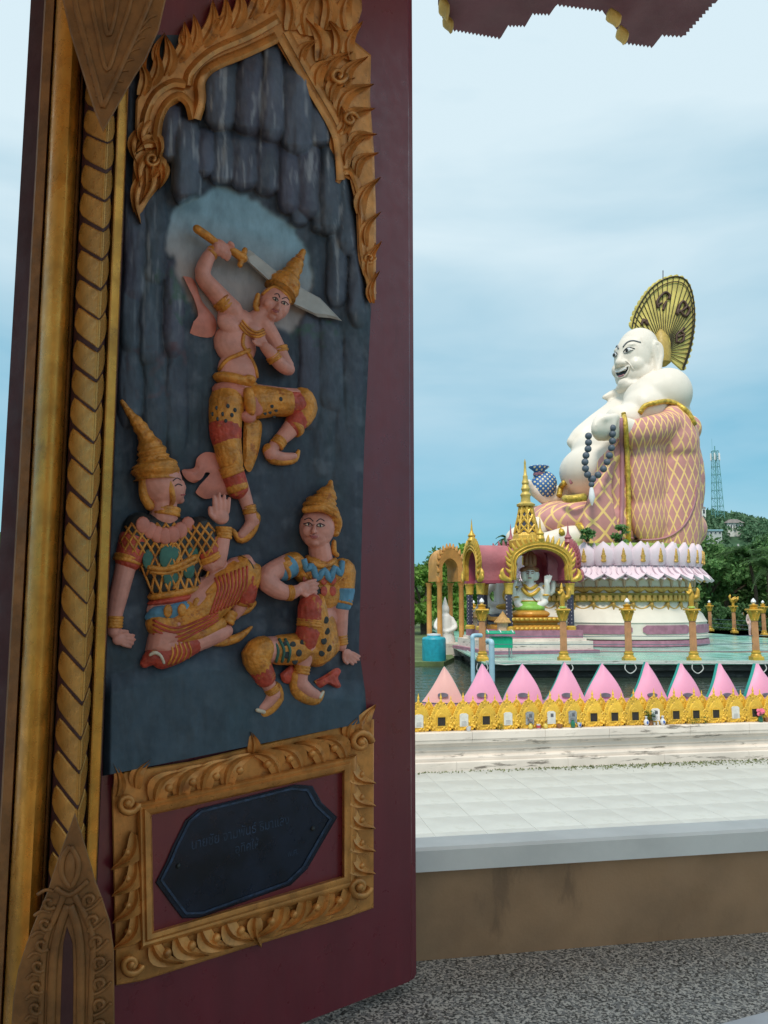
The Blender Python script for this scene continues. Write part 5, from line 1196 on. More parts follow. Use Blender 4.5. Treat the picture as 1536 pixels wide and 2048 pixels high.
# ================================================================== STATUE BASE
DST = 42.0; CS = Vector(((1207 - 768) / FPX * DST, DST, 0)); UPX = DST / FPX
m_cream = M('cream_paint', (.74, .68, .58), .55, var=.06, vs=.8, dirt=((.42, .36, .28), .9, .64, .4, (1, 1, .4)))
m_dband = M('gold_green_band', (.36, .27, .05), .5, metal=.2, var=.3, vs=3)
m_lpetal = M('pale_lotus_paint', (.76, .62, .68), .5, var=.07, vs=1.2, dirt=((.3, .24, .27), 1.5, .64, .5))
m_bgold = M('base_gold', (.55, .33, .08), .5, metal=.2, var=.25, vs=5)
base = thing('lotus_pedestal', 'round white and pink lotus pedestal under the giant statue', 'pedestal', CS)
zpx = lambda py: at(1300, py, 38.6).z; UPB = UPX * .885
def ring(nm, prof, m, n=96): return MB().lathe([(r * UPB, z) for r, z in prof], CS, n).build(nm, m, base, sharp=35)
zz = {k_: zpx(k_) for k_ in (1277, 1263, 1250, 1215, 1204, 1186, 1162, 1140, 1134, 1094, 1089)}
ring('plinth', [(212, .002), (214, .05), (212, .30), (206, .34)], m_mauve)
ring('skirt', [(211, .345), (213, .38), (213, .52), (211, .55), (209, 1.12), (211, 1.16), (208, 1.25), (202, 1.55), (192, zz[1215] - .1), (188, zz[1204])], m_cream)
for i in range(-5, 5):                       # long rounded mauve panels
    a0 = R(-90) + (i + .06) * R(36) + .02; a1 = R(-90) + (i + .94) * R(36); mb = MB(); A, B = [], []
    for k_ in range(15):
        a = a0 + (a1 - a0) * k_ / 14; d = Vector((math.cos(a), math.sin(a), 0)); e = .12 if k_ in (0, 14) else .0
        A.append((CS + d * 212.8 * UPB + UP * (.62 + e), CS + d * 212.6 * UPB + UP * (1.04 - e)))
    mb.loft([[p for p, q in A], [q for p, q in A]], False, False, closed=False); mb.build('panel', m_mauve, base)
ring('band', [(189, zz[1204] + .001), (195, zz[1204] + .03), (196, zz[1186] - .25), (193, zz[1186] - .2), (194, zz[1186] - .02), (190, zz[1186])], m_dband)
ring('frieze_wall', [(187, zz[1186] + .002), (186, zz[1162] + .1)], m_cream)
ring('crown_ring', [(196, zz[1162] + .101), (198, zz[1140]), (190, zz[1134])], m_lpetal); ring('top_ring', [(189, zz[1134] + .002), (193, zz[1094]), (192, zz[1089]), (150, zz[1089] + .03)], M('lime_ring', (.36, .50, .12), .6, vs=1))
N_ = 34
def around(n, fn, span=115):
    for i in range(n):
        a = 2 * math.pi * (i + .5) / n - math.pi / 2; rel = (math.degrees(a) + 90 + 180) % 360 - 180
        if abs(rel) <= span: fn(i, a)
# upper petals: upright shields
def petal_mesh(w, h, tilt, bul):
    nu, nv = 9, 9; mb = MB(); F_, B_ = [], []
    for v in range(nv):
        t = v / (nv - 1); wv = w * float(np.interp(t, [0, .12, .3, .5, .68, .82, .92, 1], [.66, .88, 1, .97, .80, .50, .20, 0])) + .004
        for u in range(nu):
            q = -1 + 2 * u / (nu - 1); p = Vector((bul * (1 - q * q) * math.sin(math.pi * min(1, .25 + t * .7)) + tilt * t, q * wv, h * t)); F_.append(p); B_.append(p - Vector((.10, 0, 0)))
    ix = lambda u, v: v * nu + u; off = nu * nv; mb.add(F_ + B_, [])
    for v in range(nv - 1):
        for u in range(nu - 1): mb.f.append([ix(u, v), ix(u+1, v), ix(u+1, v+1), ix(u, v+1)]); mb.m.append(0); mb.f.append([off+ix(u, v), off+ix(u, v+1), off+ix(u+1, v+1), off+ix(u+1, v)]); mb.m.append(0)
        for u in (0, nu-1): mb.f.append([ix(u, v), ix(u, v+1), off+ix(u, v+1), off+ix(u, v)]); mb.m.append(0)
    me = mb.mesh('petal'); bm = bmesh.new(); bm.from_mesh(me); bmesh.ops.recalc_face_normals(bm, faces=bm.faces); bm.to_mesh(me); bm.free(); shade(me, True, 60); me.materials.append(m_lpetal); return me
hu = zz[1094] - zz[1134] + .18; up_me = petal_mesh(.54, hu, .16, .26); sm_me = petal_mesh(.22, hu * .95, .05, .1)
mb = MB()
for z_, r_ in ((0, .16), (.13, .13), (.24, .15), (.36, .10), (.48, .075), (.58, .03)): mb.ell((0.02, 0, z_), (.07, r_, .09), nu=10, nv=6)
em_o = mb.sculpt('emblem', m_bgold, .03, None, 1); em_me = em_o.data; bpy.data.objects.remove(em_o)
def dir_(a): return Vector((math.cos(a), math.sin(a), 0))
def up_pet(i, a):
    o = put('lotus_petal', up_me, base, CS + dir_(a) * 196 * UPB + UP * (zz[1134] + .02), (0, 0, a))
    e = bpy.data.objects.new('emblem', em_me); C.objects.link(e); e.parent = o; e.location = (.30, 0, .22); e.scale = (1, .9, .95)
    a2 = a + math.pi / N_; put('small_petal', sm_me, base, CS + dir_(a2) * 192 * UPB + UP * (zz[1134] + .05), (0, 0, a2))
around(N_, up_pet)
hl = 1.08; lo_me = petal_mesh(.58, hl, 0, .2)
def lo_pet(i, a):
    a = a + math.pi / N_; o = put('drooping_petal', lo_me, base, CS + dir_(a) * 195 * UPB + UP * (zz[1134] + .06), None)
    o.rotation_euler = Matrix(((dir_(a).x, -math.sin(a), 0), (dir_(a).y, math.cos(a), 0), (0, 0, 1))).to_euler()
    o.rotation_euler = (Matrix.Rotation(a, 3, 'Z') @ Matrix.Rotation(R(137), 3, 'Y') ).to_euler()
    e = bpy.data.objects.new('emblem', em_me); C.objects.link(e); e.parent = o; e.location = (.24, 0, .3); e.scale = (.8, .8, .8)
    a2 = a + math.pi / N_; o2 = put('small_petal', lo_me, base, CS + dir_(a2) * 194 * UPB + UP * (zz[1134] + .02), None, (.8, .62, .86)); o2.rotation_euler = (Matrix.Rotation(a2, 3, 'Z') @ Matrix.Rotation(R(142), 3, 'Y')).to_euler()
around(N_, lo_pet)
# frieze of little figures with raised arms on gilded lotus flowers
mb = MB(); m_small = M('frieze_skin', (.58, .40, .28), .6, vs=8)
mb.limb([(0, 0, .1), (0, 0, .34)], [.07, .10]); mb.ell((.02, 0, .52), (.08, .075, .09))
for sg in (-1, 1): mb.limb([(0, sg * .1, .36), (.02, sg * .24, .42), (0, sg * .22, .60)], [.045, .04, .035])
fo = mb.sculpt('figure', m_small, .03, None, 1); fme = fo.data; bpy.data.objects.remove(fo)
mb = MB()
for j in range(-3, 4): mb.limb([(0, j * .03, 0), (.03, j * .10, .12), (.0, j * .125, .22)], [.06, .07, .02])
mb.ell((0, 0, -.02), (.06, .22, .06)); fo = mb.sculpt('flower', m_bgold, .026, None, 1); flm = fo.data; bpy.data.objects.remove(fo)
hair = M('frieze_hair', (.06, .04, .03), .6)
hm = MB().ell((0.0, 0, .585), (.07, .07, .05), nu=8, nv=6).mesh('hair'); hm.materials.append(hair)
zf = zz[1186]
def frz(i, a):
    p = CS + dir_(a) * 187.5 * UPB; o = put('frieze_figure', fme, base, p + UP * (zf + .26), (0, 0, a))
    e = bpy.data.objects.new('hair', hm); C.objects.link(e); e.parent = o; put('gilded_flower', flm, base, p + UP * (zf + .08), (0, 0, a))
around(44, frz)
# band teeth and hanging swags
tm = MB().box((-.02, -.10, 0), (.05, .10, .26)).mesh('tooth'); tm.materials.append(m_bgold)
def tooth(i, a): put('band_block', tm, base, CS + dir_(a) * 196 * UPB + UP * (zz[1204] + .07), (0, 0, a))
around(96, tooth)
mb = MB(); pts = [Vector((.02, -.52 + 1.04 * k_ / 12, -.30 * math.sin(math.pi * k_ / 12))) for k_ in range(13)]; mb.tube(pts, .05, 8)
for k_, (w_, h_) in enumerate(((.16, .16), (.10, .30), (.05, .42))): mb.ell((.02, .52, -.05 - .1 * k_), (.05, w_ * .7, .12))
mb.limb([(.02, .52, -.1), (.02, .52, -.42)], [.09, .02]); so = mb.sculpt('swag', m_bgold, .03, None, 1); swm = so.data; bpy.data.objects.remove(so)
def swag(i, a): put('swag', swm, base, CS + dir_(a) * 189 * UPB + UP * (zz[1204] - .02), (0, 0, a))
around(31, swag)
# ================================================================== GIANT SEATED LAUGHING STATUE
AF = R(20)
FW = Vector((-math.cos(AF), -math.sin(AF), 0)); LT = Vector((math.sin(AF), -math.cos(AF), 0))   # facing, and towards his left hand (nearer to us)
def sp(px, py, l):
    """place in the statue's body: seen at a pixel, l pixels (at statue scale) towards his left"""
    d = ray(px, py); q = CS + LT * (l * UPX)
    # EYE + t d = q + f FW + z UP
    det = d.x * (-FW.y) - (-FW.x) * d.y; bx, by = q.x - EYE.x, q.y - EYE.y
    t = (bx * (-FW.y) - (-FW.x) * by) / det
    return EYE + d * t
def sr(p, r): return r * p.y / FPX
AXM = Matrix((FW, LT, UP)).transposed()
class Sc:
    def __init__(s): s.mb = MB()
    def e(s, px, py, l, rf, rl, rz, tilt=0):
        p = sp(px, py, l); k = p.y / FPX; m = AXM if not tilt else (Matrix.Rotation(R(tilt), 3, LT) @ AXM)
        s.mb.ell(p, (rf * k, rl * k, rz * k), m, 24, 14); return s
    def l(s, *pts):
        P = [sp(x, y, l) for x, y, l, r in pts]; s.mb.limb(P, [sr(p, q[3]) for p, q in zip(P, pts)], 18); return s
    def out(s, nm, m, vx, par, sm=6): return s.mb.sculpt(nm, m, vx, par, sm)
m_white = M('statue_cream_white', (.80, .725, .63), .5, var=.05, vs=.5, dirt=((.52, .44, .35), 1.1, .59, .4, (1, 1, .22)))
def _lattice(nt, c):
    tc = nt.nodes.new('ShaderNodeTexCoord'); sx = nt.nodes.new('ShaderNodeSeparateXYZ'); nt.links.new(tc.outputs['Object'], sx.inputs[0])
    ang = _math(nt, 'ARCTAN2', _math(nt, 'SUBTRACT', sx.outputs['X'], 1.9), _math(nt, 'MULTIPLY', _math(nt, 'ADD', sx.outputs['Y'], .3), -1.0))
    u = _math(nt, 'MULTIPLY', ang, 6.4); v = _math(nt, 'MULTIPLY', sx.outputs['Z'], .9)
    def line(x): 
        f = _math(nt, 'ABSOLUTE', _math(nt, 'SUBTRACT', _math(nt, 'FRACT', x), .5)); return _ramp(nt, f, .395, .435)
    wob = _math(nt, 'MULTIPLY', _noise(nt, .35, 2), .5)
    f = _math(nt, 'MAXIMUM', line(_math(nt, 'ADD', _math(nt, 'ADD', u, v), wob)), line(_math(nt, 'ADD', _math(nt, 'SUBTRACT', u, v), wob)))
    return _mixc(nt, c, (.88, .60, .22), _math(nt, 'MULTIPLY', f, _ramp(nt, _noise(nt, 1.2), .30, .42, .45, 1)))
m_robe = M('robe_pink_lattice', (.57, .26, .24), .55, var=.12, vs=.6, extra=_lattice, dirt=((.46, .21, .21), .8, .62, .5))
m_robein = M('robe_mauve', (.40, .18, .21), .55, var=.15, vs=.6)
m_trimg = M('statue_gold_trim', (.58, .40, .06), .42, metal=.3, var=.35, vs=5, bump=.8, bs=5)
m_black = M('statue_black', (.015, .015, .018), .5, var=.1); m_grey = M('statue_brow_grey', (.17, .18, .20), .6)
bud = thing('giant_statue', 'giant white seated laughing statue in pink robe holding a beaded string', 'statue', CS + UP * (zz[1089] + .03))

b = Sc()
YH = R(30); HF = Vector((-math.cos(YH), -math.sin(YH), 0)); HL = Vector((math.sin(YH), -math.cos(YH), 0)); HC = sp(1272, 715, 0); kh_ = HC.y / FPX
HM = Matrix((HF, HL, UP)).transposed()
def hq(f, l, z): return HC + (HF * f + HL * l + UP * z) * kh_
def he(f, l, z, a, b_, c): b.mb.ell(hq(f, l, z), (a * kh_, b_ * kh_, c * kh_), HM, 24, 16)
def hl(*pts): b.mb.limb([hq(*q[:3]) for q in pts], [q[3] * kh_ for q in pts], 14)
he(-8, 0, 12, 44, 42, 50); he(-10, 0, 26, 38, 38, 37); he(8, 0, -6, 38, 39, 54); he(8, 0, -40, 36, 40, 32); he(-14, 0, -30, 34, 40, 50)
for sg in (-1, 1): he(25, sg * 22, -26, 17, 16, 17); he(33, sg * 15, 15, 8, 13, 5); he(45, sg * 9, -21, 6.5, 6, 6); he(40, sg * 16, 3, 3, 9, 4)
he(36, 0, -60, 12, 16, 11); he(16, 0, -66, 30, 34, 15); hl((37, 0, 10, 5), (44, 0, -8, 7), (49, 0, -19, 9)); he(38, 0, -32, 8, 20, 5)
for sg in (-1, 1):
    hl((-12, sg * 42, 22, 4.5), (-20, sg * 46, 14, 5), (-21, sg * 47, -4, 5), (-16, sg * 46, -22, 5.5), (-12, sg * 45, -36, 7.5), (-8, sg * 44, -46, 6.5)); hl((-6, sg * 42, 16, 3.5), (-9, sg * 43, -8, 4), (-10, sg * 43, -30, 5)); hl((-13, sg * 44, 10, 3), (-14, sg * 44, -14, 3))
b.e(1286, 782, 0, 38, 44, 26)
heado = b.out('head', m_white, .065, bud, 5); bvh_head = bvh_of(heado); b = Sc()
b.e(1288, 790, 0, 52, 58, 34)
b.e(1318, 792, 44, 58, 52, 50).e(1288, 818, 50, 46, 46, 42).e(1306, 770, 20, 40, 40, 30); b.l((1244, 780, -38, 10), (1222, 790, -46, 9), (1208, 795, -50, 6))
b.e(1336, 786, 58, 50, 46, 52).e(1300, 800, 36, 56, 50, 44).e(1287, 800, -66, 50, 46, 55).e(1300, 812, 0, 56, 88, 44).e(1290, 860, 0, 74, 92, 62).e(1330, 850, 30, 52, 60, 60)
b.e(1248, 842, 42, 42, 42, 34).l((1240, 836, -36, 42), (1196, 860, -40, 34), (1162, 876, -44, 24), (1146, 884, -46, 14))
b.e(1200, 942, 0, 80, 86, 58).e(1212, 905, 0, 66, 80, 48)
# near fist
b.e(1216, 852, 96, 33, 22, 26)
for i in range(4): b.l((1200 + i * 11, 832 + i * 1.5, 104, 8), (1192 + i * 11, 846, 116, 9), (1190 + i * 11, 864, 114, 9), (1198 + i * 10, 876, 100, 8))
b.l((1232, 834, 112, 9), (1206, 838, 122, 8))
b.l((1244, 856, 96, 24), (1262, 862, 96, 24))
# far forearm and open hand under the bag
b.l((1160, 975, -70, 22), (1130, 985, -64, 20), (1098, 996, -56, 18), (1074, 984, -52, 12)); b.l((1090, 998, -50, 13), (1066, 980, -44, 8), (1058, 962, -40, 6)); b.l((1096, 996, -74, 11), (1070, 984, -80, 8), (1060, 966, -82, 6)); b.l((1092, 998, -60, 11), (1064, 984, -62, 8), (1055, 968, -62, 6))
# shins and feet
b.l((1176, 1070, 66, 26), (1140, 1074, 60, 24), (1100, 1084, 40, 22), (1060, 1088, 30, 18)); b.l((1120, 1052, -10, 26), (1070, 1058, 0, 24), (1030, 1076, 12, 20))
body = b.out('body', m_white, .08, bud, 22); bv = bvh_of(body)
r_ = Sc(); r_.l((1340, 852, 70, 47), (1346, 890, 78, 50)); r_.e(1366, 862, 40, 26, 46, 34); r_.e(1318, 856, 96, 40, 22, 28)
r_.l((1350, 868, 56, 46), (1346, 910, 66, 52), (1340, 980, 62, 60), (1334, 1050, 56, 66), (1330, 1085, 52, 66)); r_.l((1300, 880, -60, 44), (1280, 960, -66, 56), (1280, 1060, -66, 66))
r_.e(1345, 960, 0, 54, 70, 130).e(1345, 1060, 20, 56, 76, 50).l((1340, 850, 92, 30), (1300, 862, 100, 31), (1268, 868, 100, 29)); r_.e(1296, 950, 92, 46, 20, 110).e(1300, 1030, 88, 48, 24, 62).l((1356, 872, 68, 36), (1350, 960, 76, 42), (1352, 1030, 70, 44))
robe = r_.out('robe', m_robe, .11, bud, 5)
q_ = Sc(); q_.e(1244, 930, 66, 30, 30, 84); q_.e(1226, 1000, 58, 40, 36, 100).e(1216, 1050, 60, 50, 40, 50).e(1150, 1046, 0, 90, 96, 44).e(1090, 1040, -70, 60, 40, 30).e(1120, 1030, -30, 60, 60, 28).e(1200, 1070, 40, 70, 60, 36).l((1150, 985, -80, 26), (1180, 960, -86, 34), (1240, 900, -84, 40))
for i in range(5): q_.l((1236 - i * 8, 890 + i * 8, 78 - i * 3, 9), (1214 - i * 6, 960 + i * 6, 96 - i * 3, 10), (1222 - i * 12, 1030, 102 - i * 3, 9), (1238 - i * 16, 1086, 104 - i * 3, 9))
robe2 = q_.out('inner_robe', m_robe, .11, bud, 4)
rv, rv2 = bvh_of(robe), bvh_of(robe2)
def hit_any(x, y, lift):
    best = None
    for b__ in (bv, rv, rv2):
        q__ = hit(b__, x, y, lift)
        if q__ is not None and (best is None or (q__ - EYE).length < (best - EYE).length): best = q__
    return best
def trim(nm, pts, r, m, bv_, par=bud, lift=.05, n=6, flat=1.0):
    P = spline([(x, y, 0) for x, y in pts], n); Q_ = []
    for p in P:
        h_ = hit_any(p.x, p.y, lift)
        if h_ is not None: Q_.append(h_)
    if len(Q_) > 1: return MB().tube(Q_, sr(Q_[0], r), 8, flat=flat).build(nm, m, par, sharp=None)
# shoulder trim: a full ring lying on the upper robe edge
ringp = [sp(1282, 812, 108), sp(1300, 804, 116), sp(1330, 802, 116), sp(1360, 812, 106), sp(1382, 832, 84), sp(1392, 850, 50), sp(1392, 856, 10), sp(1384, 856, -40)]
RT = 1
trim('shoulder_trim', [(1280, 826), (1290, 812), (1310, 806), (1335, 803), (1358, 811), (1376, 826), (1389, 848)], 5.5, m_trimg, rv, lift=.1)
trim('sleeve_trim', [(1247, 826), (1251, 850), (1254, 900), (1256, 960), (1257, 1020), (1257, 1082)], 5.0, m_trimg, rv, lift=.12)
trim('sleeve_shadow', [(1242, 838), (1244, 900), (1244, 960), (1243, 1020), (1240, 1084)], 5, m_robein, rv, lift=.02)  # mauve strip painted in as the vertical shadow beside the sleeve trim
hem = trim('hem_ridge', [(1262, 1076), (1300, 1080), (1340, 1072), (1370, 1048), (1388, 1010), (1393, 970)], 2.4, m_robein, rv, lift=.02)
for pts, r in (([(1150, 1046), (1160, 1052), (1172, 1066), (1182, 1084)], 7), ([(1108, 1036), (1118, 1050), (1124, 1066)], 6), ([(1130, 965), (1122, 974), (1118, 992)], 6)):
    P = []
    for x, y in pts: P.append(hit(body and bv, x, y, .12) or sp(x, y, 40))
    MB().tube(spline(P, 5), sr(P[0], r), 8).build('cuff', m_trimg, bud, sharp=None)
MB().tube(spline([sp(1130, 997, 60), sp(1136, 998, 74), sp(1150, 997, 88), sp(1170, 994, 92)], 5), .2, 8).build('belt', m_trimg, bud, sharp=None)
# face
def fh(l, z, lift=.04):
    p, n_, i_, d_ = bvh_head.ray_cast(hq(140, l, z), -HF)
    return p + HF * lift
def ft(nm, pts, r, m, lift=.03): return MB().tube([fh(p.x, p.y, lift) for p in spline([(a_, c_, 0) for a_, c_ in pts], 5)], r * kh_, 8).build(nm, m, bud, sharp=None)
for sg in (-1, 1):
    MB().ell(fh(sg * 17, 4, .0), (1.6 * kh_, 7.5 * kh_, 4.2 * kh_), HM).build('eye', m_lamp, bud, sharp=None); MB().ell(fh(sg * 17 - 1, 3.6, .05), (1.2 * kh_, 3.4 * kh_, 3.6 * kh_), HM).build('pupil', m_black, bud, sharp=None)
    ft('eyelid', [(sg * 8, 2), (sg * 13, 8), (sg * 20, 9), (sg * 28, 5)], .8, m_black); ft('eyelid', [(sg * 9, 0), (sg * 17, -1.5), (sg * 26, 3)], .7, m_grey); ft('eyebrow', [(sg * 6, 13), (sg * 13, 22), (sg * 22, 24), (sg * 32, 19)], 1.5, m_grey)
    ft('cheek_fold', [(sg * 13, -18), (sg * 22, -28), (sg * 25, -38)], 1.3, m_white, .0)
P = [(-19, -29), (-10, -32), (0, -33), (10, -32), (19, -29), (17, -37), (11, -45), (0, -49), (-11, -45), (-17, -37)]
hp = [fh(l_, z_, .04) for l_, z_ in P]; cen = sum(hp, Vector()) / len(hp)
mb = MB(); mb.add([cen + HF * .02] + hp, [(0, i + 1, (i + 1) % len(hp) + 1) for i in range(len(hp))]); mb.loft([hp, [p - HF * .3 for p in hp]], False, True); mb.build('mouth', m_black, bud)
ft('teeth', [(-14, -33.5), (0, -36), (14, -33.5)], 1.8, m_lamp, .07); ft('lip', P + [P[0]], 1.7, m_white, .04); ft('tongue', [(-7, -45), (0, -46), (7, -45)], 1.8, m_robein, .06)
def spot(nm, m, x, y, rx, ry, lift=.03, rh=2):
    p = hit(bv, x, y, lift)
    if p is not None: k = p.y / FPX; return MB().ell(p, (rx * k, rh * k, ry * k)).build(nm, m, bud, sharp=None)
spot('navel', m_robein, 1142, 962, 4, 7, .0, 1.5)
# beads in a loop from the fist
m_bead = M('slate_bead', (.075, .095, .125), .5, var=.35, vs=2)
bd = MB().ell((0, 0, 0), (.155, .155, .155), nu=14, nv=9).mesh('bead'); shade(bd); bd.materials.append(m_bead)
bp = [(1177, 872), (1177, 885), (1176, 898), (1172, 911), (1170, 924), (1171, 937), (1175, 949), (1183, 958), (1196, 950), (1207, 938), (1214, 924), (1219, 911), (1223, 896), (1225, 882), (1225, 868), (1225, 856)]
for i, (x, y) in enumerate(bp): put('bead', bd, bud, sp(x, y, 122), None, 1.15)
put('bead', bd, bud, sp(1185, 958, 124), None, 1.2); put('bead', bd, bud, sp(1183, 969, 124), None, .95)
mb = MB(); p0 = sp(1183, 975, 124); mb.lathe([(.08, 0), (.13, -.25), (.16, -.5), (.08, -.75), (.02, -.9)], p0, 12); mb.build('tassel', m_lamp, bud)
# folding fan behind the head
m_fan = M('fan_gold', (.66, .54, .15), .5, metal=.2, var=.25, vs=.9, bump=.2, bs=3); m_fandark = M('fan_dark_line', (.035, .025, .012), .6)
FC = (1322, 722); 
fan_out = [(1263, 655), (1268, 632), (1280, 607), (1297, 582), (1318, 564), (1340, 555), (1358, 554), (1372, 562), (1382, 582), (1387, 610), (1388, 640), (1385, 670), (1379, 700), (1372, 722), (1365, 740)]
fo_ = spline([(x, y, 0) for x, y in fan_out], 3); FL = lambda y, x: -20 + (x - 1320) * .35
O = sp(1326, 705, -12); fan_o = [sp(p.x, p.y, FL(p.y, p.x)) for p in fo_]
nseg = 30; acc = [0]
for a_, b_ in zip(fan_o[:-1], fan_o[1:]): acc.append(acc[-1] + (b_ - a_).length)
def fan_at(u):
    t = u * acc[-1]
    for i in range(len(acc) - 1):
        if acc[i+1] >= t: f = (t - acc[i]) / (acc[i+1] - acc[i]); return fan_o[i].lerp(fan_o[i+1], f)
    return fan_o[-1]
nf = Vector((.55, -.83, 0)).normalized()
for i in range(nseg):
    a_, b_ = fan_at(i / nseg), fan_at((i + 1) / nseg); mid = (a_ + b_) / 2; out = (mid - O).normalized() * .17
    kf = nf * .03
    F0 = [O + (a_ - O) * .1, a_, a_.lerp(b_, .2) + out * .75 + kf * .4, mid + out + kf, a_.lerp(b_, .8) + out * .75 + kf * .4, b_, O + (b_ - O) * .1]; mb = MB(); mb.loft([[p for p in F0], [p - nf * .12 for p in F0]], True, True)
    mb.build('fan_leaf', m_fan, bud, smooth=False)
    if i: MB().tube([O + (a_ - O) * .22 + nf * .06, a_ + nf * .04], .022, 6).build('fan_rib', m_fandark, bud)
MB().tube([fan_at(k_ / 40) + nf * .05 for k_ in range(41)], .04, 6).build('fan_rim', m_fandark, bud)
MB().tube([O + (fan_at(k_ / 40) - O) * .93 + nf * .08 for k_ in range(41)], .03, 6).build('fan_rim', m_fandark, bud)
def stroke(pts, w=.13):
    MB().tube(spline([sp(x, y, FL(y, x)) + nf * .10 for x, y in pts], 4), w, 7, flat=.6).build('brush_stroke', M_br, bud, sharp=None)
M_br = M('fan_brush_paint', (.09, .045, .03), .6)
for pts in ([(1314, 617), (1311, 606), (1318, 594), (1328, 586), (1336, 592), (1334, 600)], [(1330, 604), (1326, 612), (1323, 622)], [(1312, 612), (1320, 608)], [(1350, 630), (1356, 612), (1364, 604), (1370, 614), (1362, 622), (1352, 626)], [(1356, 622), (1368, 634), (1376, 620), (1368, 612)], [(1354, 620), (1352, 632)],
            [(1350, 688), (1350, 672), (1358, 664), (1366, 658)], [(1352, 676), (1364, 672), (1362, 684), (1352, 686)], [(1360, 664), (1366, 672)], [(1280, 652), (1284, 640), (1290, 650)], [(1282, 646), (1290, 642), (1292, 652)]): stroke(pts)
MB().lathe([(.25, -.2), (.5, 0), (.55, .6), (.4, 1.6), (.12, 2.0)], O + UP * -.6 + nf * -.1, 14).build('fan_handle', M('fan_handle_gold', (.5, .34, .08), .5), bud)
MB().tube([sp(1326, 560, -10), sp(1326, 541, -10)], .03, 6).build('lightning_rod', m_slot, bud)
# blue patterned bag on his right hand
def _bag(nt, c):
    tc = nt.nodes.new('ShaderNodeTexCoord'); mp = nt.nodes.new('ShaderNodeMapping'); mp.inputs['Rotation'].default_value = (0, R(45), 0); mp.inputs['Scale'].default_value = (5.2, .01, 5.2)
    nt.links.new(tc.outputs['Object'], mp.inputs[0]); v = nt.nodes.new('ShaderNodeTexVoronoi'); v.inputs['Randomness'].default_value = 0; v.inputs['Scale'].default_value = 1; nt.links.new(mp.outputs[0], v.inputs['Vector'])
    return _mixc(nt, c, (.72, .66, .40), _ramp(nt, v.outputs['Distance'], .30, .24))
m_bag = M('blue_patterned_bag', (.03, .13, .36), .45, var=.2, vs=1, extra=_bag)
bg = Sc(); bg.e(1086, 974, -52, 27, 26, 27).e(1090, 966, -52, 24, 24, 24); bag = bg.out('bag', m_bag, .07, bud, 3)
c0 = sp(1078, 948, -52); k_ = c0.y / FPX
MB().lathe([(12*k_, -10*k_), (10*k_, 0), (11*k_, 6*k_), (21*k_, 14*k_), (19*k_, 16*k_), (9*k_, 8*k_)], c0, 20).build('bag_neck', m_bag, bag, sharp=None)
MB().lathe([(11.5*k_, -3*k_), (12.2*k_, -1*k_), (11.5*k_, 2*k_)], c0, 20).build('bag_tie', m_mauve, bag)
# shrubs rooted on the pedestal
m_shrub = M('shrub_leaf', (.06, .17, .04), .6, var=.4, vs=3)
for (x, y, r, lb) in ((1176, 1086, .42, 'small shrub growing on the pedestal left of the sleeve hem'), (1243, 1078, .48, 'bushy shrub growing on the pedestal under the sleeve hem')):
    o = sp(x, y, 130); o.z = zz[1089] + .1; t = thing('shrub', lb, 'shrub', o); rq = random.Random(int(x)); mb = MB(); cl_ = [Vector((rq.uniform(-1, 1) * r * .8, rq.uniform(-.5, .5) * r, rq.uniform(-.5, 1.1) * r)) for _ in range(9)]
    for i in range(420):
        d = Vector((rq.gauss(0, 1), rq.gauss(0, 1), rq.gauss(0, 1))).normalized() * r * .42 * rq.random() ** .4; d.z *= .8; p = o + d + rq.choice(cl_) + UP * r * .4; u = Vector((rq.gauss(0, 1), rq.gauss(0, 1), rq.gauss(0, 1))).normalized() * .09; v = u.orthogonal().normalized() * .05
        mb.add([p - u, p + v, p + u, p - v], [(0, 1, 2, 3)])
    f_ = mb.build('foliage', m_shrub, t, smooth=False); f_['kind'] = 'stuff'; MB().tube([o + UP * -.2, o + UP * r * .5], .03, 6).build('stem', m_fandark, t)
# ================================================================== SMALL VAULTED SHRINE WITH FOUR-FACED STATUE
m_sh_in = M('shrine_maroon_plaster', (.36, .075, .12), .6, var=.12, vs=1.5); m_sh_roof = M('shrine_roof_tile', (.40, .13, .15), .55, var=.18, vs=1.2, bump=.4, bs=9)
m_sgold = M('shrine_gold', (.64, .40, .06), .42, metal=.25, var=.2, vs=5, bump=.3, bs=16, dirt=((.22, .10, .02), 5, .58, .6))
def _mosaic(nt, c):
    tc = nt.nodes.new('ShaderNodeTexCoord'); mp = nt.nodes.new('ShaderNodeMapping'); mp.inputs['Scale'].default_value = (9, 9, 9); mp.inputs['Rotation'].default_value = (0, R(45), 0)
    nt.links.new(tc.outputs['Object'], mp.inputs[0]); v = nt.nodes.new('ShaderNodeTexVoronoi'); v.inputs['Randomness'].default_value = 0; v.inputs['Scale'].default_value = 1; nt.links.new(mp.outputs[0], v.inputs['Vector'])
    return _mixc(nt, c, (.55, .45, .48), _ramp(nt, v.outputs['Distance'], .34, .26))
m_mosaic = M('mosaic_column', (.045, .04, .07), .35, var=.2, vs=4, extra=_mosaic)
m_wstone = M('white_statue_paint', (.76, .75, .72), .5, var=.05, vs=2, dirt=((.5, .48, .42), 2, .64, .5)); m_green = M('lime_skirt', (.24, .50, .08), .5, vs=3); m_ochre = M('ochre_pedestal', (.55, .27, .04), .45, metal=.15, var=.2, vs=3, bump=.2, bs=10)
m_hairb = M('brown_crown_paint', (.26, .11, .05), .5, vs=6)
Rz = R(13); SX = Vector((math.cos(Rz), math.sin(Rz), 0)); SY = Vector((-math.sin(Rz), math.cos(Rz), 0))   # shrine axes: along the front, into depth
SC_ = at(1085, 1265, 33.4); SC_.z = 0                        # middle of the front arch
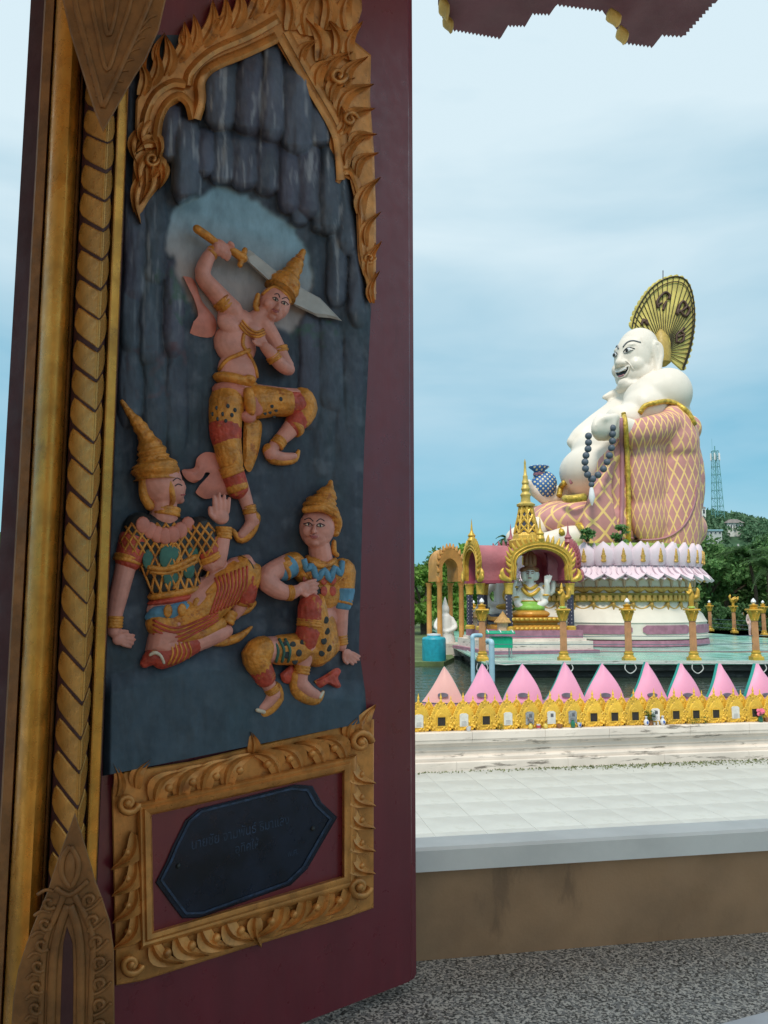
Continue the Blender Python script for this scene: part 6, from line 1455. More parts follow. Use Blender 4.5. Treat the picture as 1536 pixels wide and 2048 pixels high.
HWX = 70 * 33.4 / FPX; SPZ = at(1085, 1166, 33.4).z; APZ = at(1085, 1082, 33.4).z; DEP = 3.2
mid = SC_ + SY * (DEP / 2) - SX * 0.35
def q(x, y, z=0): return SC_ + SX * x + SY * y + UP * z
shr = thing('shrine', 'small gold and maroon vaulted shrine with tall gold spire beside the giant statue', 'shrine', Vector((mid.x, mid.y, 0)))
FLZ = at(1085, 1300, 32).z * 0 + .95
for z0, z1, e, m in ((.004, .14, .75, m_mauve), (.14, .50, .55, m_white_wall), (.50, .62, .35, m_white_wall), (.62, FLZ, .25, m_mauve)):
    P = [q(-HWX - e - .5, -e), q(HWX + e, -e), q(HWX + e, DEP + e), q(-HWX - e - .5, DEP + e)]
    MB().loft([[p + UP * z0 for p in P], [p + UP * z1 for p in P]], True, True).build('step', m, shr, smooth=False)
def shcol(o, r=.15):
    MB().lathe([(r*1.5, FLZ), (r*1.5, FLZ + .12), (r*1.05, FLZ + .18)], o, 16).build('column_base', m_sgold, shr)
    MB().lathe([(r, FLZ + .15), (r*.95, SPZ - .5)], o, 16).build('column', m_mosaic, shr)
    MB().lathe([(r*1.0, SPZ - .5), (r*1.2, SPZ - .46), (r*1.1, SPZ - .40), (r*1.35, SPZ - .06), (r*1.5, SPZ - .04), (r*1.5, SPZ + .0)], o, 16).build('capital', m_sgold, shr)
xl, xr = -HWX * 1.0 + .06, HWX * .92
for o in (q(xl, .12), q(xr, .12), q(xl, DEP - .12), q(xr, DEP - .12), q(-HWX * 1.62, .9), q(-HWX * 1.62, DEP - .9)): shcol(Vector((o.x, o.y, 0)))
# lintel beams
for a_, b_ in ((q(xl, .12), q(xl, .9)), (q(xl, DEP - .9), q(xl, DEP - .12)), (q(xr, .12), q(xr, .9)), (q(xr, DEP - .9), q(xr, DEP - .12)), (q(-HWX * 1.62, .9), q(xl, .9)), (q(-HWX * 1.62, DEP - .9), q(xl, DEP - .9))):
    d = (b_ - a_).normalized(); n_ = Vector((-d.y, d.x, 0)); P = [a_ - d * .2 - n_ * .17, b_ + d * .2 - n_ * .17, b_ + d * .2 + n_ * .17, a_ - d * .2 + n_ * .17]
    zl = SPZ + .002 if abs(d.dot(SX)) > .5 else SPZ + .004
    MB().loft([[Vector((p.x, p.y, zl)) for p in P], [Vector((p.x, p.y, zl + .12)) for p in P]], True, True).build('beam', m_sh_in, shr, smooth=False)
def archpts(w, h, n=24, pinch=.12):
    out = []
    for i in range(n + 1):
        a = math.pi * (1 - i / n); x = math.cos(a) * w; z = math.sin(a) ** .8 * h
        t = abs(math.cos(a)); x *= (1 - pinch * max(0, (t - .75) / .25)) * (1.06 if .4 < t < .95 else 1); out.append((x, z))
    return out
def vault(o, ax, ay, w, h, dep, nm='vault'):
    z0 = SPZ + .125; In = archpts(w * .86, h * .86); Ou = archpts(w * .96, h * .97)
    mb = MB(); r0 = [[o + ax * x + ay * t + UP * (z0 + z) for x, z in In] for t in (.05, dep)]; mb.cm = 0; mb.loft(r0, False, False, closed=False)
    mb.build('vault_lining', m_sh_in, shr, sharp=None)
    mb = MB(); mb.loft([[o + ax * x + ay * t + UP * (z0 + z) for x, z in Ou] for t in (.05, dep)], False, False, closed=False); mb.build('vault_roof', m_sh_roof, shr, sharp=None)
def archframe(o, ax, ay, w, h, mat, thick=.16, fin=True, nm='arch'):
    z0 = SPZ + .125; A = archpts(w * .80, h * .80, 30); B = archpts(w, h, 30); nn = -ay
    mb = MB(); mb.loft([[o + ax * x + UP * (z0 + z) + nn * .10 for x, z in A], [o + ax * x + UP * (z0 + z) + nn * .16 for x, z in B], [o + ax * x + UP * (z0 + z) - nn * .05 for x, z in B], [o + ax * x + UP * (z0 + z) - nn * .05 for x, z in A], [o + ax * x + UP * (z0 + z) + nn * .10 for x, z in A]], False, False, closed=False)
    ar = mb.build('arch_frame', mat, shr, sharp=50)
    for K, r_ in ((.84, .035), (.92, .03)):
        MB().tube([o + ax * x + UP * (z0 + z) + nn * .15 for x, z in archpts(w * K, h * K, 30)], r_, 6).build('arch_bead', mat, ar, sharp=None)
    n = 23; C_ = archpts(w * 1.0, h * 1.0, n)
    for i, (x, z) in enumerate(C_):
        d = Vector((x / w, max(.1, z / h))).normalized(); p = o + ax * x + UP * (z0 + z) + nn * .08; L = .20 if i not in (0, n) else .3; dd = ax * d.x + UP * (d.y + .35)
        MB().limb([p, p + dd * L * .5, p + dd * L + UP * L * .25], [.095, .075, .02], 8).build('crocket', mat, ar, sharp=None)
    if fin:
        t = o + UP * (z0 + h) + nn * .06
        MB().lathe([(.10, 0), (.2, .12), (.14, .26), (.18, .34), (.08, .48), (.05, .6), (.02, .95), (.004, 1.1)], t, 12).build('finial', mat, ar)
    for sg in (-1, 1):
        p = o + ax * sg * w * .95 + UP * z0 + nn * .06
        mb = MB(); mb.limb([p + UP * .02, p + ax * sg * .16 + UP * .12, p + ax * sg * .24 + UP * .34, p + ax * sg * .16 + UP * .5], [.11, .12, .09, .03]); mb.limb([p + UP * .02, p + ax * sg * .26 + UP * .06, p + ax * sg * .36 + UP * .2], [.1, .08, .03]); mb.sculpt('corner_scroll', mat, .03, ar, 1)
    return ar
HA = APZ - SPZ - .15; fx = (xl + xr) / 2
vault(q(fx, 0), SX, SY, HWX * 1.02, HA, DEP); archframe(q(fx, 0), SX, SY, HWX * 1.08, HA, m_sgold); archframe(q(fx, DEP), SX, -SY, HWX * 1.08, HA, m_sh_roof)
wl2 = (DEP - 1.2) / 2; vault(q(-HWX * 1.66, DEP / 2), SY, SX, wl2 * 1.0, HA * .98, HWX * 1.0); archframe(q(-HWX * 1.66, DEP / 2), SY, SX, wl2 * 1.08, HA, m_sgold)
vault(q(HWX * 1.35, DEP / 2), SY, -SX, wl2 * 1.0, HA * .98, HWX * .9); archframe(q(HWX * 1.35, DEP / 2), SY, -SX, wl2 * 1.08, HA, m_sh_roof)
# spire
sc0 = at(1053, 1078, 34.6); ks = 34.6 / FPX; so_ = Vector((sc0.x, sc0.y, 0)); zS = lambda py: at(1053, py, 34.6).z
mb = MB(); mb.lathe([(34*ks, zS(1096)), (36*ks, zS(1082)), (28*ks, zS(1078)), (27*ks, zS(1072)), (24*ks, zS(1066))], so_, 8); mb.build('spire_base', m_sgold, shr, smooth=False)
mb = MB(); mb.lathe([(24*ks, zS(1068)), (20*ks, zS(1050)), (15*ks, zS(1030)), (12*ks, zS(1012))], so_, 8); mb.build('spire_core', M('spire_dark_glass', (.05, .05, .07), .25), shr, smooth=False)
pr = [(24.6, 1068), (20.6, 1050), (15.6, 1030), (12.6, 1012)]
for k_ in range(8):
    for j in range(3):
        (r0, y0), (r1, y1) = pr[j], pr[j+1]
        for a0, a1 in ((k_, k_ + 1), (k_ + 1, k_), (k_, k_)):
            d0 = dir_(a0 * math.pi / 4); d1 = dir_(a1 * math.pi / 4); MB().tube([so_ + d0 * r0 * ks + UP * zS(y0), so_ + d1 * r1 * ks + UP * zS(y1)], .055, 5).build('spire_lattice', m_sgold, shr)
MB().lathe([(18*ks, zS(1013)), (19*ks, zS(1009)), (10*ks, zS(1004)), (9*ks, zS(996)), (11*ks, zS(990)), (7*ks, zS(984)), (9*ks, zS(978)), (6*ks, zS(970)), (7.5*ks, zS(966)), (5*ks, zS(958)), (5*ks, zS(952)), (3.4*ks, zS(950)), (2*ks, zS(928)), (2.4*ks, zS(926)), (.5*ks, zS(918))], so_, 16).build('spire', M('spire_gold', (.62, .45, .12), .45, metal=.25), shr)
# pedestal and four-faced white statue inside
pc = q(fx - .25, 1.1); kb = pc.y / FPX; zB = lambda py: at(1070, py, pc.y).z
ped = thing('statue_pedestal', 'ochre stepped pedestal inside the small shrine', 'pedestal', Vector((pc.x, pc.y, FLZ)))
z_ = FLZ + .003; ztop = zB(1234)
for f0, f1, e0, e1 in ((0, .22, 64, 64), (.22, .40, 64, 56), (.40, .58, 50, 50), (.58, .72, 52, 60), (.72, 1.0, 62, 62)):
    a0, a1 = e0 * kb, e1 * kb; rr = lambda e, z: [pc * 1 + SX * x * e + SY * y * e * .75 + UP * (z - pc.z) for x, y in ((-1, -1), (1, -1), (1, 1), (-1, 1))]
    zz0, zz1 = z_ + (ztop - z_) * f0, z_ + (ztop - z_) * f1 - .003; MB().loft([rr(a0, zz0), rr(a1, zz1)], True, True).build('tier', m_ochre, ped, smooth=False)
for k_ in range(-6, 7):
    for f in (.11, .86): MB().ell(pc * 1 + SX * k_ * 9.5 * kb - SY * 64 * .75 * kb + UP * (z_ + (ztop - z_) * f - pc.z), (.10, .05, .07), nu=8, nv=6).build('tier_stud', m_sgold, ped, sharp=None)
br = thing('four_faced_statue', 'white four-faced seated statue with gold collar and lime green skirt', 'statue', Vector((pc.x, pc.y, ztop)))
def bq(px, py, dy=0): return at(px, py, pc.y + dy)
def bl(mb, *pts): P = [bq(x, y, d) for x, y, d, r in pts]; mb.limb(P, [r * kb for *_, r in pts], 12)
mb = MB(); e3 = lambda x, y, d, a_, b_, c_: mb.ell(bq(x, y, d), (a_ * kb, b_ * kb, c_ * kb))
e3(1061, 1186, 0, 22, 14, 20); e3(1061, 1200, 0, 19, 14, 16); e3(1061, 1172, 0, 14, 10, 8); bl(mb, (1060, 1168, 0, 8), (1060, 1160, 0, 8)); e3(1060, 1148, -.05, 11, 11, 15); e3(1049, 1150, 0, 8, 9, 13); e3(1071, 1150, .05, 8, 9, 12); bl(mb, (1060, 1143, -.27, 1.5), (1059, 1150, -.32, 2.2))
bl(mb, (1080, 1180, 0, 8), (1092, 1192, -.1, 7), (1094, 1174, -.25, 6), (1093, 1164, -.3, 5)); 
for i in range(4): bl(mb, (1090 + i * 3, 1164, -.3, 2), (1090 + i * 4.5, 1152 - (i % 3), -.3, 1.6))
bl(mb, (1082, 1188, .05, 8), (1090, 1204, -.1, 7), (1076, 1212, -.25, 6)); bl(mb, (1042, 1180, 0, 9), (1030, 1196, -.1, 8), (1026, 1178, -.2, 6), (1030, 1166, -.2, 5)); bl(mb, (1044, 1188, .05, 8), (1034, 1206, -.1, 7), (1044, 1214, -.25, 6)); bl(mb, (1038, 1170, .2, 7), (1020, 1180, .1, 6), (1014, 1196, 0, 5)); bl(mb, (1084, 1172, .2, 7), (1102, 1186, .15, 6), (1106, 1170, .1, 5), (1106, 1160, .1, 4))
bd_ = mb.sculpt('body', m_wstone, .03, br, 2); bb = bvh_of(bd_)
def bt(nm, pts, r, m, lift=.02):
    P = [hit(bb, p.x, p.y, lift) for p in spline([(x, y, 0) for x, y in pts], 5)]; P = [p for p in P if p is not None]
    if len(P) > 1: MB().tube(P, r * kb, 6).build(nm, m, br, sharp=None)
bt('collar', [(1044, 1176), (1050, 1184), (1060, 1190), (1070, 1186), (1078, 1178)], 4, m_sgold); bt('collar', [(1048, 1170), (1060, 1178), (1073, 1171)], 3.5, m_sgold); bt('cord', [(1050, 1176), (1062, 1192), (1074, 1204)], 1, m_hairb)
for x0 in (1052, 1062): bt('brow', [(x0, 1144), (x0 + 3, 1142.5), (x0 + 6, 1144)], .7, m_hairb); bt('eye', [(x0 + 1, 1147), (x0 + 5, 1147)], .7, m_hairb)
bt('lip', [(1056, 1156), (1063, 1156)], .9, m_lip)
mb = MB(); e3(1060, 1138, 0, 15, 13, 6); e3(1048, 1140, 0, 9, 9, 6); e3(1070, 1140, 0, 9, 9, 6); bl(mb, (1060, 1134, 0, 11), (1060, 1124, 0, 9)); mb.sculpt('headdress', m_hairb, .03, br, 1)
for x in (1052, 1060, 1068): mb = MB(); bl(mb, (x, 1128, -.12, 5.5), (x, 1114, -.1, 5), (1060 + (x - 1060) * .4, 1104, -.05, 2)); mb.build('crown_spike', m_hairb, br)
mb = MB(); e3(1060, 1216, -.05, 30, 22, 11); e3(1060, 1206, 0, 20, 16, 7); mb.sculpt('skirt', m_green, .04, br, 1)
mb = MB(); e3(1060, 1228, 0, 40, 30, 11); mb.sculpt('folded_legs', m_ochre, .04, br, 1); mb = MB(); e3(1060, 1202, 0, 20.5, 15, 3); mb.build('belt', m_sgold, br)
for x, y in ((1092, 1172), (1092, 1190), (1030, 1174), (1032, 1194)): mb = MB(); e3(x, y, -.18, 7.5, 7, 2.5); mb.build('bangle', m_sgold, br)

# ---- pale seated figure on a coiled dark serpent behind the shrine
m_coil = M('dark_serpent_scales', (.06, .08, .11), .4, var=.4, vs=6, bump=.5, bs=14); wy = 37.5; kw = wy / FPX
wo = at(1003, 1262, wy); wf = thing('serpent_figure', 'pale seated figure on a coiled dark serpent seen left of the shrine columns', 'statue', Vector((wo.x, wo.y, .0)))
def wq(px, py, d=0): return at(px, py, wy + d)
mb = MB(); L = lambda *pts: mb.limb([wq(x, y, d) for x, y, d, r in pts], [r * kw for *_, r in pts], 12)
L((1004, 1170, 0, 18), (1004, 1196, 0, 16), (1004, 1218, 0, 20)); L((990, 1166, -.1, 8), (972, 1186, -.1, 8), (978, 1206, -.3, 7), (992, 1212, -.4, 6)); L((1018, 1166, 0, 8), (1030, 1190, 0, 7)); L((1004, 1150, 0, 11), (1004, 1140, 0, 12)); L((990, 1224, -.3, 12), (1010, 1226, -.4, 12)); L((972, 1160, .2, 9), (966, 1190, .2, 8), (972, 1212, .2, 7)); mb.sculpt('body', m_wstone, .05, wf, 2)
for y, r in ((1238, 26), (1254, 30)): MB().tube([wq(1003, y) + Vector((math.cos(a) * r * kw, math.sin(a) * r * kw * .9, .02 * a)) for a in [i * math.pi / 12 for i in range(25)]], .2, 12).build('serpent_coil', m_coil, wf, sharp=None)
MB().lathe([(32 * kw, .002), (34 * kw, wq(1003, 1264).z)], Vector((wo.x, wo.y, 0)), 24).build('plinth', m_mauve, wf); MB().ell(wq(1010, 1214, -.5), (.45, .2, .16)).build('sash', m_sgold, wf); MB().ell(wq(1012, 1190, -.42), (.18, .1, .3)).build('sash', m_sgold, wf)

# ---- little thatched spirit houses
m_thatch = M('orange_thatch', (.50, .28, .10), .8, var=.25, vs=6, bump=.4, bs=20); m_hutwall = M('hut_wall', (.60, .45, .28), .7, vs=4)
def hut(px, py, Y, w, label):
    o = at(px, py, Y); k_ = Y / FPX * w; t = thing('spirit_house', label, 'spirit house', Vector((o.x, o.y, 0)))
    MB().lathe([(k_ * .16, .002), (k_ * .14, o.z - .25)], (o.x, o.y, 0), 10).build('post', m_hutwall, t); MB().lathe([(k_ * .75, o.z - .25), (k_ * .8, o.z - .2), (k_ * .72, o.z - .18), (k_ * .7, o.z + .35)], (o.x, o.y, 0), 10).build('wall', m_hutwall, t, smooth=False)
    MB().lathe([(k_ * 1.1, o.z + .34), (k_ * 1.12, o.z + .38), (k_ * .5, o.z + .62), (k_ * .1, o.z + .8), (.01, o.z + .85)], (o.x, o.y, 0), 10).build('roof', m_thatch, t, smooth=False); return t, o
hut(960, 1250, 36, 20, 'thatched spirit house behind the corner lamp column'); hut(1006, 1262, 33.2, 16, 'low thatched spirit house behind the green box roof')
o = at(961, 1228, 36.3); dl = thing('doll_figure', 'small white figure sitting on the thatched spirit house', 'figurine', o); mb = MB(); mb.ell(o + UP * .2, (.22, .16, .3)); mb.ell(o + UP * .55, (.13, .13, .15)); mb.limb([o + Vector((.15, -.1, .3)), o + Vector((.34, -.15, .1))], [.07, .05]); mb.limb([o + Vector((-.15, -.1, .3)), o + Vector((-.34, -.15, .1))], [.07, .05]); mb.sculpt('body', m_wstone, .04, dl, 1)

# ---- green curved-roof donation box on legs, pale blue pipes
m_gplastic = M('green_translucent_sheet', (.01, .36, .20), .3, var=.1, vs=2); m_pipe = M('pale_blue_pipe', (.36, .56, .66), .45, var=.08, vs=2); m_steel = M('steel_leg', (.45, .47, .47), .4, metal=.6)
gy = 30.2; g0, g1 = at(977, 1300, gy), at(1026, 1300, gy); gz0, gz1 = at(1000, 1296, gy).z, at(1000, 1268, gy).z
gb = thing('donation_box', 'green box with curved translucent roof in front of the shrine steps', 'box', Vector(((g0.x + g1.x) / 2, gy, 0)))
MB().bbox((g0.x + .12, gy, gz0), (g1.x, gy + .7, gz1 - .12), .03).build('body', m_gplastic, gb, smooth=False)
pr = [(-.14 + .95 * t, .02 + .2 * math.sin(math.pi * (.2 + .7 * t))) for t in [i / 10 for i in range(11)]]; mb = MB(); P = pr + [(a_, b_ - .03) for a_, b_ in reversed(pr)]
mb.loft([[Vector((x, gy + a_, gz1 - .1 + b_)) for a_, b_ in P] for x in (g0.x - .08, g1.x + .08)], True, True); mb.build('roof', m_gplastic, gb)
for x in (g0.x, (g0.x + g1.x) / 2, g1.x): MB().tube([Vector((x, gy + a_, gz1 - .08 + b_)) for a_, b_ in pr], .02, 6).build('roof_rib', m_lamp, gb)
for x in (g0.x + .16, g1.x - .05):
    for y in (gy + .06, gy + .62): MB().tube([(x, y, .002), (x, y, gz0 + .02)], .03, 8).build('leg', m_steel, gb)
py_ = YF - .9
for px, t_, bx_, lb in ((945, 1271, 962, 'pale blue pipe bent at the top, left of the corner lamp column'), (983, 1283, 976, 'thick pale blue pipe in the water right of the corner lamp column')):
    a_ = at(px, t_, py_); b_ = at(bx_, t_, py_ + .4); r = .075 if px == 945 else .10
    t = thing('water_pipe', lb, 'pipe', Vector((a_.x, a_.y, WATER_Z))); MB().tube([Vector((a_.x, a_.y, -1.5)), Vector((a_.x, a_.y, a_.z - .15))], r, 12).build('riser', m_pipe, t); MB().tube(spline([Vector((a_.x, a_.y, a_.z - .16)), Vector((a_.x, a_.y, a_.z - .04)), a_ + (b_ - a_) * .25, b_], 6), r * .98, 12).build('elbow', m_pipe, t)

# ---- person in pale clothes behind the right lamp column
m_cloth = M('pale_pink_clothes', (.68, .46, .44), .8, var=.12, vs=4); m_hair = M('dark_hair', (.03, .02, .02), .6); m_pskin = M('skin', (.50, .30, .21), .6)
o = on_z(1503, 1272, 0); kp = o.y / FPX; pe = thing('person', 'person in pale pink top and trousers standing behind the lamp column', 'person', o)
H_ = 1.6; P = lambda x, y, z: o + Vector((x, y, z * H_))
mb = MB()
for sg in (-1, 1): mb.limb([P(sg * .09, 0, .52), P(sg * .10, -.02, .28), P(sg * .10, .02, .04)], [.10, .075, .06]); mb.limb([P(sg * .10, .02, .03), P(sg * .11, -.14, .02)], [.05, .04]); mb.limb([P(sg * .18, 0, .80), P(sg * .24, .02, .62), P(sg * .22, -.08, .47)], [.065, .05, .04])
mb.limb([P(0, 0, .52), P(0, 0, .66), P(0, 0, .80)], [.15, .14, .16]); mb.limb([P(0, 0, .84), P(0, -.01, .88)], [.06, .055]); mb.ell(P(0, -.02, .935), (.085, .10, .115)); mb.ell(P(0, -.12, .93), (.02, .03, .03))
bd2 = mb.sculpt('body', m_cloth, .025, pe, 2)
MB().ell(P(0, .015, .955), (.095, .105, .11)).build('hair', m_hair, pe, sharp=None); MB().ell(P(0, -.05, .93), (.078, .085, .10)).build('face', m_pskin, pe, sharp=None)
for sg in (-1, 1): MB().ell(P(sg * .22, -.09, .455), (.035, .04, .055)).build('hand', m_pskin, pe, sharp=None); MB().ell(P(sg * .03, -.132, .94), (.010, .006, .006)).build('eye', m_hair, pe)

# ---- second arched shrine far left, in warm orange
m_or = M('orange_shrine_paint', (.55, .27, .07), .55, var=.2, vs=2); ox = at(902, 1300, 38); lo_ = Vector((ox.x, 38, 0))
ls = thing('orange_shrine', 'orange arched shrine on posts at the left bank next to the shutter', 'shrine', Vector((ox.x, 38, -.4)))
zt = lambda py: at(902, py, 38).z; k_ = 38 / FPX
LD = Vector((.93, .37, 0)).normalized(); LNn = Vector((.37, -.93, 0)).normalized()
for sg in (-1, 1):
    for d in (0, 1.2): p = lo_ + LD * sg * 24 * k_ - LNn * d; MB().lathe([(.2, -.4), (.2, .2), (.13, .3), (.12, zt(1165) - .2), (.2, zt(1165))], Vector((p.x, p.y, 0)), 14).build('column', m_or, ls)
Ai, Ao = archpts(20 * k_, 46 * k_, 20), archpts(29 * k_, 66 * k_, 20); zb = zt(1163)
mb = MB(); ringf = lambda A_, d: [lo_ + LD * x + UP * (zb + z) - LNn * d for x, z in A_]
mb.loft([ringf(Ai, 0), ringf(Ao, -.08), ringf(Ao, 1.2), ringf(Ai, 1.2), ringf(Ai, 0)], False, False, closed=False); mb.build('arch_vault', m_or, ls, sharp=40)
for i, (x, z) in enumerate(archpts(30 * k_, 67 * k_, 14)): p = lo_ + LD * x + UP * (zb + z); MB().limb([p, p + LD * x * .12 + UP * .22], [.1, .03], 8).build('crocket', m_or, ls)
MB().box((-30 * k_, -.3, -.45), (30 * k_, 1.5, .15), Matrix.Translation(lo_) @ Matrix((LD, -LNn, UP)).transposed().to_4x4()).build('step', m_white_wall, ls, smooth=False)
mb = MB(); c_ = lo_ - LNn * .6; mb.limb([c_ + UP * .2, c_ + UP * 1.3], [.5, .32]); mb.ell(c_ + UP * 1.75, (.22, .22, .28)); mb.limb([c_ + UP * 2.0, c_ + UP * 2.4], [.14, .03]); mb.limb([c_ + Vector((-.3, 0, 1.3)), c_ + Vector((-.5, -.2, .9)), c_ + Vector((-.1, -.4, .7))], [.14, .11, .08]); mb.limb([c_ + Vector((.3, 0, 1.3)), c_ + Vector((.5, -.2, .9)), c_ + Vector((.1, -.4, .7))], [.14, .11, .08]); mb.sculpt('idol', m_wstone, .05, ls, 2)
o = at(868, 1300, 34); bx2 = thing('blue_tank', 'teal blue plastic tank on the left bank beside the orange shrine', 'tank', Vector((o.x, 34, -.4))); MB().lathe([(.5, -.4), (.52, -.3), (.52, .55), (.47, .62), (.3, .66), (.28, .72), (.05, .74)], (o.x, 34, 0), 20).build('body', M('teal_plastic', (.02, .33, .42), .4), bx2)
MB().lathe([(.3, .70), (.31, .76), (.05, .79)], (o.x, 34, 0), 20).build('lid', m_lamp, bx2)
# left bank under it
mb = MB(); Pb = [(-40, 33), (c_b.x - 1.2, 33.2), (c_b.x - .5, 36), (c_b.x - .3, 44), (c_b.x + 3, 60), (-40, 70)]
mb.loft([[Vector((x, y, -1.4)) for x, y in Pb], [Vector((x, y, -.38)) for x, y in Pb]], True, True); tag(mb.build('left_bank', m_bank, smooth=False), kind='structure')
# ================================================================== TREES, HILL, TOWER, HOUSES
def leafmat(nm, col, var=.45):
    m = M(nm, col, .65, var=var, vs=1.4); b_ = m.node_tree.nodes['Principled BSDF']
    nt = m.node_tree; tr = nt.nodes.new('ShaderNodeBsdfTranslucent'); mx = nt.nodes.new('ShaderNodeMixShader'); mx.inputs[0].default_value = .35
    nt.links.new(b_.inputs['Base Color'].links[0].from_socket, tr.inputs['Color']); nt.links.new(b_.outputs[0], mx.inputs[1]); nt.links.new(tr.outputs[0], mx.inputs[2])
    nt.links.new(mx.outputs[0], [x for x in nt.nodes if x.type == 'OUTPUT_MATERIAL'][0].inputs['Surface'])
    return m
m_lf_bright = leafmat('bright_leaf', (.17, .32, .05)); m_lf_mid = leafmat('mid_leaf', (.125, .25, .075)); m_lf_dark = leafmat('dark_leaf', (.09, .19, .065)); m_lf_blue = leafmat('blueish_leaf', (.10, .20, .10)); m_palm = leafmat('palm_leaf', (.05, .12, .03)); m_bark = M('bark', (.10, .075, .055), .9, var=.3, vs=2)
def unit(v): return v / np.linalg.norm(v, axis=1)[:, None]
def leaves(rs, C_, R_, n, leaf, r0, r1, flat, up=False):
    k = rs.randint(len(C_), size=n); d = unit(rs.randn(n, 3)); d[:, 2] = (np.abs(d[:, 2]) if up else d[:, 2]) * flat
    p = C_[k] + d * (R_[k] * (r0 + r1 * rs.rand(n)))[:, None]; u = unit(rs.randn(n, 3)); w = unit(np.cross(u, rs.randn(n, 3))); L = (leaf * (.6 + .8 * rs.rand(n)))[:, None]
    return np.stack([p - u * L, p + w * L * .5, p + u * L, p - w * L * .5], 1)
def tree(o, h, rx, seed, mat, label, n=5200, leaf=.22, trunk=.35, name='tree', low=.3):
    rq = random.Random(seed); t = thing(name, label, 'tree', o, 'trees round the lake'); o = Vector(o)
    mb = MB(); mb.tube(spline([o + UP * -.3, o + Vector((rq.uniform(-.2, .2), 0, h * .25)), o + Vector((rq.uniform(-.5, .5), rq.uniform(-.4, .4), h * .6))], 4), [trunk * (1 - .06 * i) for i in range(9)], 8)
    cl = []
    nc = 26
    for i in range(nc):
        a = rq.uniform(0, 6.28); u = rq.random() ** .6; z = h * (low + (1 - low) * rq.random()); env = math.sin(math.pi * min(1, max(.05, (z / h - low + .18) / (1.18 - low)))) ** .6
        c = o + Vector((math.cos(a) * rx * u * env, math.sin(a) * rx * u * env, z)); cl.append((c, rx * rq.uniform(.22, .40)))
        if i % 3 == 0: mb.tube([o + UP * h * .35, (o + UP * h * .45).lerp(c, .6), c], [trunk * .45, trunk * .25, trunk * .08], 6)
    mb.build('trunk', m_bark, t)
    rs = np.random.RandomState(seed); V = leaves(rs, np.array([list(c) for c, r in cl]), np.array([r for c, r in cl]), n, leaf, .55, .5, .75)
    me = bpy.data.meshes.new('crown'); off = np.array(worigin(t)); me.from_pydata((V.reshape(-1, 3) - off).tolist(), [], np.arange(4 * n).reshape(n, 4).tolist()); c_ = link('crown', me, mat, t); c_['kind'] = 'stuff'; return t
def g(px, Y, z=-.4): p = at(px, 1200, Y); return Vector((p.x, Y, z))
# left side
tree(g(938, 62), 6.6, 3.2, 1, m_lf_bright, 'bright yellow-green tree left of the small shrine', 6500, .2)
tree(g(880, 72), 6.6, 3.6, 2, m_lf_mid, 'mid green tree behind the orange shrine', 6000, .24); tree(g(850, 60), 4.8, 2.8, 3, m_lf_bright, 'light green tree touching the shutter edge', 5000, .2)
tree(g(985, 84), 6.4, 4.2, 4, m_lf_mid, 'broad dark green tree behind the small shrine roof', 5500, .28); tree(g(1010, 100), 9.6, 2.6, 5, m_lf_dark, 'tall dark tree left of the spire', 3500, .26); tree(g(760, 75), 8, 4.5, 6, m_lf_mid, 'green tree hidden mostly behind the shutter', 3000, .26); tree(g(20, 60), 7.0, 4.0, 7, m_lf_mid, 'green tree seen left of the gilded frame', 4000, .22)
tree(g(-30, 70), 9.0, 4.5, 8, m_lf_dark, 'dark tree at the far left picture edge', 3000, .26)
# right side
for px, Y, h, r, sd, m, lb in ((1412, 70, 7.6, 3.6, 21, m_lf_mid, 'feathery green tree just right of the statue robe'), (1450, 74, 7.6, 4.0, 22, m_lf_mid, 'wide green tree left of the yellow house'), (1492, 80, 7.6, 4.2, 23, m_lf_dark, 'dark tree over the yellow house roof'), (1540, 76, 8.2, 4.0, 24, m_lf_dark, 'dark tree at the right picture edge'), (1385, 82, 8.0, 3.6, 25, m_lf_dark, 'dark tree half hidden behind the statue drum'), (1580, 70, 8.0, 4.2, 26, m_lf_mid, 'green tree beyond the right picture edge')):
    tree(g(px, Y), h, r, sd, m, lb, 5600, .24)
for px, Y, h, r, sd, lb in ((1432, 64, 2.2, 1.5, 31, 'low dark bush on the bank behind the far lamp column'), (1485, 66, 2.0, 1.6, 32, 'low dark bush on the bank below the yellow house'), (1455, 65, 1.8, 1.3, 33, 'small dark bush on the bank behind the golden bird'), (1520, 66, 2.0, 1.5, 34, 'low dark bush at the right edge of the bank'), (935, 56, 2.2, 1.6, 35, 'light bush on the left bank behind the lamp column')):
    tree(g(px, Y), h, r, sd, m_lf_dark if px > 1000 else m_lf_bright, lb, 1500, .14, .06, 'bush', .1)
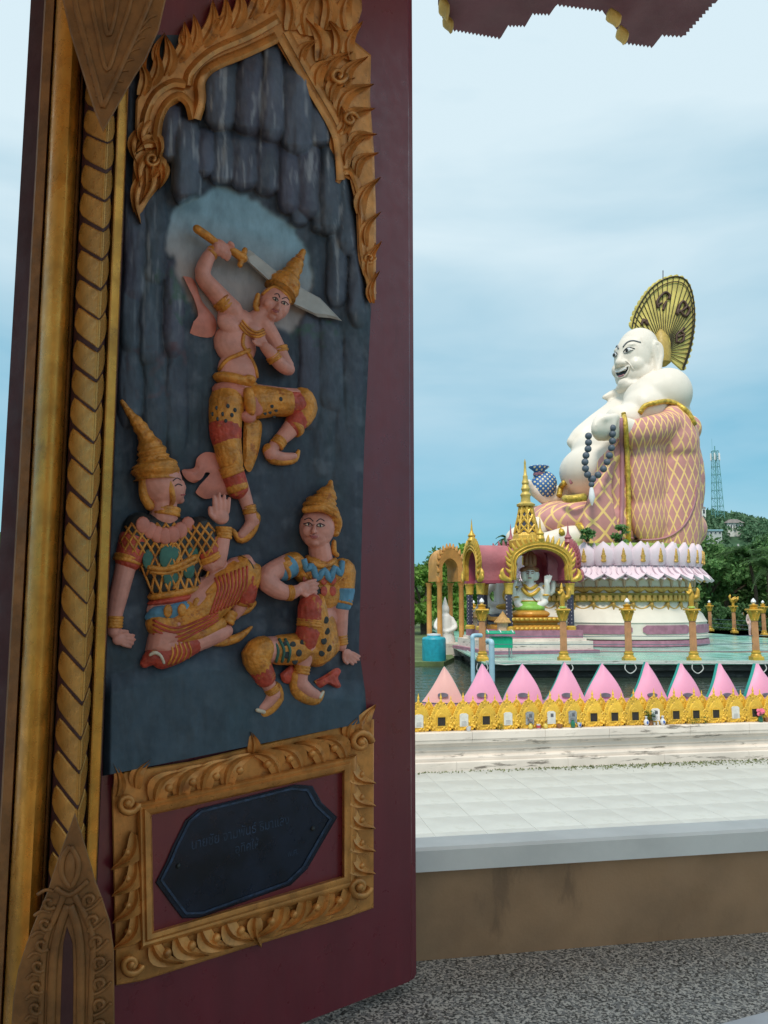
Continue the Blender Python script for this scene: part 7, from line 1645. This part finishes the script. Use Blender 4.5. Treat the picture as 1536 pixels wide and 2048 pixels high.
# coconut palms
def palm(o, h, seed, label, n=17, L=3.2):
    rq = random.Random(seed); t = thing('palm_tree', label, 'palm tree', o, 'trees round the lake'); top = o + Vector((rq.uniform(-.6, .6), 0, h))
    MB().tube(spline([o, o + Vector((.2, 0, h * .5)), top], 5), [.2 - .008 * i for i in range(11)], 8).build('trunk', m_bark, t)
    for i in range(n):
        a = i * 2.4 + rq.random(); d = Vector((math.cos(a), math.sin(a), 0)); e = rq.uniform(.1, 1.2); P = [top + d * L * u * math.cos(e * (1 - u * .6)) * .9 + UP * (L * u * math.sin(e) - L * .75 * u * u) for u in [k_ / 8 for k_ in range(9)]]
        mb = MB(); mb.tube(P, .03, 4)
        for j in range(1, 9):
            for s_ in range(3):
                p = P[j - 1].lerp(P[j], s_ / 3); tg = (P[j] - P[j-1]).normalized(); sd_ = tg.cross(UP).normalized()
                for sg in (-1, 1): tip = p + (sd_ * sg * .75 + tg * .45 + UP * -.35) * L * .24 * math.sin(math.pi * min(.95, .15 + j / 9.5)); mb.add([p, p + tg * .10, tip], [(0, 1, 2)])
        mb.build('frond', m_palm, t, smooth=False)
palm(g(1508, 68), 6.4, 3, 'tall coconut palm rising right of the tower'); palm(g(1535, 66), 5.4, 5, 'coconut palm cut by the right picture edge'); palm(g(1016, 95), 10.2, 9, 'small distant palm left of the spire', 13, 2.0)
# forested hill: a far-off wood
def hill_h(x, y):
    return 36 * math.exp(-((x - 135) / 60) ** 2 - ((y - 330) / 75) ** 2)
m_hill = M('wooded_hill', (.035, .085, .04), .9, var=.4, vs=.05)
n = 60; mb = MB(); V = [(-20 + 320 * i / n, 170 + 340 * j / n, hill_h(-20 + 320 * i / n, 170 + 340 * j / n) - 1) for j in range(n + 1) for i in range(n + 1)]
mb.add(V, [(j*(n+1)+i, j*(n+1)+i+1, (j+1)*(n+1)+i+1, (j+1)*(n+1)+i) for j in range(n) for i in range(n)]); tag(mb.build('hill', m_hill, sharp=None), kind='structure')
# far wood standing on the hill, one mass of crowns
rs = np.random.RandomState(12); blobs = []
for k_ in range(3000):
    x = rs.uniform(60, 260); y = rs.uniform(200, 345); z = hill_h(x, y)
    px = 768 + FPX * x / y
    if z < 2 or not (1350 < px < 1620) or (y < 289 and 1448 < px < 1494 and z > 18): continue
    blobs.append((x, y, z))
nv = len(blobs) * 50; V = leaves(rs, np.array([[x, y, z + 1.2] for x, y, z in blobs]), rs.uniform(2.2, 4.2, len(blobs)), nv, .85, .8, .25, .9, True)
me = bpy.data.meshes.new('far_wood'); me.from_pydata(V.reshape(-1, 3).tolist(), [], np.arange(4 * nv).reshape(nv, 4).tolist()); fw = link('far_wood', me, m_lf_blue); tag(fw, 'distant wooded hillside right of the statue', 'wood', kind='stuff')
# far tree line on the left
rs = np.random.RandomState(15); Cc = []
for k_ in range(240):
    px = rs.uniform(-60, 1120); Y = rs.uniform(115, 150); c = at(px, 1200, Y); Cc.append((c.x, Y, rs.uniform(1, 6.0) * (1 if px < 1060 else .7)))
V = leaves(rs, np.array(Cc), rs.uniform(2.2, 4.0, 240), 14400, .5, .7, .4, 1)
me = bpy.data.meshes.new('far_trees'); me.from_pydata(V.reshape(-1, 3).tolist(), [], np.arange(4 * len(V)).reshape(-1, 4).tolist()); fw = link('far_tree_line', me, m_lf_mid); tag(fw, 'far line of trees beyond the lake left of the shrine', 'wood', kind='stuff')
# lattice telecom tower
m_tower = M('tower_green_steel', (.16, .38, .38), .5, metal=.3, vs=1); ty = 300; tb0 = at(1438, 1072, ty); tz1 = at(1434, 902, ty).z; tw = thing('telecom_tower', 'tall lattice telecom tower on the wooded hill', 'tower', Vector((tb0.x, ty, tb0.z - 4)))
kt = ty / FPX; H_ = tz1 - tb0.z + 4; b0, b1 = 11 * kt, 5 * kt; nlev = 12
def tc_(i, k_): w = b0 + (b1 - b0) * i / nlev; a = [(-1, -1), (1, -1), (1, 1), (-1, 1)][k_ % 4]; return Vector((tb0.x + a[0] * w, ty + a[1] * w, tb0.z - 4 + H_ * i / nlev))
mbL = []
for k_ in range(4): MB().tube([tc_(0, k_), tc_(nlev, k_)], .11, 5).build('leg', m_tower, tw)
for i in range(nlev):
    for k_ in range(4): MB().tube([tc_(i, k_), tc_(i+1, k_+1)], .05, 4).build('brace', m_tower, tw); MB().tube([tc_(i, k_+1), tc_(i+1, k_)], .05, 4).build('brace', m_tower, tw); MB().tube([tc_(i+1, k_), tc_(i+1, k_+1)], .09, 4).build('ring_bar', m_tower, tw)
MB().tube([Vector((tb0.x, ty, tb0.z - 4)), Vector((tb0.x, ty, tz1 + 2))], .2, 6).build('cable_ladder', m_tower, tw)
for k_ in range(6):
    a = k_ * 1.05; p = Vector((tb0.x + math.cos(a) * 9 * kt, ty + math.sin(a) * 9 * kt, tz1 - 2.4)); MB().box((p.x - .22, p.y - .15, p.z - 1.4), (p.x + .22, p.y + .15, p.z + 1.4)).build('antenna', m_lamp, tw, smooth=False); MB().tube([p, Vector((tb0.x, ty, p.z))], .08, 4).build('antenna_arm', m_tower, tw)
MB().tube([Vector((tb0.x - 1, ty, tz1)), Vector((tb0.x - 1, ty, tz1 + 5))], .05, 4).build('rod', m_tower, tw)
# white house on the hill
hy = 290; kh = hy / FPX; m_hw = M('white_house_wall', (.74, .74, .72), .7, vs=.5); m_hr = M('grey_house_roof', (.22, .19, .18), .7, vs=.6); m_glass = M('dark_window_glass', (.03, .045, .06), .15, vs=1)
def house(px0, px1, py_b, py_t, Y, label, floors, nwin, roof, wallm=None, roofm=None, pyr=12):
    a_ = at(px0, py_b, Y); b_ = at(px1, py_b, Y); zt_ = at(px0, py_t, Y).z; dep = (b_.x - a_.x) * .6; zb_ = a_.z - (3 if Y > 200 else 6); t = thing('house', label, 'house', Vector(((a_.x + b_.x) / 2, Y, zb_)))
    MB().box((a_.x, Y, zb_), (b_.x, Y + dep, zt_)).build('wall', wallm or m_hw, t, smooth=False)
    o_ = (b_.x - a_.x) * .08; rz_ = pyr * Y / FPX
    P0 = [Vector((a_.x - o_, Y - o_, zt_ + .02)), Vector((b_.x + o_, Y - o_, zt_ + .02)), Vector((b_.x + o_, Y + dep + o_, zt_ + .02)), Vector((a_.x - o_, Y + dep + o_, zt_ + .02))]; c_ = sum(P0, Vector()) / 4; P1 = [p.lerp(c_, .62 if roof == 'hip' else .02) + UP * (rz_ if roof == 'hip' else rz_ * .25) for p in P0]
    MB().loft([P0, P1], True, True).build('roof', roofm or m_hr, t, smooth=False)
    hh = (zt_ - a_.z) / floors
    for f in range(floors):
        for i in range(nwin):
            x0 = a_.x + (b_.x - a_.x) * (i + .22) / nwin; x1 = a_.x + (b_.x - a_.x) * (i + .78) / nwin; z0 = a_.z + hh * (f + .3); z1 = a_.z + hh * (f + .85)
            w_ = MB().box((x0, Y - .12, z0), (x1, Y - .02, z1)).build('window', m_hw, t, smooth=False); MB().box((x0 + .08, Y - .16, z0 + .1), (x1 - .08, Y - .121, z1 - .1)).build('pane', m_glass, w_, smooth=False)
    return t
house(1455, 1487, 1064, 1046, 290, 'white house with grey roof on the wooded hill right of the tower', 1, 6, 'hip', pyr=8); house(1396, 1412, 1032, 1016, 300, 'small house half hidden in the hill trees behind the robe', 1, 2, 'hip', pyr=4)
house(1418, 1444, 1070, 1062, 270, 'low blue-roofed shed on the hillside under the tower', 1, 3, 'flat', M('pale_shed', (.5, .52, .5), .7), M('blue_shed_roof', (.25, .42, .48), .5))
yw = M('yellow_house_wall', (.68, .42, .12), .7, vs=1); yr = M('red_house_roof', (.36, .12, .07), .7, vs=1)
house(1478, 1505, 1208, 1150, 88, 'yellow house wall between the trees on the right bank', 1, 1, 'hip', yw, yr, 12); house(1515, 1560, 1200, 1150, 92, 'yellow house behind the rightmost trees', 1, 2, 'hip', yw, yr, 12)
o = g(1482, 86); pl = thing('utility_pole', 'pale concrete utility pole among the trees on the right bank', 'pole', o); ptop = at(1483, 1088, 86).z; MB().tube([o, Vector((o.x, o.y, ptop))], [.16, .11], 8).build('shaft', M('pole_concrete', (.5, .5, .47), .8), pl); MB().box((o.x - .6, o.y - .06, ptop - .5), (o.x + .6, o.y + .06, ptop - .4)).build('crossarm', m_bark, pl, smooth=False)
